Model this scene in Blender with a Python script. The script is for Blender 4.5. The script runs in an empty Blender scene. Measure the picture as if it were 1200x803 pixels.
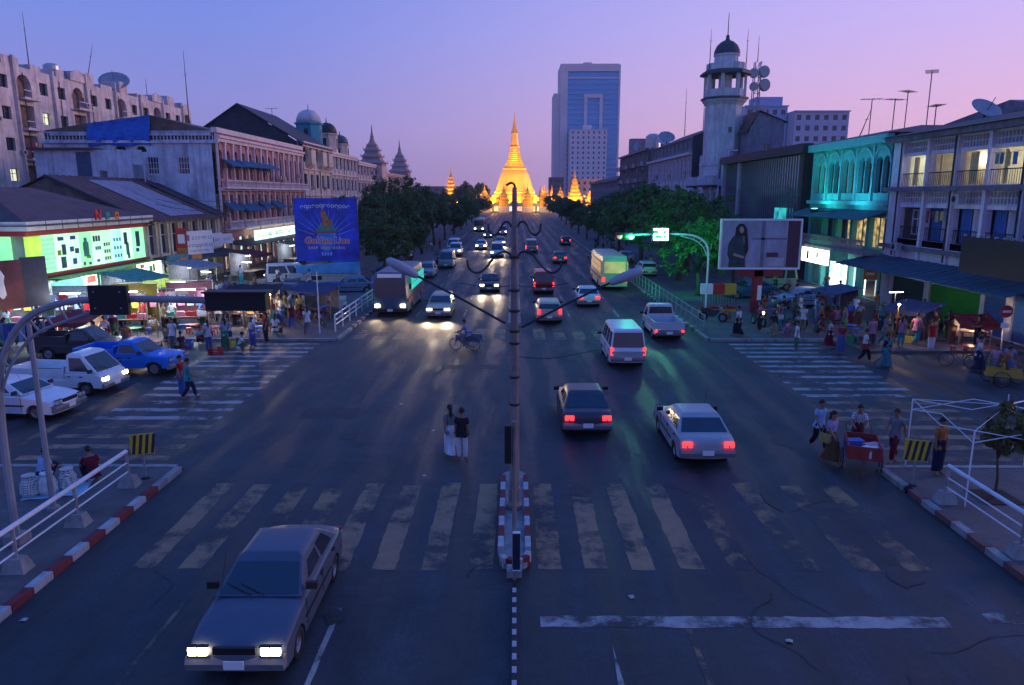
import bpy, bmesh, math, random
from mathutils import Vector, Matrix
R = math.radians
random.seed(7)
C = bpy.context.scene.collection
sc = bpy.context.scene

# ------------------------------------------------------------------ camera, sky, sun, exposure
FPX, CX, CY, PIT, CAMH, YAW = 850.0, 600.0, 401.5, R(11.5), 8.0, R(0.2)
cam = bpy.data.cameras.new('camera'); cam.sensor_width = 36; cam.lens = 36 * FPX / 1200
cam.clip_start = 0.1; cam.clip_end = 6000
co = bpy.data.objects.new('camera', cam); C.objects.link(co)
co.location = (0, 0, CAMH); co.rotation_euler = (R(90) - PIT, 0, YAW); sc.camera = co

def srgb(h, k=1.0):
    h = h.lstrip('#'); o = []
    for i in (0, 2, 4):
        c = int(h[i:i + 2], 16) / 255
        o.append(k * (c / 12.92 if c <= .04045 else ((c + .055) / 1.055) ** 2.4))
    return (*o, 1.0)

SUN_AZ, SUN_EL = R(62), R(1.0)          # the glow is to the right of the road; azimuth from +Y towards +X
w = bpy.data.worlds.new('World'); sc.world = w; w.use_nodes = True
nt = w.node_tree; N = nt.nodes; L = nt.links; N.clear()
out = N.new('ShaderNodeOutputWorld'); bg = N.new('ShaderNodeBackground')
tc = N.new('ShaderNodeTexCoord'); sep = N.new('ShaderNodeSeparateXYZ'); L.new(tc.outputs['Generated'], sep.inputs[0])
dotn = N.new('ShaderNodeVectorMath'); dotn.operation = 'DOT_PRODUCT'
L.new(tc.outputs['Generated'], dotn.inputs[0]); dotn.inputs[1].default_value = (math.sin(SUN_AZ), math.cos(SUN_AZ), 0)
mr = N.new('ShaderNodeMapRange'); mr.interpolation_type = 'SMOOTHSTEP'
mr.inputs[1].default_value = 0.05; mr.inputs[2].default_value = 1.0; L.new(dotn.outputs['Value'], mr.inputs[0])
def ramp(stops):
    r = N.new('ShaderNodeValToRGB'); e = r.color_ramp.elements
    while len(e) < len(stops): e.new(0.5)
    for i, (p, c) in enumerate(stops): e[i].position = p; e[i].color = srgb(c)
    L.new(sep.outputs['Z'], r.inputs[0]); return r
cool = ramp([(0.0, '#8478ac'), (0.08, '#7f7cc0'), (0.2, '#6a7ccc'), (0.34, '#5872ca'), (0.6, '#3e70d2'), (1.0, '#2c68cc')])
warm = ramp([(0.0, '#d49cb8'), (0.08, '#d0a2c8'), (0.2, '#b8a2de'), (0.34, '#9c9ee8'), (0.6, '#5c84de'), (1.0, '#2c68cc')])
mx = N.new('ShaderNodeMix'); mx.data_type = 'RGBA'
L.new(mr.outputs[0], mx.inputs[0]); L.new(cool.outputs[0], mx.inputs[6]); L.new(warm.outputs[0], mx.inputs[7])
sky = N.new('ShaderNodeTexSky'); sky.sky_type = 'NISHITA'; sky.sun_disc = False
sky.sun_elevation = SUN_EL; sky.sun_rotation = SUN_AZ
skm = N.new('ShaderNodeMix'); skm.data_type = 'RGBA'; skm.blend_type = 'ADD'; skm.inputs[0].default_value = 0.025
L.new(mx.outputs[2], skm.inputs[6]); L.new(sky.outputs[0], skm.inputs[7])
L.new(skm.outputs[2], bg.inputs[0]); bg.inputs[1].default_value = 1.0; L.new(bg.outputs[0], out.inputs[0])

sd = bpy.data.lights.new('sun', 'SUN'); sd.energy = 1.0; sd.angle = R(20); sd.color = (1.0, 0.66, 0.62)
so = bpy.data.objects.new('sun', sd); C.objects.link(so)
sv = Vector((math.sin(SUN_AZ) * math.cos(R(8)), math.cos(SUN_AZ) * math.cos(R(8)), math.sin(R(8))))
so.rotation_euler = sv.to_track_quat('Z', 'Y').to_euler()

vs = sc.view_settings; vs.view_transform = 'Standard'; vs.look = 'None'; vs.exposure = 0.35; vs.gamma = 1.0
sc.cycles.use_denoising = True; sc.cycles.denoiser = 'OPENIMAGEDENOISE'
sc.cycles.max_bounces = 6; sc.cycles.transparent_max_bounces = 8; sc.cycles.sample_clamp_indirect = 4.0
sc.cycles.caustics_reflective = False; sc.cycles.caustics_refractive = False

# ------------------------------------------------------------------ pixel helpers (1200x803 photograph)
def ray(x, y):
    u = (x - CX) / FPX; v = (CY - y) / FPX
    f = math.cos(PIT) + v * math.sin(PIT); z = v * math.cos(PIT) - math.sin(PIT)
    return (u * math.cos(YAW) - f * math.sin(YAW), u * math.sin(YAW) + f * math.cos(YAW), z)
def gnd(x, y, z=0.0):
    r = ray(x, y); t = (z - CAMH) / r[2]; return (r[0] * t, r[1] * t)

# ------------------------------------------------------------------ mesh helpers
class MB:
    def __init__(s): s.v = []; s.f = []; s.m = []; s.k = 0
    def add(s, vs, fs):
        n = len(s.v); s.v += [tuple(p) for p in vs]
        for f in fs: s.f.append([i + n for i in f]); s.m.append(s.k)
        return s
    def box(s, x0, x1, y0, y1, z0, z1):
        return s.add([(x0, y0, z0), (x1, y0, z0), (x1, y1, z0), (x0, y1, z0), (x0, y0, z1), (x1, y0, z1), (x1, y1, z1), (x0, y1, z1)],
              [(0, 3, 2, 1), (4, 5, 6, 7), (0, 1, 5, 4), (1, 2, 6, 5), (2, 3, 7, 6), (3, 0, 4, 7)])
    def cbox(s, x, y, z, a, b, c): return s.box(x - a / 2, x + a / 2, y - b / 2, y + b / 2, z - c / 2, z + c / 2)
    def obox(s, c, sz, rot):
        m = MB().cbox(0, 0, 0, *sz); M_ = Matrix.Translation(c) @ rot
        return s.add([M_ @ Vector(p) for p in m.v], m.f)
    def frus(s, x0, x1, y0, y1, z0, X0, X1, Y0, Y1, z1):
        return s.add([(x0, y0, z0), (x1, y0, z0), (x1, y1, z0), (x0, y1, z0), (X0, Y0, z1), (X1, Y0, z1), (X1, Y1, z1), (X0, Y1, z1)],
              [(0, 3, 2, 1), (4, 5, 6, 7), (0, 1, 5, 4), (1, 2, 6, 5), (2, 3, 7, 6), (3, 0, 4, 7)])
    def poly(s, pts): return s.add(pts, [list(range(len(pts)))])
    def prism(s, pts, ax, a, b):
        f = {'x': lambda p, t: (t, p[0], p[1]), 'y': lambda p, t: (p[0], t, p[1]), 'z': lambda p, t: (p[0], p[1], t)}[ax]
        n = len(pts)
        return s.add([f(p, a) for p in pts] + [f(p, b) for p in pts],
              [list(range(n))[::-1], list(range(n, 2 * n))] + [(i, (i + 1) % n, n + (i + 1) % n, n + i) for i in range(n)])
    def tube(s, pts, r, n=6):
        pts = [Vector(p) for p in pts]; rs = r if isinstance(r, (list, tuple)) else [r] * len(pts)
        V = []; up = Vector((0.13, 0.27, 1))
        for i, p in enumerate(pts):
            d = (pts[min(i + 1, len(pts) - 1)] - pts[max(i - 1, 0)]).normalized()
            a = d.cross(up if abs(d.dot(up.normalized())) < .97 else Vector((1, .2, 0))).normalized(); b = d.cross(a)
            V += [p + rs[i] * (a * math.cos(2 * math.pi * k / n) + b * math.sin(2 * math.pi * k / n)) for k in range(n)]
        F = [(i * n + k, i * n + (k + 1) % n, (i + 1) * n + (k + 1) % n, (i + 1) * n + k) for i in range(len(pts) - 1) for k in range(n)]
        return s.add(V, F + [list(range(n))[::-1], list(range((len(pts) - 1) * n, len(pts) * n))])
    def lathe(s, prof, n=12, c=(0, 0, 0), rot=0.0, ax='z', caps=True):
        V = []
        for r, z in prof:
            for k in range(n):
                a = rot + 2 * math.pi * k / n; p = (r * math.cos(a), r * math.sin(a), z)
                if ax == 'x': p = (p[2], p[0], p[1])
                if ax == 'y': p = (p[0], p[2], p[1])
                V.append((c[0] + p[0], c[1] + p[1], c[2] + p[2]))
        F = [(i * n + k, i * n + (k + 1) % n, (i + 1) * n + (k + 1) % n, (i + 1) * n + k) for i in range(len(prof) - 1) for k in range(n)]
        caps = caps and prof[0] != prof[-1]
        if caps and prof[0][0] > 1e-4: F.append(list(range(n))[::-1])
        if caps and prof[-1][0] > 1e-4: F.append(list(range((len(prof) - 1) * n, len(prof) * n)))
        return s.add(V, F)
    def ball(s, c, r, n=10, m=6, sx=1, sy=1, sz=1):
        t = MB().lathe([(max(1e-5, math.sin(math.pi * i / m)) * r, -math.cos(math.pi * i / m) * r) for i in range(m + 1)], n)
        return s.add([(c[0] + p[0] * sx, c[1] + p[1] * sy, c[2] + p[2] * sz) for p in t.v], t.f)
    def mesh(s, name, mats, smooth=False, fix=True):
        me = bpy.data.meshes.new(name); me.from_pydata(s.v, [], s.f)
        for m in (mats if isinstance(mats, (list, tuple)) else [mats]): me.materials.append(m)
        if len(set(s.m)) > 1: me.polygons.foreach_set('material_index', s.m)
        if smooth: me.polygons.foreach_set('use_smooth', [True] * len(me.polygons))
        if fix and len(s.f) < 20000:
            b = bmesh.new(); b.from_mesh(me); bmesh.ops.recalc_face_normals(b, faces=b.faces); b.to_mesh(me); b.free()
        me.update(); return me
    def build(s, name, mats, parent=None, loc=(0, 0, 0), rot=(0, 0, 0), smooth=False, **k):
        return obj(name, s.mesh(name, mats, smooth), parent, loc, rot, **k)

def obj(name, me, parent=None, loc=(0, 0, 0), rot=(0, 0, 0), color=None, scale=None):
    o = bpy.data.objects.new(name, me); C.objects.link(o); o.parent = parent
    o.location = loc; o.rotation_euler = rot
    if color: o.color = color
    if scale: o.scale = scale if isinstance(scale, (tuple, list)) else (scale,) * 3
    return o
def tag(o, label, cat, group=None):
    o['label'] = label; o['category'] = cat
    if group: o['group'] = group
    return o
def thing(name, label, cat, loc=(0, 0, 0), rz=0.0, group=None):
    o = bpy.data.objects.new(name, None); C.objects.link(o); o.location = loc; o.rotation_euler = (0, 0, rz)
    o.empty_display_size = .2
    return tag(o, label, cat, group)
def struct(o, kind='structure'): o['kind'] = kind; return o
def copy_tree(o, parent=None):
    c = o.copy(); C.objects.link(c); c.parent = parent
    for ch in o.children: copy_tree(ch, c)
    return c
def lamp(kind, name, loc, energy, color, parent=None, size=.1, aim=None, spot=None):
    l = bpy.data.lights.new(name, kind); l.energy = energy; l.color = color
    if kind in ('POINT', 'SPOT'): l.shadow_soft_size = size
    if spot: l.spot_size = R(spot); l.spot_blend = .6
    o = bpy.data.objects.new(name, l); C.objects.link(o); o.parent = parent; o.location = loc
    if aim is not None: o.rotation_euler = (Vector(loc) - Vector(aim)).to_track_quat('Z', 'Y').to_euler()
    return o

# ------------------------------------------------------------------ materials
MT = {}
def mat(name, col, rough=.8, var=.18, scale=2.0, bump=.0, metal=0.0, stretch=None, stain=0.0, stain_col=(.03, .028, .03), objcol=False, spec=.4, trans=0.0):
    if name in MT: return MT[name]
    m = bpy.data.materials.new(name); m.use_nodes = True; n = m.node_tree.nodes; l = m.node_tree.links
    b = n['Principled BSDF']; b.inputs['Roughness'].default_value = rough; b.inputs['Metallic'].default_value = metal
    b.inputs['Specular IOR Level'].default_value = spec
    t = n.new('ShaderNodeTexCoord'); mp = n.new('ShaderNodeMapping'); l.new(t.outputs['Object'], mp.inputs[0])
    if stretch: mp.inputs['Scale'].default_value = stretch
    nz = n.new('ShaderNodeTexNoise'); nz.inputs['Scale'].default_value = scale; nz.inputs['Detail'].default_value = 5; nz.inputs['Roughness'].default_value = .65
    l.new(mp.outputs[0], nz.inputs['Vector'])
    rng = n.new('ShaderNodeMapRange'); rng.inputs[1].default_value = .3; rng.inputs[2].default_value = .7
    rng.inputs[3].default_value = 1 - var; rng.inputs[4].default_value = 1 + var; l.new(nz.outputs['Fac'], rng.inputs[0])
    mul = n.new('ShaderNodeVectorMath'); mul.operation = 'SCALE'
    if objcol:
        oi = n.new('ShaderNodeObjectInfo'); l.new(oi.outputs['Color'], mul.inputs[0])
    else: mul.inputs[0].default_value = col[:3]
    l.new(rng.outputs[0], mul.inputs['Scale']); last = mul.outputs[0]
    if stain:
        mp2 = n.new('ShaderNodeMapping'); mp2.inputs['Scale'].default_value = (1.3, 1.3, .16); l.new(t.outputs['Object'], mp2.inputs[0])
        n2 = n.new('ShaderNodeTexNoise'); n2.inputs['Scale'].default_value = 1.1; n2.inputs['Detail'].default_value = 7; n2.inputs['Roughness'].default_value = .7
        l.new(mp2.outputs[0], n2.inputs['Vector'])
        r2 = n.new('ShaderNodeMapRange'); r2.inputs[1].default_value = .48; r2.inputs[2].default_value = .72; r2.inputs[3].default_value = 0; r2.inputs[4].default_value = stain
        l.new(n2.outputs['Fac'], r2.inputs[0])
        mm = n.new('ShaderNodeMix'); mm.data_type = 'RGBA'; l.new(r2.outputs[0], mm.inputs[0]); l.new(last, mm.inputs[6]); mm.inputs[7].default_value = (*stain_col, 1); last = mm.outputs[2]
    l.new(last, b.inputs['Base Color'])
    if bump:
        bp = n.new('ShaderNodeBump'); bp.inputs['Strength'].default_value = bump; bp.inputs['Distance'].default_value = .03
        n3 = n.new('ShaderNodeTexNoise'); n3.inputs['Scale'].default_value = scale * 9; n3.inputs['Detail'].default_value = 4; l.new(mp.outputs[0], n3.inputs['Vector'])
        l.new(n3.outputs['Fac'], bp.inputs['Height']); l.new(bp.outputs[0], b.inputs['Normal'])
    if trans:
        tl = n.new('ShaderNodeBsdfTranslucent'); l.new(last, tl.inputs[0]); ms = n.new('ShaderNodeMixShader'); ms.inputs[0].default_value = trans
        l.new(b.outputs[0], ms.inputs[1]); l.new(tl.outputs[0], ms.inputs[2]); l.new(ms.outputs[0], n['Material Output'].inputs[0])
    MT[name] = m; return m
def emit(name, col, st, var=0.0, scale=3.0):
    if name in MT: return MT[name]
    m = bpy.data.materials.new(name); m.use_nodes = True; n = m.node_tree.nodes; l = m.node_tree.links
    b = n['Principled BSDF']; b.inputs['Base Color'].default_value = (*[min(.8, c) for c in col[:3]], 1); b.inputs['Roughness'].default_value = .5
    b.inputs['Emission Color'].default_value = (*col[:3], 1); b.inputs['Emission Strength'].default_value = st
    if var:
        t = n.new('ShaderNodeTexCoord'); nz = n.new('ShaderNodeTexNoise'); nz.inputs['Scale'].default_value = scale; l.new(t.outputs['Object'], nz.inputs['Vector'])
        r = n.new('ShaderNodeMapRange'); r.inputs[1].default_value = .35; r.inputs[2].default_value = .65; r.inputs[3].default_value = st * (1 - var); r.inputs[4].default_value = st * (1 + var)
        l.new(nz.outputs['Fac'], r.inputs[0]); l.new(r.outputs[0], b.inputs['Emission Strength'])
    MT[name] = m; return m

def worn_paint(name, col, cover=.5, under=(.045, .045, .05)):
    m = mat(name, col, rough=.75, var=.15, scale=3)
    n = m.node_tree.nodes; l = m.node_tree.links; b = n['Principled BSDF']; src = b.inputs['Base Color'].links[0].from_socket
    t = n.new('ShaderNodeTexCoord'); nz = n.new('ShaderNodeTexNoise'); nz.inputs['Scale'].default_value = 1.7; nz.inputs['Detail'].default_value = 9; nz.inputs['Roughness'].default_value = .72
    l.new(t.outputs['Object'], nz.inputs['Vector'])
    nb_ = n.new('ShaderNodeTexNoise'); nb_.inputs['Scale'].default_value = .45; nb_.inputs['Detail'].default_value = 3; l.new(t.outputs['Object'], nb_.inputs['Vector'])
    ad = n.new('ShaderNodeMath'); ad.operation = 'MULTIPLY_ADD'; l.new(nb_.outputs['Fac'], ad.inputs[0]); ad.inputs[1].default_value = .75; l.new(nz.outputs['Fac'], ad.inputs[2])
    r = n.new('ShaderNodeMapRange'); r.inputs[1].default_value = cover + .375 - .07; r.inputs[2].default_value = cover + .375 + .1; l.new(ad.outputs[0], r.inputs[0])
    mm = n.new('ShaderNodeMix'); mm.data_type = 'RGBA'; l.new(r.outputs[0], mm.inputs[0]); l.new(src, mm.inputs[6]); mm.inputs[7].default_value = (*under, 1)
    l.new(mm.outputs[2], b.inputs['Base Color']); return m

M_asph = mat('asphalt', (.03, .036, .044), rough=.62, var=.3, scale=.35, bump=.35, stain=.45, stain_col=(.022, .022, .026), spec=.45)
def asphalt_wear(m):
    n = m.node_tree.nodes; l = m.node_tree.links; b = n['Principled BSDF']; src = b.inputs['Base Color'].links[0].from_socket
    t = n.new('ShaderNodeTexCoord'); s = n.new('ShaderNodeSeparateXYZ'); l.new(t.outputs['Object'], s.inputs[0])
    nz = n.new('ShaderNodeTexNoise'); nz.inputs['Scale'].default_value = .22; nz.inputs['Detail'].default_value = 6; l.new(t.outputs['Object'], nz.inputs['Vector'])
    mm = n.new('ShaderNodeMath'); mm.operation = 'MULTIPLY_ADD'; l.new(nz.outputs['Fac'], mm.inputs[0]); mm.inputs[1].default_value = 1.6; l.new(s.outputs['X'], mm.inputs[2])
    w1 = n.new('ShaderNodeMath'); w1.operation = 'MULTIPLY'; l.new(mm.outputs[0], w1.inputs[0]); w1.inputs[1].default_value = 3.9
    sn = n.new('ShaderNodeMath'); sn.operation = 'SINE'; l.new(w1.outputs[0], sn.inputs[0])
    mp = n.new('ShaderNodeMapping'); mp.inputs['Scale'].default_value = (1.4, .12, 1); l.new(t.outputs['Object'], mp.inputs[0])
    n2 = n.new('ShaderNodeTexNoise'); n2.inputs['Scale'].default_value = 1.0; n2.inputs['Detail'].default_value = 8; n2.inputs['Roughness'].default_value = .7; l.new(mp.outputs[0], n2.inputs['Vector'])
    pr = n.new('ShaderNodeMath'); pr.operation = 'MULTIPLY_ADD'; l.new(sn.outputs[0], pr.inputs[0]); pr.inputs[1].default_value = .1; l.new(n2.outputs['Fac'], pr.inputs[2])
    r = n.new('ShaderNodeMapRange'); r.inputs[1].default_value = .32; r.inputs[2].default_value = .68; r.inputs[3].default_value = .4; r.inputs[4].default_value = 1.6; l.new(pr.outputs[0], r.inputs[0])
    # fine grit
    n3 = n.new('ShaderNodeTexNoise'); n3.inputs['Scale'].default_value = 14; n3.inputs['Detail'].default_value = 4; l.new(t.outputs['Object'], n3.inputs['Vector'])
    r3 = n.new('ShaderNodeMapRange'); r3.inputs[1].default_value = .3; r3.inputs[2].default_value = .7; r3.inputs[3].default_value = .8; r3.inputs[4].default_value = 1.2; l.new(n3.outputs['Fac'], r3.inputs[0])
    q = n.new('ShaderNodeMath'); q.operation = 'MULTIPLY'; l.new(r.outputs[0], q.inputs[0]); l.new(r3.outputs[0], q.inputs[1])
    sc_ = n.new('ShaderNodeVectorMath'); sc_.operation = 'SCALE'; l.new(src, sc_.inputs[0]); l.new(q.outputs[0], sc_.inputs['Scale']); l.new(sc_.outputs[0], b.inputs['Base Color'])
    rr = n.new('ShaderNodeMapRange'); rr.inputs[1].default_value = .6; rr.inputs[2].default_value = 1.4; rr.inputs[3].default_value = .5; rr.inputs[4].default_value = .8; l.new(r.outputs[0], rr.inputs[0]); l.new(rr.outputs[0], b.inputs['Roughness'])
asphalt_wear(M_asph)
M_ground = mat('ground_dirt', (.06, .055, .055), rough=.95, var=.3, scale=.05)
M_pave = mat('pavement', (.12, .105, .105), rough=.85, var=.3, scale=.6, bump=.3, stain=.5)
M_slab = mat('pavement_slab', (.13, .115, .11), rough=.85, var=.3, scale=1.2, bump=.3, stain=.4)
M_kw = mat('kerb_white', (.42, .42, .43), rough=.8, var=.2, scale=4, stain=.55)
M_kr = mat('kerb_red', (.2, .03, .035), rough=.8, var=.25, scale=4, stain=.5)
M_conc = mat('concrete', (.3, .29, .28), rough=.9, var=.25, scale=3, bump=.3, stain=.6)
M_paintw = worn_paint('paint_white', (.36, .34, .33), .52)
M_paintx = worn_paint('paint_old', (.3, .185, .11), .51)
M_paintf = worn_paint('paint_faint', (.27, .17, .09), .43)
M_steelw = mat('white_steel', (.72, .72, .75), rough=.45, var=.1, scale=4, stain=.25)
M_steelg = mat('grey_steel', (.3, .3, .31), rough=.5, var=.2, scale=4, metal=.3, stain=.3)
M_dark = mat('dark_metal', (.025, .025, .03), rough=.6, var=.2)
M_black = mat('black_plastic', (.012, .012, .014), rough=.5, var=.2)
M_glass = mat('window_glass', (.02, .03, .045), rough=.12, var=.3, scale=.6, spec=.8)
M_wframe = mat('window_frame', (.5, .5, .55), rough=.6, var=.15)
M_wdark = mat('dark_frame', (.07, .06, .06), rough=.6, var=.15)
M_wood = mat('old_wood', (.13, .08, .05), rough=.8, var=.3, scale=6, stretch=(1, 1, .2))
M_roofb = mat('brown_roof_sheet', (.12, .062, .062), rough=.7, var=.3, scale=.8, bump=.2, stain=.35)
M_roofd = mat('dark_roof_sheet', (.045, .045, .055), rough=.7, var=.3, scale=.8, stain=.3)
M_cloth = mat('cloth', (1, 1, 1), rough=.9, var=.3, scale=7, objcol=True, spec=.1, bump=.6, stretch=(1, 1, .5))
def checks(m):
    n = m.node_tree.nodes; l = m.node_tree.links; b = n['Principled BSDF']; src = b.inputs['Base Color'].links[0].from_socket
    oi = n.new('ShaderNodeObjectInfo'); gt = n.new('ShaderNodeMath'); gt.operation = 'GREATER_THAN'; l.new(oi.outputs['Random'], gt.inputs[0]); gt.inputs[1].default_value = .55
    t = n.new('ShaderNodeTexCoord'); wv = n.new('ShaderNodeTexWave'); wv.bands_direction = 'Z'; wv.inputs['Scale'].default_value = 5; l.new(t.outputs['Object'], wv.inputs['Vector'])
    w2 = n.new('ShaderNodeTexWave'); w2.bands_direction = 'X'; w2.inputs['Scale'].default_value = 6; l.new(t.outputs['Object'], w2.inputs['Vector'])
    mu = n.new('ShaderNodeMath'); mu.operation = 'MULTIPLY'; l.new(wv.outputs['Fac'], mu.inputs[0]); l.new(w2.outputs['Fac'], mu.inputs[1])
    m2 = n.new('ShaderNodeMath'); m2.operation = 'MULTIPLY'; l.new(mu.outputs[0], m2.inputs[0]); l.new(gt.outputs[0], m2.inputs[1])
    mm = n.new('ShaderNodeMix'); mm.data_type = 'RGBA'; l.new(m2.outputs[0], mm.inputs[0]); l.new(src, mm.inputs[6]); mm.inputs[7].default_value = (.06, .05, .06, 1)
    l.new(mm.outputs[2], b.inputs['Base Color'])
checks(M_cloth)
M_paint = mat('vehicle_paint', (1, 1, 1), rough=.32, var=.08, scale=2, objcol=True, spec=.45)
M_plast = mat('coloured_plastic', (1, 1, 1), rough=.45, var=.1, scale=5, objcol=True)
M_skin = mat('skin', (.28, .15, .09), rough=.6, var=.1, scale=8)
M_hair = mat('hair', (.012, .01, .01), rough=.6, var=.2, scale=20)
M_rubber = mat('rubber', (.015, .015, .016), rough=.85, var=.2)
M_rim = mat('wheel_rim', (.3, .3, .32), rough=.35, var=.1, metal=.7)
M_hl_off = mat('lamp_glass', (.45, .47, .5), rough=.12, var=.1, spec=.8)
M_tl_off = mat('red_lamp_glass', (.25, .02, .02), rough=.2, var=.1, spec=.7)
E_head = emit('headlamp_lit', (1.0, .74, .42), 14)
E_tail = emit('taillamp_lit', (1.0, .025, .02), 3.2)
E_amber = emit('amber_lamp_lit', (1.0, .45, .1), 10)
M_bark = mat('bark', (.09, .07, .055), rough=.95, var=.35, scale=5, bump=.5, stretch=(1, 1, .25))
M_leaf = mat('leaves', (.07, .12, .035), rough=.6, var=.65, scale=.9, trans=.25, spec=.25)
M_leaf2 = mat('sapling_leaves', (.1, .1, .035), rough=.65, var=.4, scale=3, trans=.2, spec=.2)

# ------------------------------------------------------------------ lettering as flat mesh
def text_mesh(txt, size, mats, ext=.01, off=0.0, shear=0.0):
    cu = bpy.data.curves.new('lettering', 'FONT'); cu.body = txt; cu.size = size; cu.extrude = ext; cu.offset = off; cu.shear = shear
    cu.align_x = 'CENTER'; cu.align_y = 'CENTER'; cu.resolution_u = 3
    o = bpy.data.objects.new('lettering', cu); C.objects.link(o); bpy.context.view_layer.update()
    me = bpy.data.meshes.new_from_object(o.evaluated_get(bpy.context.evaluated_depsgraph_get()))
    bpy.data.objects.remove(o); bpy.data.curves.remove(cu)
    me.materials.clear(); me.materials.append(mats); return me
def glyphs(mb, x0, x1, z, s, y, rnd=random.Random(3)):
    x = x0
    while x < x1 - s:
        k = rnd.random(); n = 9; w_ = s * (.5 if k < .7 else .8)
        a0 = rnd.choice([0, .6, 3.6]); sp = 6.28 if k < .35 else 4.9
        for c in ([0] if k < .7 else [0, s * .85]):
            for i in range(n):
                p, q = a0 + sp * i / n, a0 + sp * (i + 1) / n
                mb.add([(x + w_ / 2 + c + r * math.cos(t), y, z + s / 2 + r * math.sin(t)) for t in (p, q) for r in (s * .27, s * .45)], [(0, 1, 3, 2)])
        if k < .2: mb.box(x + s * .7, x + s * .86, y - .002, y + .002, z - s * .4, z + s * .5)
        x += s * (1.15 if k < .7 else 2.0)
    return mb
def letter(parent, txt, size, m, loc, rot=(R(90), 0, 0), **k): return obj('lettering', text_mesh(txt, size, m, **k), parent, loc, rot)
# ------------------------------------------------------------------ ground, road, pavements, kerbs, markings
KL, KR, S0, S1 = -9.8, 10.7, 20.4, 39.6
g = MB().poly([(-1400, -150, -.08), (1400, -150, -.08), (1400, 2400, -.08), (-1400, 2400, -.08)]).build('ground', M_ground); struct(g)
road = MB()
road.poly([(KL, -30, 0), (KR, -30, 0), (KR, S0, 0), (KL, S0, 0)]); road.poly([(-110, S0, 0), (110, S0, 0), (110, S1, 0), (-110, S1, 0)])
road.poly([(KL, S1, 0), (KR, S1, 0), (KR, 330, 0), (KL, 330, 0)])
road = struct(road.build('road', M_asph))
def pav(name, x0, x1, y0, y1): return struct(MB().box(x0, x1, y0, y1, -.07, .13).build(name, M_pave))
pav('pavement', -110, KL - .22, -30, S0 - .2); pav('pavement', KR + .22, 110, -30, S0 - .2)
pav('pavement', 18, 110, 36.6, S1 - .01); pav('pavement', -110, KL - .22, S1 + .2, 330); pav('pavement', KR + .22, 110, S1 + .2, 330)
# kerbs: painted stones where they can be told apart, one long kerb beyond
def kerb(x0, x1, runs, y_long, name='kerb', pair=None):
    k = MB()
    for a, b in y_long: k.box(x0, x1, a, b, -.06, .15)
    k = struct(k.build(name, M_conc))
    stones = [MB().box(0, .2, .01, .64, -.05, .155).mesh('kerb_stone', m) for m in (pair or (M_kw, M_kr))]
    for a, b in runs:
        i = 0; y = a
        while y < b - .3:
            o = obj('kerb_stone', stones[i % 2], k, (x0, y, random.uniform(-.01, .008)), (0, 0, random.uniform(-.008, .008))); y += .66; i += 1
    return k
kerb(KL - .21, KL - .01, [(8.2, 18.6), (42.5, 60)], [(-30, 8.2), (18.6, S0 - .2), (S1 + .2, 42.5), (60.3, 330)])
kerb(KR + .01, KR + .21, [(12, 18.9), (42, 60)], [(-30, 12), (18.9, S0 - .2), (S1 + .2, 42), (60.3, 330)], pair=(M_conc, mat('kerb_rust', (.16, .08, .075), rough=.9, var=.3, stain=.5)))
k = MB()
for a, b in ((-110, KL - .22), (KR + .22, 110)):
    k.box(a, b, S0 - .2, S0, -.06, .15); k.box(a, b, S1, S1 + .2, -.06, .15)
struct(k.build('kerb', M_conc))

def mark(name, x0, x1, y0, y1, m, z=.004, jag=.0):
    nx, ny = max(1, int((x1 - x0) / .25)), max(1, int((y1 - y0) / .25)); pts = []
    j = lambda: random.uniform(-jag, jag)
    for i in range(nx + 1): pts.append((x0 + (x1 - x0) * i / nx, y0 + j(), z))
    for i in range(1, ny + 1): pts.append((x1 + j(), y0 + (y1 - y0) * i / ny, z))
    for i in range(1, nx + 1): pts.append((x1 - (x1 - x0) * i / nx, y1 + j(), z))
    for i in range(1, ny): pts.append((x0 + j(), y1 - (y1 - y0) * i / ny, z))
    return MB().poly(pts).build(name, m, road)
for x, m in ((-8.15, M_paintx), (-7.1, M_paintx), (-6.0, M_paintf), (-5.0, M_paintf), (-3.92, M_paintx), (-2.86, M_paintx), (-1.78, M_paintx), (-.72, M_paintx),
             (.78, M_paintx), (1.8, M_paintx), (2.82, M_paintx), (3.9, M_paintx), (5.0, M_paintf), (6.4, M_paintf), (7.7, M_paintf), (8.8, M_paintf)):
    mark('crosswalk_stripe', x - .26, x + .26, 14.5 + random.uniform(-.05, .05), 19.25 + random.uniform(-.1, .1), m, jag=.025)
for i in range(17):
    x = -8.9 + i * 1.15
    if abs(x - .4) > .7: mark('crosswalk_stripe', x - .33, x + .33, 40.2, 43.5, M_paintx, jag=.03)
for i in range(18):
    y = S0 + .9 + i * 1.03
    mark('crosswalk_stripe', -15.3 + random.uniform(-.2, .2), -10.7, y - .2, y + .2, M_paintw if i > 3 else M_paintx, jag=.03)
    mark('crosswalk_stripe', 11.7, 16.6 + random.uniform(-.2, .2), y - .2, y + .2, M_paintw if i > 6 else M_paintx, jag=.03)
mark('stop_line', .5, 8.3, 12.35, 12.72, M_paintw, jag=.03); mark('stop_line', 9.1, 10.4, 12.5, 12.85, M_paintw, jag=.03)
mark('stop_line', -16.35, -16.0, 22.5, 30.5, M_paintf, jag=.03)
mark('lane_line', 3.22, 3.34, 8.0, 12.3, M_paintf, jag=.01); mark('lane_line', -3.5, -3.4, 9.5, 13.0, M_paintw, jag=.01); mark('lane_line', -6.65, -6.56, 9.5, 13.2, M_paintf, jag=.01)
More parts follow.
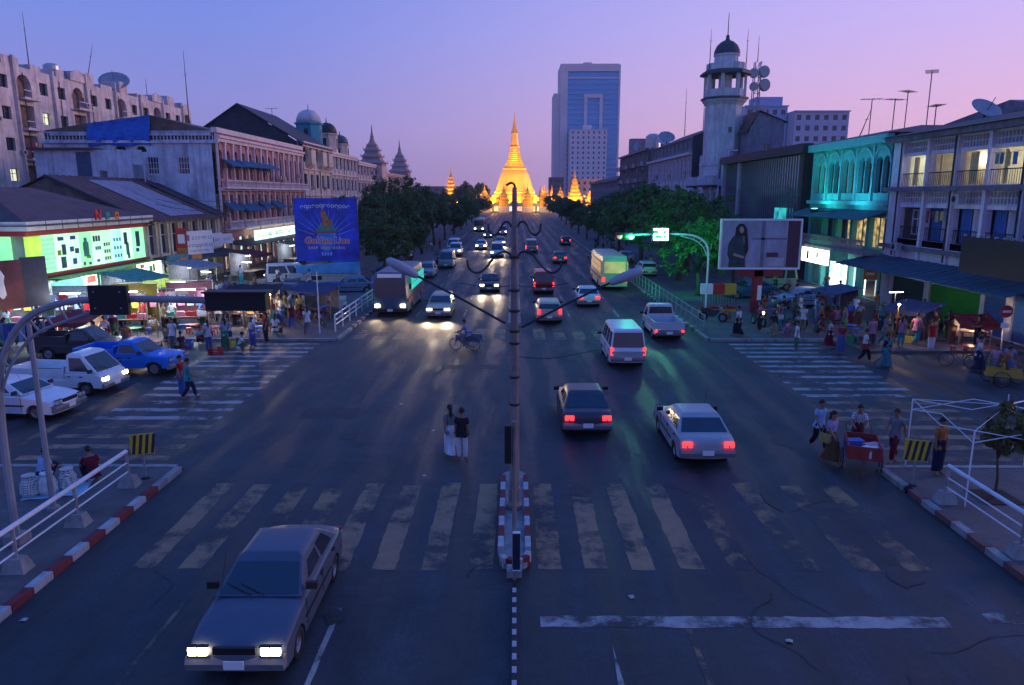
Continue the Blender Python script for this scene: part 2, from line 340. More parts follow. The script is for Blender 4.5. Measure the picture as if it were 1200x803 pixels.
MB().poly([(1.62, 8.3, .004), (2.0, 8.3, .004), (1.86, 10.3, .004), (1.78, 11.8, .004)]).build('arrow_marking', M_paintw, road)
for x in (-6.6, -3.4, 3.7, 7.0):
    for i in range(12): mark('lane_line', x - .06, x + .06, 48 + i * 8, 51 + i * 8, M_paintw, jag=.01)
mark('edge_line', 10.25, 10.37, 45, 200, M_paintf)
# painted oil and tyre polish left as material wear; a few repaired patches
for (x, y, a, b) in ((-6.9, 26, 2.1, 1.4), (8.3, 16.2, .9, 3.0), (-2.2, 33.5, 2.8, .9)):
    mark('asphalt_patch', x - a / 2, x + a / 2, y - b / 2, y + b / 2, mat('asphalt_patch', (.04, .04, .044), rough=.75, var=.3, scale=2, bump=.3), z=.0025, jag=.05)
M_oil = mat('oil_stain', (.025, .028, .033), rough=.6, var=.4, scale=3); rd = random.Random(21)
for i in range(26):
    x, y = rd.choice([-6.4, -5.2, -3.2, -1.9, 1.9, 3.0, 5.6, 6.8, 8.6]) + rd.uniform(-.5, .5), rd.uniform(9.5, 38); a, c = rd.uniform(.1, .4), rd.uniform(.2, 1.1); n = 12
    MB().poly([(x + a * math.cos(2 * math.pi * k_ / n) * rd.uniform(.6, 1.1), y + c * math.sin(2 * math.pi * k_ / n) * rd.uniform(.6, 1.1), .0062 + .00025 * i) for k_ in range(n)]).build('oil_stain', M_oil, road)
for i in range(16):
    x, y = rd.uniform(-9, 10), rd.uniform(9.5, 30); a = rd.choice([0, 1.57]) + rd.uniform(-.4, .4); L_ = []; R_ = []
    for k_ in range(rd.randint(7, 16)):
        w_ = rd.uniform(.006, .018); L_.append((x - w_ * math.sin(a), y + w_ * math.cos(a), .013 + .0002 * i)); R_.append((x + w_ * math.sin(a), y - w_ * math.cos(a), .013 + .0002 * i)); a += rd.uniform(-.5, .5); x += .22 * math.cos(a); y += .22 * math.sin(a)
    cm = MB()
    for k_ in range(len(L_) - 1): cm.add([L_[k_], L_[k_ + 1], R_[k_ + 1], R_[k_]], [(0, 1, 2, 3)])
    cm.build('road_crack', M_black, road)
# manhole lids
for i, (x, y) in enumerate(((-5.6, 23.4), (3.6, 29.0))):
    MB().lathe([(.33, 0), (.33, .008), (.28, .008), (.28, .005), (0, .005)], 20).build('manhole_cover', M_dark, road, (x, y, 0))

# median island in front of the junction, and the long divider beyond it
def island(y0, y1, hw):
    m = MB(); n = 8; pts = []
    for i in range(n + 1): a = math.pi + math.pi * i / n; pts.append((hw * math.cos(a), y0 + hw * (1 + math.sin(a))))
    for i in range(n + 1): a = math.pi * i / n; pts.append((hw * math.cos(a), y1 - hw * (1 - math.sin(a))))
    m.prism(pts, 'z', -.05, .12); return m, pts
m, pts = island(14.45, 20.0, .34)
med = struct(m.build('median_island', M_conc))
st = [MB().box(0, .52, 0, .13, 0, .24).mesh('kerb_stone', q) for q in (M_kw, M_kr)]
for sx in (-1, 1):
    y = 15.1; i = 0
    while y < 19.4:
        obj('kerb_stone', st[i % 2], med, (sx * .31 + .065, y, 0), (0, 0, R(90))); y += .54; i += 1
for i, a in enumerate((200, 235, 270, 305, 340)):
    obj('kerb_stone', st[(i) % 2], med, (.33 * math.cos(R(a)), 14.82 + .33 * math.sin(R(a)), 0), (0, 0, R(a + 90)), scale=(.36, .9, 1))
dv = MB(); dv.box(-.4, .4, 44.5, 330, -.05, .2)
dv = struct(dv.build('median_divider', M_conc))
# low black and white divider towards the camera
ld = thing('lane_divider', 'thin low divider striped black and white leading to the signal post', 'divider', (0, 11, 0))
bw = [MB().box(-.04, .04, .005, .175, 0, .13).mesh('divider_block', q) for q in (M_kw, M_black)]
for i in range(34): obj('divider_block', bw[i % 2], ld, (0, -3.4 + i * .18, 0))
# ------------------------------------------------------------------ building kit: local +X along the front, local -Y outwards
def facade(mb, Lx, z0, z1, ops, th=.3, y=0.0, x0=0.0):
    us = sorted({x0, x0 + Lx} | {round(o[i], 4) for o in ops for i in (0, 1)}); zs = sorted({z0, z1} | {round(o[i], 4) for o in ops for i in (2, 3)})
    for j in range(len(zs) - 1):
        run = None
        for i in range(len(us) - 1):
            cu, cz = (us[i] + us[i + 1]) / 2, (zs[j] + zs[j + 1]) / 2
            hole = any(o[0] < cu < o[1] and o[2] < cz < o[3] for o in ops)
            if not hole and run is None: run = us[i]
            if run is not None and (hole or i == len(us) - 2):
                e = us[i] if hole else us[i + 1]
                mb.poly([(run, y, zs[j]), (e, y, zs[j]), (e, y, zs[j + 1]), (run, y, zs[j + 1])]); run = None
    for o in ops:
        a, b, c, d = o[:4]; Y = y + th
        mb.poly([(a, y, c), (a, Y, c), (a, Y, d), (a, y, d)]); mb.poly([(b, y, c), (b, y, d), (b, Y, d), (b, Y, c)]); mb.poly([(a, y, c), (b, y, c), (b, Y, c), (a, Y, c)])
        if len(o) > 4 and o[4] == 'arch':
            r = (b - a) / 2; uc = (a + b) / 2; zc = d - r; n = 8
            arc = [(uc - r * math.cos(math.pi * i / n), zc + r * math.sin(math.pi * i / n)) for i in range(n + 1)]
            mb.poly([(a, y, d)] + [(p[0], y, p[1]) for p in arc[:n // 2 + 1]]); mb.poly([(b, y, d)] + [(p[0], y, p[1]) for p in arc[n // 2:][::-1]])
            for i in range(n): mb.poly([(arc[i][0], y, arc[i][1]), (arc[i + 1][0], y, arc[i + 1][1]), (arc[i + 1][0], Y, arc[i + 1][1]), (arc[i][0], Y, arc[i][1])])
        else: mb.poly([(a, y, d), (a, Y, d), (b, Y, d), (b, y, d)])
    return mb
WC = {}
def win(parent, u, z, wd, h, y, frame=None, pane=None, style='cross', name='window'):
    frame = frame or M_wframe; pane = pane or M_glass
    key = (round(wd, 2), round(h, 2), frame.name, pane.name, style)
    if key not in WC:
        f = MB(); t = .07; a = wd / 2
        f.box(-a, -a + t, 0, .08, 0, h); f.box(a - t, a, 0, .08, 0, h); f.box(-a + t, a - t, 0, .08, 0, t); f.box(-a + t, a - t, 0, .08, h - t, h)
        if style in ('cross', 'mull'): f.box(-.03, .03, .01, .07, t, h - t)
        if style in ('cross', 'tran'): f.box(-a + t, a - t, .015, .065, h * .62 - .03, h * .62 + .03)
        if style == 'grid':
            for k in range(1, 4): f.box(-a + wd * k / 4 - .02, -a + wd * k / 4 + .02, .01, .07, t, h - t)
            for k in range(1, 3): f.box(-a + t, a - t, .015, .065, h * k / 3 - .02, h * k / 3 + .02)
        if style == 'shut':
            for s in (-1, 1):
                for k in range(int(h / .16)): f.obox((s * a * .5, .03, .12 + k * .16), (a * .8, .02, .12), Matrix.Rotation(R(35), 4, 'X'))
        p = MB().box(-a + t * .5, a - t * .5, .085, .1, t * .5, h - t * .5)
        WC[key] = (f.mesh('window', frame), p.mesh('pane', pane))
    f, p = WC[key]
    o = obj(name, f, parent, (u, y, z)); obj('pane', p, o); return o
def bits(parent, name, me, places):
    return [obj(name, me, parent, p) for p in places]
def baluster_rail(mb, x0, x1, y, z, h, step=.3, t=.07):
    mb.box(x0, x1, y - t, y + t, z + h - .1, z + h); mb.box(x0, x1, y - t, y + t, z, z + .08)
    n = max(1, int((x1 - x0) / step))
    for i in range(n): x = x0 + (i + .5) * (x1 - x0) / n; mb.lathe([(.04, 0), (.07, h * .3), (.03, h * .6), (.05, h - .1)], 5, (x, y, z))
    return mb
def antenna(loc, h, label, n=5, rz=0.0):
    t = thing('roof_antenna', label, 'antenna', loc, rz)
    MB().tube([(0, 0, 0), (.04, 0, h)], .04, 5).build('mast', M_dark, t)
    m = MB().tube([(-.9, 0, h - .1), (.9, 0, h - .02)], .025, 4)
    for i in range(n): m.tube([(-.8 + i * 1.6 / (n - 1), -.45, h - .05), (-.8 + i * 1.6 / (n - 1), .45, h - .05)], .018, 4)
    m.build('crossbar', M_dark, t); return t
def mast(loc, h, label, lean=0.0):
    t = thing('roof_mast', label, 'mast', loc)
    MB().tube([(0, 0, 0), (lean * .5, 0, h * .5), (lean, 0, h)], [.07, .05, .02], 5).build('pole', M_dark, t)
    MB().tube([(-.2 + lean * .7, 0, h * .7), (.2 + lean * .7, 0, h * .72)], .025, 4).build('bracket', M_dark, t)
    return t
def dish(loc, r, rz, label, col=(.2, .2, .22)):
    t = thing('satellite_dish', label, 'dish', loc, rz)
    MB().tube([(0, 0, 0), (0, 0, 1.2)], .07, 6).build('post', M_dark, t)
    d = MB().lathe([(.001, 0), (r * .4, .03 * r), (r * .75, .11 * r), (r, .2 * r), (r * .99, .22 * r), (r * .7, .13 * r), (.001, .03 * r)], 18)
    d.build('reflector', mat('dish_mesh', (.28, .28, .3), rough=.5, var=.2), t, (0, 0, 1.25), (R(42), 0, 0), smooth=True)
    MB().tube([(0, -.2 * r, 1.25), (0, -.75 * r, 1.25 + r * .75)], .03, 4).build('feed_arm', M_dark, t); return t
def tank(loc, r, h, label):
    t = thing('water_tank', label, 'tank', loc)
    MB().lathe([(r, 0), (r, h * .8), (r * .6, h * .96), (.2, h), (.001, h)], 14).build('tank_body', mat('tank_steel', (.45, .45, .47), rough=.35, var=.2, metal=.4), t, (0, 0, .3), smooth=False)
    MB().box(-r, r, -r, r, 0, .3).build('stand', M_conc, t); return t

# ------------------------------------------------------------------ LEFT SIDE
W_green = mat('shop_wall', (.3, .42, .36), rough=.8, var=.2, scale=1, stain=.3)
M_redband = mat('red_band', (.35, .04, .04), rough=.6, var=.2)
E_panel = emit('lit_panel', (.3, 1.0, .42), .8, var=.3, scale=.35)
E_panel2 = emit('lit_panel_white', (.5, 1.0, .58), .95, var=.25, scale=.3)
E_panelc = emit('lit_panel_cyan', (.35, .95, .85), .9, var=.3, scale=.5)
P_dark = mat('print_dark', (.02, .09, .11), rough=.5, var=.3); P_blue = mat('print_blue', (.03, .12, .35), rough=.5, var=.3)
P_green = mat('print_green', (.03, .3, .2), rough=.5, var=.3); P_lime = mat('print_lime', (.3, .5, .05), rough=.5); P_red = mat('print_red', (.5, .03, .03), rough=.5)
P_orange = mat('print_orange', (.6, .2, .03), rough=.5); P_white = mat('print_white', (.8, .8, .8), rough=.5, var=.05)

M_ac = mat('aircon_grey', (.4, .4, .4), rough=.6, var=.2, stain=.4)
AC = [MB().box(-.4, .4, -.35, 0, 0, .55).mesh('air_conditioner', M_ac), MB().lathe([(.2, 0), (.2, .015), (.001, .02)], 10, ax='y').mesh('fan_grille', M_black)]
def aircon(par, x, z, y=0.0): o = obj('air_conditioner', AC[0], par, (x, y - .03, z)); obj('fan_grille', AC[1], o, (-.08, -.37, .28)); return o
def pipe(par, x, z0, z1, y=-.08): return MB().tube([(x, y, z0), (x, y, z1)], .05, 5).build('drain_pipe', M_dark, par)
def laundry(par, x0, x1, z, y):
    rn = random.Random(int(x0 * 7 + z * 3)); MB().tube([(x0, y, z), ((x0 + x1) / 2, y, z - .05), (x1, y, z)], .01, 4).build('washing_line', M_black, par); x = x0 + .15
    while x < x1 - .4:
        w_ = rn.uniform(.25, .5); h = rn.uniform(.4, .8); MB().box(x, x + w_, y - .01, y + .01, z - .05 - h, z - .05).build('washing', M_cloth, par, color=(*rn.choice([(.6, .6, .62), (.3, .05, .06), (.1, .2, .45), (.5, .4, .15), (.1, .3, .2)]), 1)); x += w_ + rn.uniform(.08, .3)
# --- phone shop with lit panels (corner of the side street)
b = thing('phone_shop', 'low corner shop with brown hip roof and glowing green advertising panels', 'building', (-30, 44.8, .13), R(90))
mb = MB(); mb.box(0, 14.1, .0, 16, 3.0, 6.0); mb.box(0, 14.1, 5, 16, 0, 3.0)
mb.box(0, .5, .0, .5, 0, 3.0); mb.box(6.8, 7.3, .0, .5, 0, 3); mb.box(13.6, 14.1, 0, 5, 0, 3)
mb.build('wall', W_green, b)
MB().frus(-1, 15, -1, 17, 6.0, 4.5, 9.5, 5.5, 11, 8.4).build('roof', M_roofb, b)
mb = MB(); mb.box(-.8, 14.6, -.75, -.65, 5.72, 6.28); mb.box(-.9, -.8, -.75, 14, 5.72, 6.28); mb.build('fascia', mat('pale_fascia', (.55, .62, .6), rough=.7, var=.12, stain=.3), b)
for x in [-.8 + i * 1.7 for i in range(1, 9)]: MB().box(x - .02, x + .02, -.77, -.75, 5.72, 6.28).build('fascia_joint', M_dark, b)
mb = MB(); mb.box(-.75, 14.3, -.5, -.06, 5.4, 5.68); mb.box(-.5, -.06, -.06, 14, 5.4, 5.68); mb.build('red_band', M_redband, b)
mb = MB(); mb.box(.9, 14.3, -.4, -.06, 2.75, 2.95); mb.build('red_band', M_redband, b)
def adv(x0, x1, m, marks):
    p = MB().box(x0, x1, -.22, -.06, 2.98, 5.36).build('sign_panel', m, b)
    for q in marks:
        MB().box(x0 + q[0], x0 + q[1], -.235, -.222, 2.98 + q[2], 2.98 + q[3]).build('print', q[4], p)
def lines(n, w_, m=P_green): return []
adv(.95, 2.35, E_panel, [])
mb = MB()
for k_ in range(7): glyphs(mb, 1.1, 2.25, 3.2 + k_ * .3, .15, -.226)
mb.build('lettering', P_green, b)
adv(2.42, 3.72, E_panel2, [(.3, .95, 1.95, 2.2, P_blue), (.65, 1.1, 1.0, 1.7, P_dark), (.15, .55, 1.0, 1.35, P_lime), (.45, 1.0, .15, .9, P_dark)])
adv(3.79, 5.1, E_panel2, [(.3, .9, 1.95, 2.2, P_blue), (.15, .6, 1.15, 1.5, P_blue), (.7, 1.15, 1.0, 1.35, P_dark), (.35, .8, .3, .7, P_blue)])
adv(5.17, 6.5, E_panel, [(.3, .95, .7, 1.7, P_green), (.45, .8, 1.7, 2.0, P_green), (.6, 1.1, .55, .75, P_lime), (.15, .4, .1, .35, P_dark), (.8, 1.1, .1, .3, P_dark)])
adv(6.57, 7.8, E_panel2, [(.15 + i * .33, .4 + i * .33, 1.65, 2.05, P_dark) for i in range(3)] + [(.35 + i * .25, .55 + i * .25, 1.05, 1.3, P_green) for i in range(3)] + [(.4, .8, .2, .4, P_green)])
adv(7.87, 9.1, E_panel2, [(.15 + .3 * (i % 3), .35 + .3 * (i % 3), .25 + .5 * (i // 3), .5 + .5 * (i // 3), (P_dark, P_green, P_lime)[i % 3]) for i in range(9)])
adv(9.17, 10.5, E_panelc, [(.2 + .4 * (i % 3), .4 + .4 * (i % 3), .3 + .6 * (i // 3), .55 + .6 * (i // 3), (P_blue, P_dark, P_green)[i % 3]) for i in range(9)])
adv(10.57, 12.0, E_panel2, [(.25, .75, 1.2, 2.1, P_dark), (.45, .9, .4, 1.3, P_green), (.6, .95, .1, .5, P_green)])
adv(12.07, 13.9, E_panel, [(.5, 1.1, .9, 2.1, P_dark), (.4, .9, .5, .8, P_blue)])
for i in range(3):
    y0 = .9 + i * 4.3
    p = MB().box(-.22, -.06, y0, y0 + 4.1, 2.98, 5.36).build('sign_panel', E_panel, b)
    mb = MB()
    for k_ in range(7): glyphs(mb, .4, random.uniform(2.2, 3.7), 3.3 + k_ * .28, .15, 0)
    MB().add([(-.226, y0 + 4.1 - q[0], q[2]) for q in mb.v], mb.f).build('lettering', P_green, p)
p = MB().box(-.3, .9, -.3, -.05, 2.98, 5.36).build('corner_post', emit('lime_glow', (.45, .8, .08), .55, var=.5, scale=1.2), b)
for i, (ch, m) in enumerate((('N', P_red), ('e', P_green), ('o', P_orange))):
    letter(b, ch, 1.0, m, (6.7 + i * 1.2, -.8, 6.5), ext=.05, off=.03)
MB().box(.5, 14, -1.6, 5, 2.6, 2.7).build('canopy', mat('green_canopy', (.06, .3, .1), rough=.5, var=.3), b)
MB().box(1.3, 4.4, -.6, -.4, 1.6, 2.35).build('lit_box', emit('green_glow', (.06, .9, .4), 2.6, var=.4, scale=1.0), b)
lamp('POINT', 'shop_green_light', (4, -1.2, 2.3), 120, (.2, 1.0, .45), b, .3); lamp('POINT', 'shop_green_light', (11, -.8, 2.3), 90, (.5, 1.0, .3), b, .3)
o = MB().box(4.42, 5.8, -.75, -.4, 1.5, 2.5).build('lit_box', emit('white_glow', (1.0, .9, .85), 2.0), b); MB().box(4.6, 5.6, -.77, -.751, 1.95, 2.4).build('print', emit('red_glow', (1, .08, .08), 1.6), o)
o = MB().box(9.6, 13.2, -1.75, -1.62, 1.7, 2.75).build('lit_sign', emit('cream_glow', (1.0, .95, .62), 1.7, var=.25, scale=.8), b)
for q in ((.3, .9, P_orange, .9, 1.0), (1.6, 2.1, P_green, .2, .8), (2.2, 2.5, P_dark, .4, .9), (.9, 1.3, P_dark, .3, .45)): MB().box(9.6 + q[0], 9.6 + q[1], -1.765, -1.752, 1.7 + q[3] * .8, 1.7 + q[4] * 1.0).build('print', q[2], o)
MB().prism([(-1.62, 1.65), (-3.0, 1.15), (-2.95, .9), (-1.62, 1.2)], 'x', 9.4, 14.0).build('awning', emit('awning_backlit', (.55, .75, .08), .35, var=.4), b)
for i in range(4): MB().box(1.0 + i * 3.2, 3.6 + i * 3.2, 4.9, 5.0, .3, 2.4).build('shelf_display', emit('shop_shelves', (.75, .9, .95), .55, var=.8, scale=3.5), b)

# --- dark maroon billboard leaning over the stalls at the street corner
bb = thing('maroon_billboard', 'dark maroon and navy billboard with pale figures beside the glowing corner shop', 'billboard', (-27.4, 37.6, .0), R(62))
MB().box(-5, 1.6, -.12, 0, 2.0, 4.6).build('panel', mat('maroon_print', (.1, .02, .035), rough=.4, var=.6, scale=.8), bb)
MB().box(1.6, 2.9, -.12, 0, 2.0, 4.7).build('panel', mat('navy_print', (.015, .02, .06), rough=.4, var=.4), bb)
for x, h in ((-1.2, 1.3), (.5, 1.5), (-3.6, 1.1)): MB().lathe([(.05, 0), (.2, .2), (.13, h * .6), (.2, h * .8), (.05, h)], 6).build('printed_figure', P_white, bb, (x, -.13, 2.6), scale=(1, .05, 1))
for x in (-4, 2.2): MB().tube([(x, .1, 0), (x, .1, 4.4)], .09, 6).build('leg', M_dark, bb)

# --- cream single-storey shop row
Wc = mat('cream_plaster', (.66, .58, .4), rough=.85, var=.2, scale=1, stain=.5)
b = thing('cream_shop_row', 'low cream shop row with tall windows under a brown gabled roof', 'building', (-30, 59.2, .13), R(90))
ops = [(.7 + i * 2.05, 2.0 + i * 2.05, 2.9, 5.5) for i in range(7)] + [(.7 + i * 4.6, 4.7 + i * 4.6, .05, 2.3) for i in range(3)]
facade(MB(), 15.6, 0, 6.0, ops, .35).box(0, 15.6, 14.6, 15, 0, 6).box(0, .3, .36, 14.6, 0, 6).box(15.3, 15.6, .36, 14.6, 0, 6).build('wall', Wc, b)
MB().prism([(.3, 6), (7.3, 9.3), (14.6, 6)], 'x', .02, .3).build('gable', mat('stained_gable', (.2, .16, .14), rough=.9, var=.4, scale=1, stain=.6), b)
for i in range(7): win(b, 1.35 + i * 2.05, 2.9, 1.3, 2.6, .2, M_wframe, M_glass, 'tran')
for i in range(8): MB().box(.32 + i * 2.05, .62 + i * 2.05, -.1, -.003, 2.7, 5.9).build('pilaster', mat('pale_plaster', (.6, .56, .46), rough=.85, var=.15, stain=.4), b)
def slope(x0, x1, ya, za, yb, zb, m, name, par, t=.06, corr=.0):
    mb = MB(); n = max(1, int((x1 - x0) / .45)) if corr else 1
    for i in range(n):
        a = x0 + (x1 - x0) * i / n; c = x0 + (x1 - x0) * (i + 1) / n - (.03 if corr else 0)
        dz = corr * (i % 2)
        mb.add([(a, ya, za + dz), (c, ya, za + dz), (c, yb, zb + dz), (a, yb, zb + dz), (a, ya, za + dz - t), (c, ya, za + dz - t), (c, yb, zb + dz - t), (a, yb, zb + dz - t)],
               [(0, 1, 2, 3), (7, 6, 5, 4), (0, 4, 5, 1), (1, 5, 6, 2), (2, 6, 7, 3), (3, 7, 4, 0)])
    return mb.build(name, m, par)
slope(-.3, 16.2, -.9, 5.75, 7.3, 9.45, M_roofb, 'roof', b, corr=.03); slope(-.3, 16.2, 7.3, 9.45, 15.4, 5.8, M_roofb, 'roof', b, corr=.03)
M_roofl = mat('pale_roof_sheet', (.3, .3, .38), rough=.5, var=.2, stain=.3)
for x0, x1 in ((4.2, 7.1), (7.3, 11.2)): slope(x0, x1, -.3, 6.12, 6.4, 9.13, M_roofl, 'roof_sheet', b, t=.03, corr=.015)
slope(-.42, -.3, -1.0, 5.72, 7.3, 9.5, M_roofd, 'barge_board', b, .25)
slope(13.2, 16.0, -.6, 5.98, 6.0, 9.05, M_roofd, 'roof_sheet', b, t=.03)
for i in range(3):
    x = .7 + i * 4.6
    MB().box(x, x + 4, .9, 1.0, .05, 2.3).build('shop_window', emit('shop_glow%d' % (i % 2), ((.6, .8, .85), (1.0, .85, .55))[i % 2], .35, var=.9, scale=2.2), b)
slope(1.0, 9.0, -2.4, 2.3, 0, 2.75, mat('awning_dark', (.05, .05, .06), rough=.8, var=.3), 'awning', b); slope(9.4, 15.5, -2.6, 2.2, 0, 2.6, M_roofd, 'awning', b)
def sign(name, label, loc, rz, w_, h, m, marks=(), t=.08, cat='sign', posts=True, text=()):
    s = thing(name, label, cat, loc, rz); p = MB().box(-w_ / 2, w_ / 2, -t, 0, 0, h).build('sign_board', m, s)
    for q in marks: MB().box(q[0] * w_ - w_ / 2, q[1] * w_ - w_ / 2, -t - .012, -t - .001, q[2] * h, q[3] * h).build('print', q[4], p)
    for q in text: glyphs(MB(), q[0] * w_ - w_ / 2, q[1] * w_ - w_ / 2, q[2] * h, q[3] * h, -t - .006).build('lettering', MT['print_grey'], p)
    if posts:
        for q in (-.3, .3): MB().box(w_ * q - .03, w_ * q + .03, 0, .6, h * .4, h * .5).build('bracket', M_dark, s)
    return s
P_txt = mat('print_grey', (.2, .2, .28), rough=.6)
sign('shop_sign', 'large white lettered sign on the cream shop row', (-28.9, 66.6, 2.7), R(70), 3.6, 2.1, P_white, [(.08, .2, .6, .85, P_txt)], text=((.3, .95, .62, .16), (.08, .95, .3, .15), (.2, .85, .12, .08)))
sign('shop_sign', 'small white sign with tilted marks beside the cream row end', (-28.9, 70.6, 3.1), R(75), 1.9, 1.3, P_white, [(.1, .3, .3, .7, P_txt)], text=((.38, .92, .4, .2),))
sign('shop_sign', 'plain pale small sign next to the tilted-mark sign', (-28.9, 73.4, 3.2), R(75), 1.6, 1.0, P_white, [], text=((.1, .9, .4, .22),))
sign('shop_sign', 'tall red and orange hanging banner on the cream shop row', (-28.7, 62.9, 2.6), R(20), .9, 2.6, P_red, [(.05, .95, .02, .35, P_orange), (.2, .8, .5, .8, P_white)])
sign('shop_sign', 'teal shop sign low on the cream row', (-28.4, 61.2, 1.4), R(75), 2.6, 1.7, mat('teal_sign', (.03, .2, .25), rough=.5, var=.5), [(.1, .5, .3, .7, P_white), (.6, .9, .5, .8, P_orange)])
sign('shop_sign', 'orange square sign low on the cream row', (-28.0, 63.9, 1.9), R(70), 1.2, 1.0, P_orange, [(.2, .8, .3, .5, P_white)])

# --- pink colonial building with blue awnings
Wp = mat('dusky_pink_wall', (.55, .25, .24), rough=.85, var=.25, scale=1.3, stain=.4); Wpl = mat('pale_pink_trim', (.76, .62, .6), rough=.85, var=.15, scale=1.5, stain=.35)
Wbl = mat('weathered_pale_wall', (.58, .59, .66), rough=.9, var=.3, scale=.5, stain=.75, stain_col=(.1, .1, .12))
b = thing('pink_colonial_building', 'pink and white colonial building with blue awnings and weathered side wall', 'building', (-30, 75, .13), R(90))
nb = 14; pw = 30 / nb
ops = []
for i in range(nb):
    x = i * pw + .62
    ops.append((x, x + .95, 9.5, 12.4, 'arch')); ops.append((x, x + .95, 5.2, 7.9)); ops.append((x - .2, x + 1.3, .05, 3.4))
facade(MB(), 30, 0, 14, ops, .35).build('wall', Wp, b)
mb = MB(); mb.box(0, 30, .36, 16.5, 13.7, 14.0); mb.box(29.7, 30, .36, 16.5, 0, 13.7); mb.build('rear_wall', Wbl, b)
for i in range(nb):
    x = i * pw + 1.095
    win(b, x, 9.5, .95, 2.9, .22, M_wframe, M_glass, 'cross'); win(b, x, 5.2, .95, 2.7, .22, M_wframe, M_glass, 'cross')
pil = MB().box(-.16, .16, -.2, -.003, 0, 3.9).box(-.22, .22, -.26, -.21 + .2, 3.9, 4.15).box(-.22, .22, -.25, -.004, -.2, 0).mesh('pilaster', Wpl)
for i in range(nb + 1):
    x = min(29.8, max(.2, i * pw)); obj('pilaster', pil, b, (x, 0, 9.0)); obj('pilaster', pil, b, (x, 0, 4.75), scale=(1, 1, .92))
mb = MB()
for z, d, h in ((13.15, .35, .35), (13.5, .55, .25), (14.0, .3, .5), (8.3, .45, .3), (4.1, .3, .35)): mb.box(-.05, 30.05, -d, -.001 if z < 14 else .3, z, z + h)
mb.build('cornice', Wpl, b)
for z, a, c in ((8.62, 0, 30), (4.46, 0, 30)):
    MB().box(a, c, -.95, -.46, z - .12, z).build('balcony_slab', Wpl, b)
    for k in range(7): baluster_rail(MB(), a + k * 30 / 7 + .12, a + (k + 1) * 30 / 7 - .12, -.85, z, .75, .28).build('balustrade', Wpl, b)
M_awn = mat('blue_awning', (.015, .11, .24), rough=.8, var=.25, scale=2)
def awning(par, x0, x1, z, d=1.1, h=.7, m=None, y=0): return MB().prism([(y, z), (y - d, z - h), (y - d, z - h - .18), (y - d + .04, z - h - .18), (y, z - .06)], 'x', x0, x1).build('awning', m or M_awn, par)
for k in range(4): awning(b, 1.0 + k * 3.9, 4.8 + k * 3.9, 11.6 + random.uniform(-.1, .1), 1.2, .6)
for x0, x1 in ((.7, 4.0), (5.0, 10.3), (10.6, 13.6), (15, 18.5)): awning(b, x0, x1, 7.2 + random.uniform(-.2, .2), 1.1, .75)
# lit shop front
o = MB().box(6.0, 24, -1.3, -1.15, 2.9, 4.0).build('shop_sign_board', emit('sign_white_green', (.75, 1.0, .82), 1.3, var=.3, scale=.5), b)
glyphs(MB(), 6.8, 23.4, 3.2, .5, -1.306).build('lettering', P_green, o)
MB().box(24.3, 29, -1.3, -1.15, 3.2, 4.4).build('shop_sign_board', emit('sign_cream', (1, .95, .7), 1.0, var=.3), b)
slope(0, 30, -2.6, 2.7, -.05, 3.1, M_roofd, 'awning', b)
for i in range(nb): MB().box(i * pw + .45, i * pw + 1.9, 1.0, 1.1, .05, 3.4).build('shop_window', emit('shop_glow_%d' % (i % 3), ((.6, .9, .85), (1.0, .8, .6), (.5, .7, .9))[i % 3], (.7, .35, .15)[i % 3], var=.9, scale=1.8), b)
# weathered side wall facing the crossing (local x<0 face; local +y runs away from the road)
s = MB(); a_ = []
def sidewall(par, y0, y1, z0, z1, ops, m, x=0.0, th=.3):
    t = facade(MB(), y1 - y0, z0, z1, ops, th); q = MB(); q.add([(x + p[1], y1 - p[0], p[2]) for p in t.v], t.f); return q.build('side_wall', m, par)
sidewall(b, .36, 17.2, 0, 13.2, [(16.2 - 2.9, 16.2 - 1.75, 9.9, 11.6), (17.2 - 7.0, 17.2 - 5.8, 9.9, 11.6), (17.2 - 10.2, 17.2 - 8.9, 12.1, 12.75, 'arch'), (17.2 - 8.0, 17.2 - 6.9, 12.1, 12.7, 'arch')], Wbl)
for y in (2.3 + 1.0, 6.4):
    f = win(b, .12, 9.9, 1.15, 1.7, y, mat('white_frame', (.7, .7, .72), rough=.6), M_glass, 'grid'); f.rotation_euler = (0, 0, R(-90)); f.location = (.1, y, 9.9)
mb = MB(); mb.box(-.25, 0, -.1, 17.2, 12.95, 13.2); baluster_tmp = baluster_rail(MB(), 0, 6.3, 0, 13.2, .95, .35); mb.add([(p[1], p[0], p[2]) for p in baluster_tmp.v], baluster_tmp.f)
baluster_tmp = baluster_rail(MB(), 12.6, 17.2, 0, 13.2, .85, .35); mb.add([(p[1], p[0], p[2]) for p in baluster_tmp.v], baluster_tmp.f); mb.build('parapet', Wbl, b)
MB().add([(.3, 0, 14.1), (.3, 6.4, 15.7), (.3, 12.7, 14.9), (.3, 17.2, 14.2), (22, 0, 14.1), (22, 6.4, 15.7), (22, 12.7, 14.9), (22, 17.2, 14.2), (.3, 17.2, 13.2), (.3, 0, 13.2), (22, 0, 13.2), (22, 17.2, 13.2)],
         [(0, 1, 5, 4), (1, 2, 6, 5), (2, 3, 7, 6), (0, 9, 8, 3, 2, 1), (3, 8, 11, 7)]).build('roof', mat('rust_roof', (.16, .1, .075), rough=.8, var=.35, scale=1, stain=.4), b)
tp = MB(); nn = 14
P_ = [[(-.12 - .1 * math.sin(i * 1.7 + j) - .12 * math.sin(j * .9), 6.35 + 6.3 * i / nn, 12.7 + (2.95 - .85 * i / nn) * j / 6 + .12 * math.sin(i * .8) * (j == 0)) for i in range(nn + 1)] for j in range(7)]
